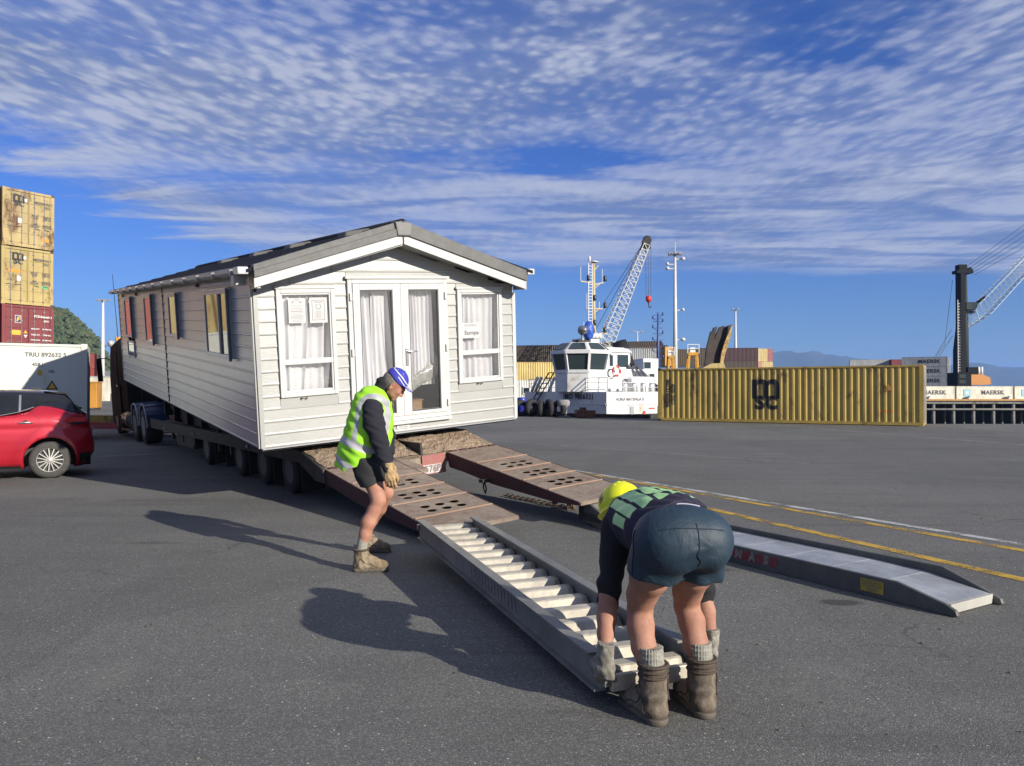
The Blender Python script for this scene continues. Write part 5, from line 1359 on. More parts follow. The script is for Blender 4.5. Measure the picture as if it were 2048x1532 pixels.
# ================================================================ RED CAR (rear quarter in view)
cS = Vector((.858, .513, 0)).normalized(); cY = Vector((-cS.y, cS.x, 0))
car = thing('parked_car', 'shiny red hatchback car with black roof parked at the left edge', 'car', Vector((-7.87, 13.13, 0)) + cY * .885, math.atan2(cS.y, cS.x))
def car_paint(name, col):
    m = bpy.data.materials.new(name); m.use_nodes = True; t = NT(m.node_tree); b = t.n['Principled BSDF']
    tc = t.n.new('ShaderNodeTexCoord').outputs['Object']
    fl = t.node('ShaderNodeTexVoronoi', i_Scale=900.0, i_Vector=tc)
    t.put(b.inputs['Base Color'], t.mix(t.math('MULTIPLY', fl.outputs['Distance'], .35), col, tuple(x * .5 for x in col)))
    b.inputs['Metallic'].default_value = .35; b.inputs['Roughness'].default_value = .32; b.inputs['Coat Weight'].default_value = 1.0; b.inputs['Coat Roughness'].default_value = .04; return m
RED = car_paint('metallic_red_paint', (.44, .008, .024)); BKP = car_paint('black_gloss_paint', (.012, .012, .016)); PLA = M('black_plastic', (.015, .015, .016), .55, var=.1)
SILV = M('satin_silver', (.55, .55, .56), .3, .8, var=.05)
def interp(tab, x):
    if x <= tab[0][0]: return tab[0][1]
    for a, b in zip(tab, tab[1:]):
        if x <= b[0]: return a[1] + (b[1] - a[1]) * (x - a[0]) / (b[0] - a[0])
    return tab[-1][1]
SR = [(.2, .50), (.30, .60), (.42, .67), (.55, .68), (.70, .645), (.85, .60), (1.0, .575), (1.1, .55), (1.2, .45), (1.3, .33)]
SF = [(.2, -3.50), (.4, -3.58), (.6, -3.56), (.8, -3.45), (1.0, -3.0), (1.1, -2.6)]
TOP = [(-3.6, .78), (-3.3, .92), (-2.6, 1.03), (-2.0, 1.06), (-1.2, 1.03), (-.71, 1.075), (-.45, 1.13), (-.23, 1.215), (-.10, 1.235), (.06, 1.215), (.22, 1.17), (.36, 1.11), (.5, 1.085), (.7, 1.07)]
LAT = [(.18, .80), (.24, .845), (.34, .868), (.50, .880), (.66, .884), (.80, .878), (.86, .868), (.90, .876), (.98, .872), (1.06, .845), (1.15, .80), (1.24, .745), (1.3, .70)]
def plan(d):
    if d >= .55: return 0.0
    q = (.55 - d) / .55; return .25 * (1 - math.sqrt(max(0, 1 - q * q)))
def body_pt(t, z, s=None):
    sf, sr = interp(SF, z), interp(SR, z)
    if s is None: s = sf + (sr - sf) * t
    y = interp(LAT, z) - plan(sr - s) - plan((s - sf) * .8)
    if abs(s) < .62 and z < .9: y += .022 * max(0, 1 - abs(math.hypot(s, z - .31) - .43) / .16)      # flared arch lip
    return Vector((s, y, z))
bm = bmesh.new(); NS, NZ = 90, 26; cols = []
for i in range(NS + 1):
    t = .5 - .5 * math.cos(PI * i / NS); row = []
    s_mid = -3.5 + 4.15 * t; top = interp(TOP, s_mid)
    pts = []
    for j in range(NZ + 1):
        z = .18 + (top - .18) * j / NZ; pts.append(body_pt(t, z))
    last = pts[-1]
    row = [Vector((p.x, -p.y, p.z)) for p in pts] + [Vector((last.x, -last.y * .86, last.z + .025)), Vector((last.x, 0, last.z + .035)), Vector((last.x, last.y * .86, last.z + .025))] + [p for p in reversed(pts)]
    cols.append([bm.verts.new(v) for v in row])
for a, b in zip(cols, cols[1:]):
    for k in range(len(a)):
        k2 = (k + 1) % len(a); f = bm.faces.new((a[k], a[k2], b[k2], b[k])); f.smooth = True
bm.faces.new(cols[0]); bm.faces.new(list(reversed(cols[-1])))
bmesh.ops.recalc_face_normals(bm, faces=bm.faces)
me = bpy.data.meshes.new('body'); bm.to_mesh(me); bm.free(); body = link('body', me, RED, car)
def cutter(s):
    g = MB(); g.lathe([(.385, -1.2), (.385, 1.2)], (s, 0, .315), 'Y', 48); o = g.build('cutter_tmp'); o.parent = car; return o
cts = [cutter(0), cutter(-2.7)]
for c in cts:
    md = body.modifiers.new('arch', 'BOOLEAN'); md.operation = 'DIFFERENCE'; md.object = c; md.solver = 'EXACT'
bpy.context.view_layer.update(); dg = bpy.context.evaluated_depsgraph_get()
nm = bpy.data.meshes.new_from_object(body.evaluated_get(dg)); body.modifiers.clear(); body.data = nm; nm.name = 'body'
nm.materials.clear(); nm.materials.append(RED)
for c in cts: bpy.data.objects.remove(c)
for s in (0, -2.7):
    for sy in (-1, 1):
        g = MB(); arc = [(s + .383 * math.cos(a), .315 + .383 * math.sin(a)) for a in [-.36 + (PI + .72) * k / 24 for k in range(25)]]
        for a_, b_ in zip(arc, arc[1:]):
            g.quad((a_[0], sy * .86, a_[1]), (b_[0], sy * .86, b_[1]), (b_[0], sy * .45, b_[1]), (a_[0], sy * .45, a_[1])); g._new([Vector((a_[0], sy * .45, a_[1])), Vector((b_[0], sy * .45, b_[1])), Vector((s, sy * .44, .315))], ((0, 1, 2),))
        g.build('wheel_arch_liner', PLA, car, recalc=False)
# lower black band and diffuser
for (z0, z1, s0, s1, nm_) in ((.15, .235, -2.25, -.42, 'sill_trim'), (.19, .42, .44, .62, 'rear_bumper')):
    for sy in (-1, 1):
        g = MB()
        P = [[body_pt(0, z, s_) + Vector((0, .014, 0)) for z in (z0, (z0 + z1) / 2, z1)] for s_ in [s0 + (s1 - s0) * k / 8 for k in range(9)]]
        for a, b in zip(P, P[1:]):
            for k in range(2): g.quad(*[Vector((p.x, p.y * sy, p.z)) for p in (a[k], b[k], b[k + 1], a[k + 1])])
        g.build(nm_, PLA, car)
g = MB(); g.prism([(.50, .18), (.665, .40), (.66, .60), (.60, .60), (.45, .18)], -.62, .62, 'Y'); g.build('rear_bumper', PLA, car, .02)
# greenhouse: black roof, dark glass
def gh(s, f):   # side of the cabin, f 0 shoulder .. 1 roof edge
    zt = interp([(-2.35, 1.03), (-1.55, 1.40), (-1.0, 1.455), (-.5, 1.455), (.0, 1.43), (.20, 1.405), (.30, 1.33), (.45, 1.17), (.55, 1.09)], s)
    zb = interp(TOP, s); z = zb + (zt - zb) * f
    yb = interp(LAT, zb) - plan(interp(SR, zb) - s) - .01; yt = interp([(-2.3, .72), (-1.5, .60), (0, .58), (.2, .57), (.45, .66), (.55, .72)], s)
    return Vector((s, yb + (yt - yb) * (f ** 1.15), z))
bm = bmesh.new(); cols = []; NR = 60
for i in range(NR + 1):
    s = -2.45 + 3.0 * i / NR; half = [gh(s, k / 7) for k in range(8)]
    zt = half[-1].z; zc = max(zt + .012, interp([(-2.45, 1.03), (-1.55, 1.43), (-1.1, 1.505), (-.6, 1.52), (-.2, 1.515), (.1, 1.49), (.20, 1.475), (.27, 1.40), (.38, 1.25), (.49, 1.15), (.56, 1.09)], s))
    ye = half[-1].y; arc = [Vector((s, ye * math.cos(PI / 2 * k / 6), zt + (zc - zt) * math.sin(PI / 2 * k / 6))) for k in range(1, 7)]
    row = [Vector((p.x, -p.y, p.z)) for p in half] + [Vector((p.x, -p.y, p.z)) for p in arc] + [p for p in reversed(arc[:-1])] + [p for p in reversed(half)]
    cols.append([bm.verts.new(v) for v in row])
for a, b in zip(cols, cols[1:]):
    for k in range(len(a) - 1): f = bm.faces.new((a[k], a[k + 1], b[k + 1], b[k])); f.smooth = True
me = bpy.data.meshes.new('roof'); bmesh.ops.recalc_face_normals(bm, faces=bm.faces); bm.to_mesh(me); bm.free(); link('roof', me, BKP, car)
DG = glass_mat('car_glass', (.012, .014, .016), .02)
def side_pane(name, poly, mat, lift=.006, parent=car):
    """patch on the cabin side; poly in (s, f)"""
    for sy in (-1, 1):
        g = MB(); n = 14
        s0 = min(p[0] for p in poly); s1 = max(p[0] for p in poly)
        lo, hi = poly[:len(poly) // 2], poly[len(poly) // 2:]
        for i in range(n):
            a, b = s0 + (s1 - s0) * i / n, s0 + (s1 - s0) * (i + 1) / n
            fa0, fb0 = interp(lo, a), interp(lo, b); fa1, fb1 = interp(sorted(hi), a), interp(sorted(hi), b)
            m = 4
            for k in range(m):
                q = [gh(a, fa0 + (fa1 - fa0) * k / m), gh(b, fb0 + (fb1 - fb0) * k / m), gh(b, fb0 + (fb1 - fb0) * (k + 1) / m), gh(a, fa0 + (fa1 - fa0) * (k + 1) / m)]
                q = [Vector((p.x, (p.y + lift) * sy, p.z + lift * .3)) for p in q]; g._new(q, ((0, 1, 2, 3) if sy < 0 else (3, 2, 1, 0),))
        g.build(name, mat, parent, recalc=False)
side_pane('side_window', [(-1.30, .06), (-.46, .05), (-1.30, .88), (-.46, .88)], DG)
side_pane('side_window', [(-.415, .05), (-.27, .05), (-.415, .88), (-.27, .88)], DG)
side_pane('side_window', [(-.24, .10), (.13, .55), (-.24, .80), (.13, .66)], DG)
side_pane('side_window', [(-2.0, .1), (-1.36, .06), (-2.0, .5), (-1.36, .88)], DG)
side_pane('pillar_trim', [(-.458, .03), (-.425, .03), (-.458, .90), (-.425, .90)], SILV, .012)
# silver belt line under the glass
g = MB(); pts = [gh(s_, .012) + Vector((0, .008, .004)) for s_ in [-1.5 + k * .06 for k in range(22)]]; g.tube([Vector((p.x, -p.y, p.z)) for p in pts], .008, 6); g.build('belt_trim', SILV, car)
# rear glass, spoiler
g = MB(); zc = lambda s: interp([(.20, 1.475), (.27, 1.40), (.38, 1.25), (.49, 1.15)], s) + .008
for a, b in ((.24, .31), (.31, .38), (.38, .46)): g.quad((a, -.52, zc(a) - .01), (b, -.56, zc(b) - .01), (b, .56, zc(b) - .01), (a, .52, zc(a) - .01))
g.build('rear_window', DG, car, recalc=False)
g = MB(); g.prism([(-.1, 1.49), (.22, 1.478), (.26, 1.455), (.24, 1.435), (.1, 1.44)], -.56, .56, 'Y'); g.build('spoiler', BKP, car, .008)
g = MB(); g.bar((.44, -.30, 1.20), (.40, .05, 1.24), .018); g.lathe([(.02, 0), (.025, .03), (.001, .04)], (.47, .0, 1.16), 'Z', 8); g.build('wiper', PLA, car)
g = MB(); g.prism([(-.28, 1.535), (-.26, 1.56), (-.14, 1.545), (-.13, 1.53)], -.02, .02, 'Y'); g.build('aerial_fin', PLA, car)
# tail lights wrap round the corner
for sy in (-1, 1):
    g = MB(); n = 16
    for i in range(n):
        a, b = .05 + .50 * i / n, .05 + .50 * (i + 1) / n
        za = lambda s: (1.005 - .050 * min(1, (s - .05) / .24), 1.005 + .028 * min(1, (s - .05) / .14))
        p0, p1, p2, p3 = body_pt(0, za(a)[0], a), body_pt(0, za(b)[0], b), body_pt(0, za(b)[1], b), body_pt(0, za(a)[1], a)
        g._new([Vector((p.x, (p.y + .007) * sy, p.z)) for p in (p0, p1, p2, p3)], ((0, 1, 2, 3),))
    g.build('tail_light', M('red_lens', (.75, .03, .03), .10, coat=1.0, var=0), car)
    g = MB()
    for i in range(n):
        a, b = .30 + .24 * i / n, .30 + .24 * (i + 1) / n; za = lambda s: (.90 + .03 * (s - .3) / .24, .958)
        g._new([Vector((p.x, (p.y + .006) * sy, p.z)) for p in (body_pt(0, za(a)[0], a), body_pt(0, za(b)[0], b), body_pt(0, za(b)[1], b), body_pt(0, za(a)[1], a))], ((0, 1, 2, 3),))
    g.build('light_housing', PLA, car)
    g = MB()
    for k in range(8):
        a, b = -.5 + .013 * k, 0
    g.bm.free()
# door seams (dark grooves) and handle
def seam(path, w_=.006):
    fin = []
    for i in range(len(path) - 1):
        p0, p1, p2, p3 = path[max(i - 1, 0)], path[i], path[i + 1], path[min(i + 2, len(path) - 1)]
        for k in range(8):
            t_ = k / 8; fin.append(tuple(.5 * (2 * p1[c] + (p2[c] - p0[c]) * t_ + (2 * p0[c] - 5 * p1[c] + 4 * p2[c] - p3[c]) * t_ ** 2 + (3 * p1[c] - p0[c] - 3 * p2[c] + p3[c]) * t_ ** 3) for c in (0, 1)))
    path = fin + [path[-1]]
    g = MB(); g.tube([Vector((p.x, -(p.y + .001), p.z)) for p in [body_pt(0, z, s) for s, z in path]], w_ / 2, 4); g.build('panel_gap', PLA, car)
seam([(-.30, 1.17), (-.20, 1.05), (-.15, .95), (-.155, .86), (-.22, .80), (-.33, .70), (-.40, .58)]); seam([(-1.32, 1.04), (-1.34, .8), (-1.35, .25)]); seam([(-.42, .26), (-1.35, .25)])
g = MB()
hp_ = [(-.47, .945), (-.43, .955), (-.36, .962), (-.29, .958), (-.245, .948)]
g.tube([Vector((s, -(body_pt(0, z, s).y + .03 * math.sin(PI * (i + .3) / 4.6)), z)) for i, (s, z) in enumerate(hp_)], [.006, .013, .016, .013, .006], 8); g.build('door_handle', SILV, car)
g = MB(); g.lathe([(.052, 0), (.050, .004), (.001, .003)], (-.36, -(body_pt(0, .95, -.36).y + .0), .95), 'Y', 20); g.build('handle_recess', M('dark_red_recess', (.10, .01, .01), .3, coat=1.0), car)
# wheels with fifteen-spoke trims
TRIM = M('wheel_trim_silver', (.58, .56, .52), .35, .35, var=.08)
for s in (0, -2.7):
    for sy in (-1, 1):
        wp = thing_part('wheel', car, (s, sy * .78, .315))
        g = MB(); g.lathe([(.200, -.10), (.262, -.105), (.300, -.09), (.315, -.06), (.316, 0), (.315, .06), (.300, .09), (.262, .105), (.200, .10)], n=48, axis='Y', cap=False); g.build('tyre', M('car_tyre', (.055, .052, .048), .8, var=.2, vscale=20), wp)
        o_ = sy
        g = MB(); g.lathe([(.212, o_ * .090), (.208, o_ * .100), (.196, o_ * .096), (.190, o_ * .07)], n=40, axis='Y', cap=False); g.lathe([(.055, o_ * .085), (.05, o_ * .102), (.001, o_ * .106)], n=24, axis='Y')
        for k in range(15):
            a = 2 * PI * k / 15; c, q = math.cos(a), math.sin(a)
            g.bar((c * .045, o_ * .094, q * .045), (c * .20, o_ * .088, q * .20), .016, .014, up=(0, 1, 0))
        g.build('wheel_trim', TRIM, wp)
        g = MB(); g.lathe([(.20, o_ * .05), (.001, o_ * .04)], n=24, axis='Y'); g.build('wheel_disc', PLA, wp)
g = MB(); g.box(.655, .665, -.26, .26, .72, .83); g.build('number_plate', M('plate_pale', (.6, .6, .6), .5), car)
# ================================================================ TUG alongside the quay
WSH = M('ship_white', (.74, .74, .73), .4, var=.05, dirt=(.45, .38, .28), dirt_amt=.08, dirt_scale=.6); SHG = glass_mat('bridge_glass', (.03, .045, .05), .05); HULLB = M('hull_black', (.015, .015, .016), .6, var=.3); BUFF = M('mast_buff', (.50, .40, .22), .5); DECKG = M('deck_green_grey', (.12, .14, .13), .8)
tug = thing('tugboat', 'white harbour tugboat with octagonal wheelhouse moored behind the quay edge', 'boat', (5.72, 46.6, 0))
tx = Vector((.845, .535, 0)).normalized(); ty = Vector((-.65, .76, 0)).normalized(); ty = Vector((-tx.y, tx.x, 0))
tug.rotation_euler = (0, 0, math.atan2(tx.y, tx.x))
# local x along the sunlit end, y along the shaded flank away
g = MB(); g.prism([(0, 0), (9.0, 0), (9.6, 1), (9.6, 22), (7, 27), (2.5, 27), (-.1, 21), (-.1, .8)], -5.9, .05, 'Z'); g.build('hull', HULLB, tug)
def flat_ring(poly, z0, z1, th, mat, name, parent=tug, poly_top=None):
    g = MB(); n = len(poly); pt = poly_top or poly
    for i in range(n - 1):
        a, b = Vector(poly[i] + (0,)), Vector(poly[i + 1] + (0,)); c, d = Vector(pt[i] + (0,)), Vector(pt[i + 1] + (0,)); nr2 = Vector((-(b - a).y, (b - a).x, 0)).normalized() * th
        g.hexa([a + Vector((0, 0, z0)), b + Vector((0, 0, z0)), b + nr2 + Vector((0, 0, z0)), a + nr2 + Vector((0, 0, z0)), c + Vector((0, 0, z1)), d + Vector((0, 0, z1)), d + nr2 + Vector((0, 0, z1)), c + nr2 + Vector((0, 0, z1))])
    return g.build(name, mat, parent)
def deckhouse(poly, z0, z1, mat, name, parent=tug, grow=1.0, ctr=None):
    cx_, cy_ = ctr or (sum(p[0] for p in poly) / len(poly), sum(p[1] for p in poly) / len(poly)); n = len(poly); g = MB()
    v = [(x, y, z0) for x, y in poly] + [(cx_ + (x - cx_) * grow, cy_ + (y - cy_) * grow, z1) for x, y in poly]
    g._new([Vector(p) for p in v], [tuple(range(n - 1, -1, -1)), tuple(range(n, 2 * n))] + [(i, (i + 1) % n, n + (i + 1) % n, n + i) for i in range(n)]); return g.build(name, mat, parent)
deckhouse([(.0, 0), (8.9, 0), (9.5, 1), (9.5, 9), (.0, 9), (-.05, .6)], .05, 1.42, WSH, 'forecastle', grow=1.0)
g = MB(); g.box(-.07, -.03, 0.02, 9.0, .62, .68); g.box(0, 8.9, -.05, -.01, .62, .68); g.build('rubbing_strake', WSH, tug)
# railing
def railing(pts, z, h, parent, mat, posts=1.2, rr=.028, name='railing', rails=3):
    g = MB()
    for a, b in zip(pts, pts[1:]):
        a, b = Vector(a + (0,)), Vector(b + (0,)); L_ = (b - a).length; n = max(1, int(L_ / posts))
        for k in range(1, rails + 1): g.bar(a + Vector((0, 0, z + h * k / rails)), b + Vector((0, 0, z + h * k / rails)), rr * (1.6 if k == rails else 1))
        for k in range(n + 1): p = a + (b - a) * (k / n); g.bar(p + Vector((0, 0, z)), p + Vector((0, 0, z + h)), rr * 1.3)
    return g.build(name, mat, parent)
railing([(.1, 8.6), (.05, .8), (.2, .15), (6.6, .15)], 1.42, .86, tug, WSH)
# deckhouse, flared wheelhouse
cx, cy = .85, 3.6
def octo(r, cx=cx, cy=cy, rot=PI / 8): return [(cx + r * math.cos(rot + k * PI / 4), cy + r * math.sin(rot + k * PI / 4)) for k in range(8)]
deckhouse(octo(1.75), 1.42, 2.72, WSH, 'deckhouse')
deckhouse([(1.6, 2.2), (5.2, 2.4), (5.2, 6.2), (1.4, 6.2)], 1.42, 2.9, WSH, 'deckhouse')
wh_ = deckhouse(octo(1.62), 2.72, 3.98, M('bridge_interior', (.03, .03, .035), .6), 'wheelhouse', grow=1.17)
# glazed faces: frame posts and panes on the flared octagon
def oc(k, f, r0=1.70, r1=1.99, z0=2.72, z1=3.98):
    r = r0 + (r1 - r0) * f; a = PI / 8 + k * PI / 4; return Vector((cx + r * math.cos(a), cy + r * math.sin(a), z0 + (z1 - z0) * f))
for k in range(8):
    g = MB(); g.bar(oc(k, 0), oc(k, 1), .16); g.build('window_post', WSH, wh_)
    a0, b0, b1, a1 = oc(k, .08), oc(k + 1, .08), oc(k + 1, .90), oc(k, .90)
    g = MB(); g.bar(oc(k, .0), oc(k + 1, .0), .2); g.bar(oc(k, .97), oc(k + 1, .97), .2, .22); g.build('window_rail', WSH, wh_)
    i_ = .08; q = [a0.lerp(b0, i_), a0.lerp(b0, 1 - i_), a1.lerp(b1, 1 - i_), a1.lerp(b1, i_)]; nrm = (q[1] - q[0]).cross(q[3] - q[0]).normalized(); 
    g = MB(); g.hexa([p - nrm * .03 for p in q] + [p + nrm * .01 for p in q]); g.build('bridge_window', SHG, wh_)
roof_ = deckhouse(octo(2.02), 4.0, 4.58, WSH, 'wheelhouse_roof', grow=.62)
for k in range(8):
    f0, f1 = .16, .86
    P = lambda kk, f: Vector((cx + (2.05 - .78 * f) * math.cos(PI / 8 + kk * PI / 4), cy + (2.05 - .78 * f) * math.sin(PI / 8 + kk * PI / 4), 4.01 + .58 * f))
    a0, b0, b1, a1 = P(k, f0), P(k + 1, f0), P(k + 1, f1), P(k, f1)
    q = [a0.lerp(b0, .12), a0.lerp(b0, .88), a1.lerp(b1, .86), a1.lerp(b1, .14)]; nrm = Vector((math.cos(PI / 8 + (k + .5) * PI / 4), math.sin(PI / 8 + (k + .5) * PI / 4), 1.2)).normalized()
    g = MB(); g.hexa([p + nrm * .005 for p in q] + [p + nrm * .045 for p in q]); g.build('skylight', SHG, roof_)
g = MB(); g.box(cx + 1.2, cx + 3.3, cy - 1.0, cy + 1.6, 2.9, 4.0); g.prism([(cy - 1.1, 4.0), (cy + 1.7, 4.0), (cy + 1.4, 4.35), (cy - .6, 4.35)], cx + 1.2, cx + 3.4, 'X'); ab = g.build('after_bridge', WSH, tug)
g = MB(); g.box(cx + 2.2, cx + 3.1, cy - 1.04, cy - 1.0, 3.05, 3.85); g.build('bridge_window', SHG, ab)
g = MB(); g.box(cx + 1.55, cx + 1.8, cy - 1.04, cy - 1.0, 3.1, 3.8); g.build('bridge_window', SHG, ab)
LFR = M('lifebuoy_red', (.60, .04, .03), .5, var=.05)
lb = thing_part('lifebuoy', tug, (cx + 1.5, cy - 1.75, 2.75)); g = MB(); ring = [(.30 * math.cos(2 * PI * k / 20), 0, .30 * math.sin(2 * PI * k / 20)) for k in range(21)]
g.tube(ring, .075, 8, False); g.build('ring', LFR, lb)
for k in range(4): 
    g = MB(); g.tube(ring[k * 5 + 1:k * 5 + 4], .080, 8); g.build('band', WPRT, lb)
lettering('IMO 9806031', .50, INK, tug, (-.06, 2.75, 1.10), (PI / 2, 0, -PI / 2), bold=.012, space=1.15)
lettering('HURIA MATENGA II', .26, INKG, tug, (1.85, -.012, .95), (PI / 2, 0, 0), bold=.006)
lettering('NELSON', .15, INKG, tug, (1.9, -.012, .62), (PI / 2, 0, 0))
for x in (2.0, 4.3): g = MB(); g.box(x - .16, x + .16, -.04, -.005, -.0, .52); g.build('freeing_port', M('port_grey', (.35, .35, .35), .5), tug)
g = MB(); g.lathe([(.12, -.04), (.12, -.01)], (3.0, 0, .12), 'Y', 12); g.box(3.4, 3.9, -.03, -.008, .34, .42); g.build('red_mark', LFR, tug)
# ladder / brow at the shaded flank
g = MB()
for s in (0, .6): g.bar((-.6, 7.2 + s, .2), (.3, 5.9 + s, 2.7), .07)
for k in range(8): f = k / 7; g.bar((-.6 + .9 * f, 7.2 - 1.3 * f, .2 + 2.5 * f), (-.6 + .9 * f, 7.8 - 1.3 * f, .2 + 2.5 * f), .06)
g.build('stair', DARKS, tug)
for (x, z) in ((-.5, 1.42), (-.2, 1.42), (.9, 1.42)):
    g = MB(); g.tube([(x, 7.4, z), (x + .25, 7.0, z + 1.0)], .1, 8); g.build('vent_pipe', WSH, tug)
# funnels and exhaust pipes at the right
GP = M('exhaust_alloy', (.35, .35, .35), .3, .8, var=.2)
g = MB(); g.tube([(4.3, 3.0, 3.05), (4.05, 3.6, 4.75)], [.50, .50], 20); g.build('funnel', HULLB, tug)
g = MB(); g.tube([(4.45, 2.9, 1.4), (4.45, 2.95, 3.1)], [.3, .34], 14); g.build('exhaust_pipe', GP, tug)
for k in range(3): g = MB(); g.tube([(3.6 + .38 * k + 1.5, 1.6, 1.5), (2.6 + .38 * k + 1.3, 2.6, 3.1)], .14, 10); g.build('exhaust_pipe', GP, tug)
g = MB(); g.box(3.4, 5.3, 1.6, 2.0, 1.42, 2.4); g.build('capstan_housing', WSH, tug)
for k in range(5): g = MB(); g.lathe([(.16, 0), (.16, .55), (.05, .66)], (2.4 + k * .75, 1.1, 1.42), 'Z', 10); g.build('vent_head', WSH, tug)
g = MB(); g.prism([(5.6, 1.42), (8.8, 1.42), (8.2, 2.6), (6.0, 2.9)], .6, 1.4, 'Y'); g.box(5.9, 6.5, .55, .6, 1.5, 2.1); g.build('tow_gantry', WSH, tug)
g = MB(); g.box(6.0, 6.55, .5, .54, 1.55, 2.15); g.build('gantry_screen', HULLB, tug)
# roof gear and mast
g = MB(); g.lathe([(.05, -.32), (.26, -.2), (.30, .18), (.27, .22)], (cx - .55, cy - .9, 5.35), 'Y', 16); g.bar((cx - .55, cy - .8, 4.5), (cx - .55, cy - .8, 5.1), .1); g.build('searchlight', GP, tug)
g = MB(); g.box(cx - .9, cx + .1, cy - .9, cy - .3, 4.62, 4.72); g.build('searchlight_platform', DARKS, tug)
bm = bmesh.new(); bmesh.ops.create_icosphere(bm, subdivisions=3, radius=.5)
from mathutils import noise as mnoise
for v in bm.verts:
    v.co = Vector((v.co.x * .72, v.co.y * .72, v.co.z * 1.25)); v.co *= 1 + .13 * mnoise.noise(v.co * 3.5)
me = bpy.data.meshes.new('monitor_cover'); bm.to_mesh(me); bm.free(); o = link('monitor_cover', me, M('blue_tarp', (.03, .10, .50), .45, var=.15), tug); o.location = (cx + .12, cy - .6, 5.35)
g = MB(); g.box(cx - .4, cx + 1.1, cy - .5, cy + .5, 4.58, 4.85)
for k in range(4): g.lathe([(.16, -.1), (.2, .1), (.1, .25)], (cx + .2 + k * .3, cy - .5, 5.0), 'Z', 8)
g.build('roof_equipment', WSH, tug)
mx_, my_ = cx + 1.05, cy + .2
mast_h = 10.35
g = MB(); g.tube([(mx_ + .12, my_, 4.4), (mx_ + .12, my_, 7.2), (mx_ + .12, my_, 10.0)], [.18, .13, .10], 10); mt_ = g.build('mast', BUFF, tug)
g = MB()
for s in (-.32, -.02 + .0): g.bar((mx_ + s - .02, my_ - .05, 4.6), (mx_ + s - .02, my_ - .05, 9.9), .045)
for k in range(26): g.bar((mx_ - .34, my_ - .05, 4.7 + k * .2), (mx_ - .04, my_ - .05, 4.7 + k * .2), .03)
g.build('mast_ladder', WSH, mt_)
g = MB(); g.bar((mx_ - .95, my_, 8.65), (mx_ + .12, my_, 8.60), .07); g.bar((mx_ + .12, my_, 8.50), (mx_ + 1.0, my_, 8.72), .07); g.bar((mx_ + .12, my_, 8.2), (mx_ + .7, my_, 8.66), .05)
g.bar((mx_ - .5, my_, 6.9), (mx_ + 1.0, my_, 6.95), .07); g.bar((mx_ + .12, my_, 6.6), (mx_ + .6, my_, 6.93), .05); g.bar((mx_ - .8, my_, 5.25), (mx_ + 1.2, my_, 5.3), .07); g.bar((mx_ + .12, my_, 9.4), (mx_ + .5, my_, 9.8), .06); g.build('yard', BUFF, mt_)
NAV = M('lamp_black', (.02, .02, .02), .4)
for (x, z) in ((-.4, 8.72), (1.0, 8.78), (1.0, 7.0), (.12, 7.45), (.12, 5.8), (.98, 5.35), (-.45, 5.3), (-.2, 5.35)):
    g = MB(); g.lathe([(.10, 0), (.11, .05), (.11, .3), (.08, .36)], (mx_ + x, my_ - .12, z), 'Z', 10); g.build('navigation_lamp', NAV, mt_)
g = MB()
for (x, z0, z1) in ((-.95, 8.65, 9.6), (.85, 8.7, 9.6), (-.45, 6.9, 7.9), (-.7, 5.2, 6.0), (.6, 6.95, 7.4)): g.tube([(mx_ + x, my_, z0), (mx_ + x, my_, z1)], .022, 5)
g.lathe([(.05, 9.9), (.07, 10.15), (.07, 10.3), (.02, 10.4)], (mx_ - .2, my_, 0), 'Z', 8); g.lathe([(.28, 9.98), (.30, 10.03), (.1, 10.1)], (mx_ + .18, my_, 0), 'Z', 12)
g.build('antenna', WSH, mt_)
for k in range(3): g = MB(); g.bar((mx_ - .9 + .9 * k * .5, my_ - .6, 4.5), (mx_ + .1, my_, 6.1), .07); g.build('mast_stay', BUFF, mt_)
# fenders and gear on the quay edge left of the tug
fg = 'black tyre fenders along the quay edge'
for i, (px, zz_) in enumerate(((1042, .55), (1063, .5), (1082, .5), (1098, .62), (1118, .35))):
    p = at(px, 812, 44.6 - i * .3)
    o = MB(); ring = [(0.36 * math.cos(2 * PI * k / 16), 0, .36 * math.sin(2 * PI * k / 16)) for k in range(17)]; o.tube(ring, .16, 8, False); t = o.build('tyre_fender', TYRE); t.location = (p.x, p.y, .52 if i % 2 else .46); t.rotation_euler = (0, 0, .4 + .5 * i)
    tag(t, ('black tyre leaning at the quay edge right beside the home corner', 'second black tyre from the home corner at the quay edge', 'third black tyre from the home corner at the quay edge', 'black tyre below the tug stair at the quay edge', 'low black tyre under the IMO number')[i], 'tyre', fg)
p = at(1043, 800, 46.2); bn_ = thing('barrel', 'blue plastic barrel on the quay edge under the white site container', 'barrel', (p.x, 46.2, .0)); g = MB(); g.lathe([(.28, 0.0), (.32, .05), (.30, .5), (.32, .52), (.30, 1.0), (.28, 1.05)], n=18); g.build('body', M('blue_plastic', (.03, .04, .35), .4), bn_); g = MB(); g.lathe([(.24, 1.05), (.24, 1.08), (.02, 1.09)], n=18); g.build('lid', M('blue_plastic', (.03, .04, .35), .4), bn_)
p = at(1127, 826, 43.4); bo = thing('bollard', 'grey steel mooring bollard in front of the tug hull', 'bollard', (p.x, p.y, 0)); g = MB(); g.lathe([(.34, 0), (.34, .06), (.2, .1), (.2, .55), (.36, .68), (.36, .9), (.25, .98)], n=18); g.build('post', M('bollard_grey', (.30, .30, .30), .6, dirt=(.2, .1, .05), dirt_amt=.3), bo)
g = MB(); g.box(-.4, .4, -.4, .4, 0, .05); g.build('base_plate', C_DRK, bo)
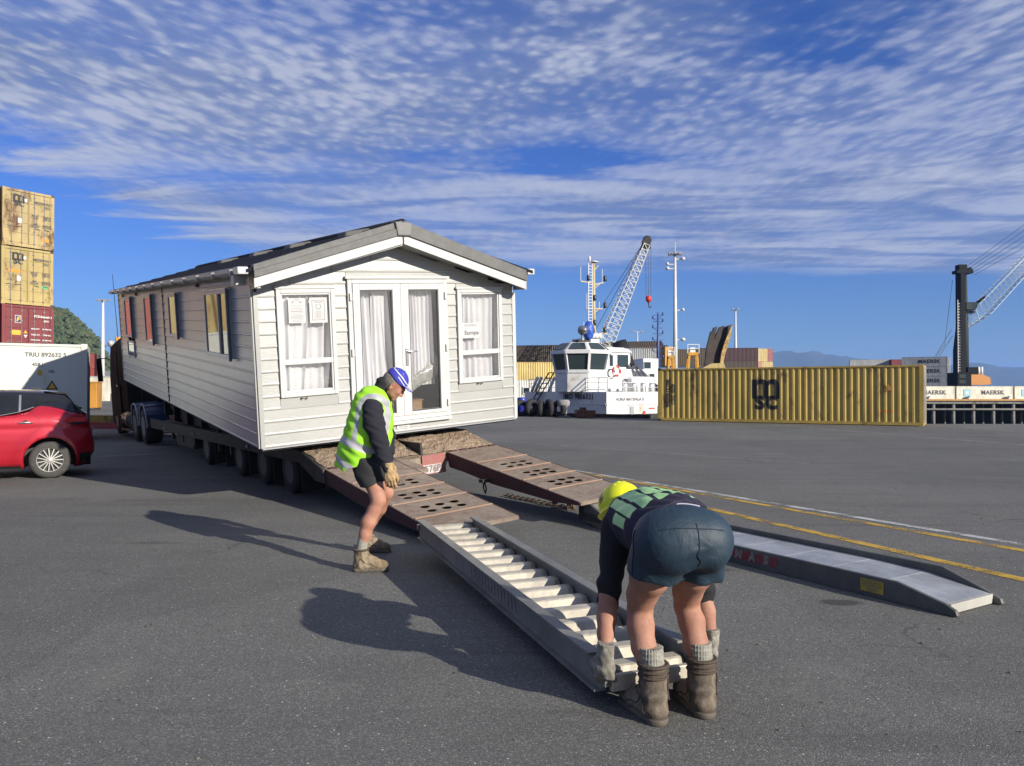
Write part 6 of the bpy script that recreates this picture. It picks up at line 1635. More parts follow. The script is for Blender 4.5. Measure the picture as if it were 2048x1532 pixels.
g = MB(); g.tube([(p.x + .1 * math.cos(k * .8) * 3 + .9, p.y - .1 + .3 * math.sin(k * .8), .05 + .012 * k) for k in range(30)], .035, 6); o = g.build('rope_coil', M('rope_brown', (.13, .09, .05), .9, var=.3)); tag(o, 'coil of brown mooring rope beside the grey bollard', 'rope')
for i, (a_, b_) in enumerate((((1035, 830), (1120, 834)),)):
    A, B = ground(1030, 829.5), ground(1124, 834.5); g = MB(); g.bar(A + Vector((0, 0, .16)), B + Vector((0, 0, .16)), .10, .30); kb2 = g.build('timber_kerb', M('timber_dark', (.05, .04, .03), .9, var=.3)); tag(kb2, 'dark timber kerb along the quay edge left of the bollard', 'kerb')
A, B = Vector((2.6, 44.25, 0)), Vector((7.4, 41.4, 0)); g = MB(); g.bar(A + Vector((0, 0, .10)), B + Vector((0, 0, .10)), .25, .20); o = g.build('quay_kerb', M('timber_dark', (.05, .04, .03), .9)); tag(o, 'dark quay edge kerb in front of the tug between bollard and yellow container', 'kerb')
g = MB(); g.box(-.5, .5, -.25, .25, 0, .42); g.box(-.35, .0, -.2, .2, .42, .58); o = g.build('gear_pile', M('rusty_gear', (.14, .06, .03), .8, var=.5, vscale=8)); o.location = ground(1172, 836); tag(o, 'small pile of rusty gear on the quay edge right of the bollard', 'gear')
# second white vessel behind, right of the tug
v2 = thing('workboat', 'white deckhouse of a second vessel with two windows between tug and yellow container', 'boat', (at(1295, 781, 62).x, 62, 0), R(12))
g = MB(); g.box(-1.4, 1.5, 0, 5, .4, 2.3); g.box(-.9, 1.2, .3, 4.5, 2.3, 3.1); g.box(-.2, 1.1, .4, 3, 3.1, 4.1); g.build('deckhouse', WSH, v2)
g = MB(); g.prism([(-3.5, -3), (2.5, -3), (3, 9), (-3.5, 9)], -5.9, .4, 'Z'); g.build('hull', HULLB, v2)
for (x, z, w_, h_) in ((-1.1, 1.1, .5, .8), (-.2, 1.1, .35, .7), (.7, 1.1, .35, .7), (-.6, 2.45, .4, .4), (.5, 2.45, .4, .4), (.15, 3.3, .55, .5)):
    g = MB(); g.box(x - w_ / 2 - .05, x + w_ / 2 + .05, -.04 if z < 2.3 else (.26 if z < 3.1 else .36), .0 if z < 2.3 else (.30 if z < 3.1 else .40), z - .05, z + h_ + .05); f_ = g.build('window', WSH, v2)
    g = MB(); yy = -.05 if z < 2.3 else (.25 if z < 3.1 else .35); g.box(x - w_ / 2, x + w_ / 2, yy - .01, yy + .005, z, z + h_); g.build('pane', SHG, f_)
railing([(-1.5, -.3), (1.9, -.3)], .4, .7, v2, WSH)
# blue lattice mast of that vessel
bmst = thing('signal_mast', 'slim blue mast with many short arms between harbour crane hook and light mast', 'mast', (at(1316, 781, 85).x, 85, 0))
BL = M('mast_blue', (.04, .07, .22), .5, var=.1)
zt = at(1316, 625, 85).z
g = MB(); g.tube([(0, 0, 0), (0, 0, zt * .6), (0, 0, zt)], [.22, .14, .07], 8); g.build('pole', BL, bmst)
for k, f in enumerate((.97, .93, .90, .83, .77, .70, .63, .58, .50, .44)):
    s = -1 if k % 2 else 1; g = MB(); z = zt * f; g.bar((-.55, 0, z), (.55, 0, z), .06); g.bar((0, 0, z - .35), (s * .5, 0, z), .05); g.lathe([(.08, 0), (.09, .3), (.03, .35)], (s * .55, 0, z), 'Z', 6); g.build('arm', BL, bmst)
for xx in (-1.6, .0): pass
g = MB(); g.bar((-1.4, 0, zt * .33), (0, 0, zt * .52), .08); g.build('stay', BL, bmst)

# ================================================================ CRANES
def lattice(g, A, B, w0, w1, n, rr, up=Vector((0, 0, 1)), mid=None):
    d = (B - A).normalized(); x = d.cross(up).normalized(); y = x.cross(d).normalized()
    def P(f, i):
        wv = w0 + (w1 - w0) * f if mid is None else (w0 + (mid - w0) * min(1, f / .15) if f < .15 else mid + (w1 - mid) * max(0, (f - .15) / .85))
        return A + (B - A) * f + (x * (.5 if i in (0, 1) else -.5) + y * (.5 if i in (1, 2) else -.5)) * wv
    for i in range(4): 
        for k in range(n): g.bar(P(k / n, i), P((k + 1) / n, i), rr * 1.5)
    for k in range(n):
        for i in range(4): g.bar(P(k / n, i), P((k + 1) / n, (i + 1) % 4), rr); g.bar(P((k + 1) / n, i), P((k + 1) / n, (i + 1) % 4), rr)
CRW = M('crane_white', (.62, .61, .58), .5, var=.08)
Yc = 95
foot = at(1196, 722, Yc) ; tip = at(1292, 489, Yc)
hc = thing('harbour_crane', 'white lattice boom crane with red hook rising behind the tug wheelhouse', 'crane', (foot.x, Yc, 0))
o_ = Vector((foot.x, Yc, 0)); fA = foot - o_; tA = tip - o_
g = MB(); lattice(g, fA, tA, .9, .75, 22, .05, Vector((.3, -1, .2)), 1.7); bj = g.build('boom', CRW, hc)
g = MB(); g.lathe([(.35, -.15), (.55, -.15), (.55, .15), (.35, .15)], tA + Vector((.15, 0, .55)), 'Y', 16); g.box(tA.x - .5, tA.x + .5, -.3, .3, tA.z - .5, tA.z + .5); g.build('boom_head', DARKS, hc)
hk = at(1297, 598, Yc) - o_
g = MB()
for dxx in (-.35, .0, .35): g.tube([tA + Vector((.25 + dxx, 0, -.2)), hk + Vector((dxx * .8, 0, .5))], .03, 5)
for k in range(4): g.tube([tA + Vector((-.3, .0, .2)), fA + Vector((-1.6 + k * .5, 1, 3.6 - k * 1.3))], .035, 5)
g.build('cable', M('cable_blue_grey', (.08, .10, .14), .5), hc)
g = MB(); g.lathe([(.12, .45), (.36, .25), (.36, -.2), (.1, -.45)], hk, 'Z', 10); g.build('hook_block', LFR, hc)
g = MB(); g.tube([hk + Vector((0, 0, -.4)), hk + Vector((0, 0, -.9)), hk + Vector((.2, 0, -1.1)), hk + Vector((.3, 0, -.85))], .07, 6); g.build('hook', DARKS, hc)
g = MB(); g.box(-5.5, 1.6, -1.5, 1.5, -.0, 3.4); g.build('machinery_house', CRW, hc)
# big mobile harbour crane at the right edge
Ym = 200
mc = thing('mobile_crane', 'dark tower mobile harbour crane with lattice boom reaching off the right edge', 'crane', (at(1925, 781, Ym).x, Ym, 0)); mo = Vector(mc.location)
def q(px, py, dy=0): return at(px, py, Ym + dy) - mo
TW = M('tower_dark', (.010, .012, .016), .8, var=.15, spec=.2); TWG = M('tower_grey', (.030, .040, .042), .7, var=.1, spec=.25); LAT = M('boom_grey', (.36, .40, .42), .4, .4)
b0, b1 = q(1918, 770), q(1923, 548)
g = MB()
mid_ = q(1921, 655)
g.prism([(-1.75, b0.z), (.2, b0.z), (.2, b1.z), (-1.0, b1.z), (-1.0, mid_.z), (-1.75, mid_.z - 6)], -1.3, 1.2, 'Y'); tw = g.build('tower', TW, mc)
g = MB(); g.lathe([(1.15, b0.z), (1.1, mid_.z), (.75, b1.z)], (.55, .2, 0), 'Z', 16); g.build('tower_tube', TWG, mc)
g = MB()
for k in range(26): g.bar((-1.9, -1.4, b0.z + 3 + k * .72), (-1.35, -1.4, b0.z + 3 + k * .72), .12)
g.bar((-1.9, -1.4, b0.z + 3), (-1.9, -1.4, b0.z + 22), .12); g.build('tower_ladder', WPRT, tw)
g = MB(); hp2 = q(1924, 540); g.box(-1.9, 2.3, -1.2, 1.2, hp2.z - 1.0, hp2.z - .2); g.box(-1.2, .8, -1, 1, hp2.z - .2, hp2.z + 1.3); g.lathe([(.7, -.9), (.7, .9)], (1.6, 0, hp2.z - .1), 'Y', 12); g.build('tower_head', TW, mc)
cbp = q(1937, 612); g = MB(); g.box(cbp.x - 1.4, cbp.x + 1.4, -1.4, .8, cbp.z - 1.1, cbp.z + .9); cbn = g.build('operator_cab', TWG, mc, .1); g = MB(); g.box(cbp.x + .3, cbp.x + 1.44, -1.44, .6, cbp.z - .6, cbp.z + .6); g.build('cab_window', SHG, cbn)
g = MB(); g.box(.3, cbp.x + 1.2, -.9, .9, cbp.z - 1.9, cbp.z - 1.3); g.build('cab_platform', TW, mc)
bA, bB = q(1931, 653), q(2120, 455); g = MB(); lattice(g, bA, bB, 1.2, 2.6, 24, .075, Vector((0, -1, .1)), 3.8); g.build('boom', LAT, mc)
g = MB(); g.tube([q(1950, 608), q(1970, 594)], .35, 8); g.build('luffing_cylinder', TW, mc)
g = MB()
for k in range(5): g.tube([q(1932 + 4 * k, 534 + k * 4), q(2150, 375 + 16 * k)], .07, 5)
g.tube([q(1905, 560), q(1889, 690), q(1873, 712)], .06, 5); g.tube([q(1903, 660), q(1871, 712)], .09, 5); g.tube([q(1905, 672), q(1879, 712)], .09, 5); g.build('cable', M('cable_blue_grey', (.08, .10, .14), .5), mc)
eb = q(1938, 757); g = MB(); g.box(eb.x - 1.6, eb.x + 2.3, -2.2, 2.2, eb.z - 1.7, eb.z + 1.0); g.prism([(eb.x + 2.3, eb.z - 1.7), (eb.x + 4.4, eb.z - 1.5), (eb.x + 4.2, eb.z + .2), (eb.x + 2.3, eb.z + 1.0)], -2.2, 2.2, 'Y'); g.build('machine_house', M('crane_orange', (.55, .22, .03), .5, var=.1), mc)
g = MB(); g.box(eb.x - 1.2, eb.x + 1.4, -1.6, 1.6, eb.z + 1.0, eb.z + 2.9); g.build('engine_cowl', TW, mc)
for k in range(2): g = MB(); g.tube([(eb.x + 1.9 + k * .8, -1, eb.z + 1.0), (eb.x + 1.9 + k * .8, -1, eb.z + 3.0)], .32, 10); g.build('exhaust_stack', WPRT, mc)
g = MB(); g.box(-2.6, .9, -2.4, 2.4, b0.z - 1.2, b0.z + 3.2); g.build('slewing_base', TW, mc)
g = MB()
for k in range(2): g.box(-2.2, -.6, -2.46, -2.42, b0.z + .4 + 1.4 * k, b0.z + 1.3 + 1.4 * k)
g.build('base_panel', TWG, mc)
g = MB(); g.box(-6, 9, -4, 4, -.3, 1.8); g.build('undercarriage', TW, mc)
# orange trestles (straddle frames) and the torn steel ramp above the yellow container
ORG = M('machine_orange', (.62, .30, .02), .5, var=.1)
for i, (px, py0, wdt) in enumerate(((1385, 707, 1.0), (1341, 713, .55))):
    Yt = 96; p = at(px, 735, Yt); t = thing('orange_trestle', ('orange A-frame trestle with white cage above the lone yellow container', 'smaller orange frame beside the thick light mast')[i], 'frame', (p.x, Yt, 0), group='orange frames behind the lone yellow container')
    zt = at(px, py0, Yt).z
    for sx in (-1, 1):
        for sy in (-.6, .6): g = MB(); g.bar((sx * wdt * .95, sy, 0), (sx * wdt * .45, sy * .5, zt), .26); g.build('leg', ORG, t)
    g = MB(); g.box(-wdt * .6, wdt * .6, -.5, .5, zt - .25, zt + .12); g.build('top_beam', ORG, t)
    g = MB()
    for sx in (-1, 1): g.bar((sx * wdt * .7, -.5, zt), (sx * wdt * .7, -.5, zt + 1.15), .08)
    g.bar((-wdt * .7, -.5, zt + 1.1), (wdt * .7, -.5, zt + 1.1), .08); g.bar((-wdt * .7, -.5, zt + .6), (wdt * .7, -.5, zt + .6), .06); g.box(-.35, .3, -.3, .3, zt + .12, zt + .75); g.build('cage', WPRT, t)
Yr = 88; base = at(1428, 735, Yr); rr_ = thing('torn_steel_ramp', 'tall dark curved steel ramp with three pointed fingers and sunlit orange edge', 'ship ramp', (base.x, Yr, 0))
DK = M('ramp_dark_steel', (.035, .022, .015), .6, var=.4, vscale=1.5); EDG = M('ramp_edge_sun_gold', (.55, .36, .12), .6, var=.3, vscale=3, dirt=(.15, .07, .03), dirt_amt=.4)  # edge colour holds the golden sunlight on the ramp's right side
def qq(px, py): return at(px, py, Yr) - Vector((base.x, Yr, 0))
fingers = [[(1405, 738), (1411, 692), (1418, 665), (1422, 662), (1424, 656), (1431, 654), (1427, 668), (1423.5, 681), (1421, 738)], [(1420.5, 738), (1424, 682), (1430, 668), (1436, 655), (1445, 652), (1441, 661), (1437, 680), (1434, 738)], [(1433.5, 738), (1437, 682), (1443, 662), (1447, 654), (1459, 650), (1455, 660), (1444, 690), (1437, 738)]]
for i, f in enumerate(fingers):
    g = MB(); pts = [qq(*p) for p in f]; g.prism([(p.x, p.z) for p in pts], -.9 + .1 * i, -.35 + .1 * i, 'Y'); g.build('ramp_finger', DK, rr_)
g = MB(); pts = [qq(*p) for p in ((1434, 726), (1437, 706), (1444, 684), (1452, 664), (1459, 650), (1456, 668), (1450, 690), (1443, 712), (1440, 729))]; g.prism([(p.x, p.z) for p in pts], -1.35, -.95, 'Y'); g.build('lit_edge', EDG, rr_)
g = MB(); pts = [qq(*p) for p in ((1398, 737), (1415, 728), (1440, 727), (1444, 737))]; g.prism([(p.x, p.z) for p in pts], -1.6, 1.5, 'Y'); g.build('ramp_foot', C_YEL2, rr_)
# ================================================================ PEOPLE
class Field:
    """signed distance field on a grid, meshed with surface nets: one continuous skin"""
    def __init__(s, lo, hi, h):
        s.lo = np.array(lo, float); s.h = h; s.n = np.ceil((np.array(hi, float) - s.lo) / h).astype(int) + 1
        s.d = np.full(tuple(s.n), .2, np.float32)
    def _win(s, pts, rad):
        pts = np.array(pts, float); a = np.floor((pts.min(0) - rad - s.lo) / s.h).astype(int); b = np.ceil((pts.max(0) + rad - s.lo) / s.h).astype(int) + 1
        a = np.clip(a, 0, s.n); b = np.clip(b, 0, s.n)
        if np.any(b <= a): return None
        ax = [s.lo[i] + s.h * np.arange(a[i], b[i]) for i in range(3)]
        X, Y, Z = np.meshgrid(*ax, indexing='ij'); return (slice(a[0], b[0]), slice(a[1], b[1]), slice(a[2], b[2])), X, Y, Z
    def _put(s, sl, dd, k, op):
        o = s.d[sl]; dd = dd.astype(np.float32)
        if op == 'sub': dd = -dd
        if k <= 0: r = np.minimum(o, dd) if op == 'add' else np.maximum(o, dd)
        elif op == 'add':
            h = np.clip(.5 + .5 * (dd - o) / k, 0, 1); r = dd + (o - dd) * h - k * h * (1 - h)
        else:
            h = np.clip(.5 - .5 * (dd - o) / k, 0, 1); r = dd + (o - dd) * h + k * h * (1 - h)
        s.d[sl] = r
    def cap(s, a, b, ra, rb, k=.02, op='add', sq=None, q=1.0):
        a = np.array(a, float); b = np.array(b, float); m = max(ra, rb) * max(1, q) + k + .03
        w_ = s._win([a, b], m)
        if w_ is None: return s
        sl, X, Y, Z = w_; P = [X - a[0], Y - a[1], Z - a[2]]; ba = b - a
        if sq is not None:
            v = np.array(sq, float); v /= np.linalg.norm(v); dt = P[0] * v[0] + P[1] * v[1] + P[2] * v[2]; f = (1 / q - 1)
            P = [P[i] + v[i] * dt * f for i in range(3)]; bd = ba @ v; ba = ba + v * bd * f
        L2 = ba @ ba; t = np.clip((P[0] * ba[0] + P[1] * ba[1] + P[2] * ba[2]) / L2, 0, 1)
        d = np.sqrt(sum((P[i] - ba[i] * t) ** 2 for i in range(3))) - (ra + (rb - ra) * t)
        s._put(sl, d * (1 if q >= 1 else q), k, op); return s
    def chain(s, pts, k=.02, **kw):
        for (p, r), (p2, r2) in zip(pts, pts[1:]): s.cap(p, p2, r, r2, k, **kw)
        return s
    def ell(s, c, r, axes=None, k=.02, op='add'):
        c = np.array(c, float); r = np.array(r, float); w_ = s._win([c], r.max() + k + .03)
        if w_ is None: return s
        sl, X, Y, Z = w_; P = np.stack([X - c[0], Y - c[1], Z - c[2]], -1)
        if axes is not None: P = P @ np.array(axes, float).T
        k0 = np.sqrt(((P / r) ** 2).sum(-1)); k1 = np.sqrt(((P / (r * r)) ** 2).sum(-1)) + 1e-9
        s._put(sl, k0 * (k0 - 1) / k1, k, op); return s
    def plane(s, p, n, k=0.0):
        """keep the side the normal points away from"""
        p = np.array(p, float); n = np.array(n, float); n /= np.linalg.norm(n)
        ax = [s.lo[i] + s.h * np.arange(s.n[i]) for i in range(3)]; X, Y, Z = np.meshgrid(*ax, indexing='ij')
        s.d = np.maximum(s.d, ((X - p[0]) * n[0] + (Y - p[1]) * n[1] + (Z - p[2]) * n[2]).astype(np.float32)); return s
    def warp(s, fn):
        ax = [s.lo[i] + s.h * np.arange(s.n[i]) for i in range(3)]; X, Y, Z = np.meshgrid(*ax, indexing='ij'); s.d = s.d + fn(X, Y, Z).astype(np.float32); return s
    def mesh(s, name, mat, parent, base, attrs=None, smooth_iter=2):
        d = s.d; n = d.shape; ins = d < 0
        c = np.zeros(tuple(x - 1 for x in n), np.int8)
        for i in (0, 1):
            for j in (0, 1):
                for k in (0, 1): c += ins[i:n[0] - 1 + i, j:n[1] - 1 + j, k:n[2] - 1 + k]
        act = (c > 0) & (c < 8); idx = np.full(act.shape, -1, np.int64); I = np.argwhere(act); idx[act] = np.arange(len(I))
        acc = np.zeros((len(I), 3)); cnt = np.zeros(len(I))
        cor = [(i, j, k) for i in (0, 1) for j in (0, 1) for k in (0, 1)]
        for a in cor:
            for ax in range(3):
                if a[ax] == 1: continue
                b = list(a); b[ax] = 1
                va = d[I[:, 0] + a[0], I[:, 1] + a[1], I[:, 2] + a[2]].astype(float); vb = d[I[:, 0] + b[0], I[:, 1] + b[1], I[:, 2] + b[2]].astype(float)
                m = (va < 0) != (vb < 0); t = np.where(m, va / np.where(m, va - vb, 1), 0)
                p = np.array(a, float)[None, :].repeat(len(I), 0); p[:, ax] = t
                acc[m] += p[m]; cnt[m] += 1
        V = (I + acc / cnt[:, None]) * s.h + s.lo
        F = []
        for ax in range(3):
            u, v = (ax + 1) % 3, (ax + 2) % 3
            sl0 = [slice(1, n[q] - 1) for q in range(3)]; sl0[ax] = slice(0, n[ax] - 1); sl1 = list(sl0); sl1[ax] = slice(1, n[ax])
            A = ins[tuple(sl0)]; B = ins[tuple(sl1)]; E = np.argwhere(A != B)
            if not len(E): continue
            sg = A[tuple(E.T)]; off = np.array([1, 1, 1]); off[ax] = 0; G = E + off
            def cell(du, dv):
                q = G.copy(); q[:, u] -= du; q[:, v] -= dv; return idx[q[:, 0], q[:, 1], q[:, 2]]
            q = np.stack([cell(1, 1), cell(0, 1), cell(0, 0), cell(1, 0)], 1)
            q[~sg] = q[~sg][:, ::-1]; F.append(q)
        F = np.concatenate(F)
        # light Laplacian relaxation
        for _ in range(smooth_iter):
            sm = np.zeros_like(V); ct = np.zeros(len(V))
            for a, b in ((0, 1), (1, 2), (2, 3), (3, 0)):
                np.add.at(sm, F[:, a], V[F[:, b]]); np.add.at(sm, F[:, b], V[F[:, a]]); np.add.at(ct, F[:, a], 1); np.add.at(ct, F[:, b], 1)
            V = V * .5 + sm / ct[:, None] * .5
        me = bpy.data.meshes.new(name); me.from_pydata((V - np.array(base)).tolist(), [], F.tolist())
        if attrs:
            for k_, fn in attrs.items():
                a_ = me.attributes.new(k_, 'FLOAT', 'POINT'); a_.data.foreach_set('value', np.asarray(fn(V), np.float32))
        return link(name, me, mat, parent, smooth=True)

def cloth(name, col, rough=.85, stripe=None, bump=.25, bscale=26, stripe_attr='band', sheen=0.0, weave=600):
    col = tuple(x * .85 for x in col); stripe = tuple(x * .85 for x in stripe) if stripe else None
    m = bpy.data.materials.new(name); m.use_nodes = True; t = NT(m.node_tree); b = t.n['Principled BSDF']
    tc = t.n.new('ShaderNodeTexCoord').outputs['Object']
    nz = t.noise(tc, 7, 5, .6); c = t.mix(t.smooth(nz, .3, .7), tuple(x * .88 for x in col), tuple(min(1, x * 1.08) for x in col))
    rr = rough
    if stripe:
        a = t.node('ShaderNodeAttribute', attribute_name=stripe_attr).outputs['Fac']; f = t.smooth(a, -.0012, .0012)
        c = t.mix(f, c, stripe); rr = t.math('MULTIPLY_ADD', f, -.35, rough)
    t.put(b.inputs['Base Color'], c); t.put(b.inputs['Roughness'], rr); b.inputs['Sheen Weight'].default_value = sheen
    h = t.math('ADD', t.math('MULTIPLY', t.noise(tc, bscale, 4, .6, .6), 1.0), t.math('MULTIPLY', t.noise(tc, weave, 2, .5), .05))
    bn = t.node('ShaderNodeBump', i_Strength=bump, i_Distance=.012, i_Height=h); t.put(b.inputs['Normal'], bn.outputs[0])
    return m
def skin_mat(name, c1, c2):
    c1 = tuple(x * .84 for x in c1); c2 = tuple(x * .84 for x in c2)
    m = bpy.data.materials.new(name); m.use_nodes = True; t = NT(m.node_tree); b = t.n['Principled BSDF']
    tc = t.n.new('ShaderNodeTexCoord').outputs['Object']
    c = t.mix(t.smooth(t.noise(tc, 11, 5, .6), .3, .7), c1, c2); c = t.mix(t.math('MULTIPLY', t.smooth(t.noise(tc, 70, 3, .6), .55, .7), .25), c, tuple(x * .7 for x in c1))
    t.put(b.inputs['Base Color'], c); b.inputs['Roughness'].default_value = .68; b.inputs['Specular IOR Level'].default_value = .3; b.inputs['Subsurface Weight'].default_value = .12; b.inputs['Subsurface Radius'].default_value = (.01, .004, .002); b.inputs['Subsurface Scale'].default_value = .5
    bn = t.node('ShaderNodeBump', i_Strength=.3, i_Distance=.004, i_Height=t.noise(tc, 60, 5, .65)); t.put(b.inputs['Normal'], bn.outputs[0]); return m
SKIN = skin_mat('sunlit_skin', (.38, .175, .115), (.47, .24, .165))
SKIN2 = skin_mat('skin_shade_tan', (.33, .155, .105), (.42, .225, .155))  # bending man's skin, tanned and toned darker for the shade on him
BLKF = cloth('black_fleece', (.014, .014, .022), .95, bump=.35); BLKS = cloth('black_shorts', (.016, .017, .017), .8, bump=.5, bscale=16); NAVY = cloth('dark_teal_shorts', (.013, .034, .056), .6, bump=.85, bscale=8)
BOOT1 = M('tan_boot_leather', (.20, .145, .085), .8, var=.35, vscale=14, bump=.35, bscale=50, dirt=(.32, .26, .18), dirt_amt=.4, dirt_scale=9); BOOT2 = M('worn_brown_boot', (.115, .085, .060), .8, var=.35, vscale=12, bump=.4, bscale=45, dirt=(.25, .21, .16), dirt_amt=.45, dirt_scale=7); SOLE = M('boot_sole', (.13, .11, .085), .9, var=.3, vscale=20)
LACE = M('boot_lace', (.03, .025, .02), .9); SOCK = M('grey_wool', (.33, .32, .27), .95, var=.2, vscale=60, bump=.6, bscale=300); GLV = M('tan_leather_glove', (.45, .30, .15), .85, var=.2, vscale=25, bump=.4, bscale=60); GLV2 = M('grey_leather_glove', (.22, .20, .165), .85, var=.25, vscale=25, bump=.4, bscale=60, dirt=(.42, .40, .36), dirt_amt=.25, dirt_scale=18)
def sub(base): return np.array(base, float)

def make_boot(kind, shaft, h=.0055):
    f = Field((-.09, -.06, -.02), (.09, .36, shaft + .06), h)
    f.chain([((0, .070, shaft), .058), ((0, .072, shaft * .55), .054), ((0, .066, .075), .055)], .02)
    f.cap((0, .058, .05), (0, .10, .062), .050, .050, .02); f.chain([((0, .08, .065), .052), ((0, .19, .052), .050), ((.0, .255, .046), .044)], .03, sq=(1, 0, 0), q=.95)
    f.cap((0, .11, .13), (0, .16, .085), .036, .034, .03)
    f.plane((0, 0, shaft), (0, 0, 1)); f.plane((0, 0, .018), (0, 0, -1))
    f.warp(lambda X, Y, Z: .0022 * np.sin(Z * 95 + 9 * X) * np.clip((.14 - np.abs(Z - .13)) * 8, 0, 1) * (Z < .2) + .0015 * np.sin(Y * 120 + Z * 60))
    g = Field((-.09, -.05, -.02), (.09, .36, .06), .005)
    g.cap((0, .045, .02), (0, .10, .02), .048, .045, .0); g.cap((0, .10, .02), (0, .25, .02), .045, .052, .02); g.plane((0, 0, .030), (0, 0, 1)); g.plane((0, 0, .0), (0, 0, -1))
    return f, g
def boot_thing(name, parent, base, heel, ang, mat, shaft, first=[None, None], key=None, laces=True):
    if key not in _boots:
        f, g = make_boot(key, shaft)
        u = f.mesh('upper', mat, None, (0, 0, 0)); so = g.mesh('sole', SOLE, None, (0, 0, 0), smooth_iter=1)
        lc = MB(); 
        for k in range(6):
            y = .108 + k * .017 if k > 2 else .098 + k * .006; z = .185 - k * .022
            z = [shaft - .02, shaft - .05, .135, .118, .104, .092][k] if shaft < .22 else [.24, .20, .155, .125, .108, .095][k]; y = [.128, .130, .146, .164, .182, .20][k]
            lc.tube([(-.032, y - .012, z), (0, y + .008, z + .006), (.032, y - .012, z)], .0035, 5); lc.tube([(-.03, y - .01, z), (.03, y + .006, z - .018)], .003, 5)
        lb_ = lc.build('laces', LACE); cu = MB(); cu.tube([(.060 * math.cos(a), .071 + .060 * math.sin(a), shaft - .006) for a in [2 * PI * q / 20 for q in range(21)]], .0085, 6, False)
        if shaft > .22:
            for dz in (.03, .055): cu.tube([(.0595 * math.cos(a), .071 + .0595 * math.sin(a), shaft - dz) for a in [2 * PI * q / 20 for q in range(21)]], .006, 6, False)
            cu.tube([(.052, .045, .21), (.060, .05, .17), (.060, .055, .13), (.050, .03, .10)], .004, 5)
        from mathutils.bvhtree import BVHTree
        bv = BVHTree.FromPolygons([v.co for v in u.data.vertices], [q_.vertices for q_ in u.data.polygons])
        def lay(pts, r_=.0026):
            out = []
            for q_ in pts:
                loc, nr, _, _ = bv.find_nearest(Vector(q_)); out.append(loc + nr * .001)
            cu.tube(out, r_, 5)
        for sx_ in (-1, 1):
            lay([(sx_ * .1, .215 - .010 * k, .03 + .009 * k) for k in range(7)]); lay([(sx_ * .1, .03 + .006 * k, .035 + .012 * k) for k in range(9)]); lay([(sx_ * .1, .06 + .016 * k, .115 - .006 * k) for k in range(9)])
            lay([(sx_ * .1, .085 + .003 * k, shaft - .02 - .012 * k) for k in range(8)])
        pc = cu.build('padded_collar', M('boot_trim', (.075, .055, .038), .85, var=.2))
        _boots[key] = [u.data, so.data, lb_.data, pc.data]
        for o in (u, so, lb_, pc): bpy.data.objects.remove(o)
    bt = thing_part(name, parent, Vector(heel) - Vector(base)); bt.rotation_euler = (0, 0, ang)
    for me_, nm_ in zip(_boots[key], ('upper', 'sole', 'laces', 'padded_collar')): inst(me_, nm_, bt)
    return bt
_boots = {}
def glove(name, parent, base, wrist, down, back, side, mat, curl=.5, size=1.0, spread=.021, thumb_in=False):
    """wrist point; down: direction of the fingers, back: out of the back of the hand, side: towards the thumb"""
    W = np.array(wrist, float); D = np.array(down, float); D /= np.linalg.norm(D); B = np.array(back, float); B -= D * (B @ D); B /= np.linalg.norm(B); S = np.cross(D, B); S = S if S @ np.array(side, float) > 0 else -S
    P = lambda s_, b_, d_: W + (S * s_ + B * b_ + D * d_) * size
    f = Field(np.minimum(P(-.1, -.12, -.09), P(.1, .08, .22)) - .16, np.maximum(P(-.1, -.12, -.09), P(.1, .08, .22)) + .16, .0038)
    f.cap(P(0, 0, -.055), P(0, 0, .0), .034 * size, .030 * size, .01); f.cap(P(0, 0, .0), P(0, .002, .05), .030 * size, .034 * size, .015, sq=B, q=.72)
    for i, (s0, ln) in enumerate(((.033, .072), (.011, .080), (-.011, .075), (-.032, .060))):
        c = curl * (1 + .12 * (i - 1.5)); a0 = P(s0 * .9, .0, .078); a1 = P(s0 * 1.02, -.018 * c * 2, .078 + ln * .45); a2 = P(s0 * 1.0, -.018 * c * 2 - ln * .42 * min(1.2, c * 1.3), .078 + ln * (.45 + .38 * (1 - c * .6))); a3 = P(s0 * .97, -.018 * c * 2 - ln * .75 * min(1.2, c * 1.3), .078 + ln * (.45 + .42 * (1 - c * 1.1)))
        f.cap(P(s0 * .8, 0, .04), a0, .0165 * size, .0140 * size, .012); f.chain([(a0, .0128 * size), (a1, .0120 * size), (a2, .0112 * size), (a3, .0102 * size)], .003)
    t0, t1, t2, t3 = P(.024, -.004, .018), P(.046, -.016, .046), P(.050, -.028, .072), P(.046, -.040, .092)
    f.chain([(t0, .019 * size), (t1, .0160 * size), (t2, .0135 * size), (t3, .0118 * size)], .008)
    f.warp(lambda X, Y, Z: .0012 * np.sin(170 * X + 90 * Z) * np.sin(150 * Y + 60 * Z))
    f.plane(P(0, 0, -.052), -D)
    return f.mesh(name, mat, parent, base, smooth_iter=1)

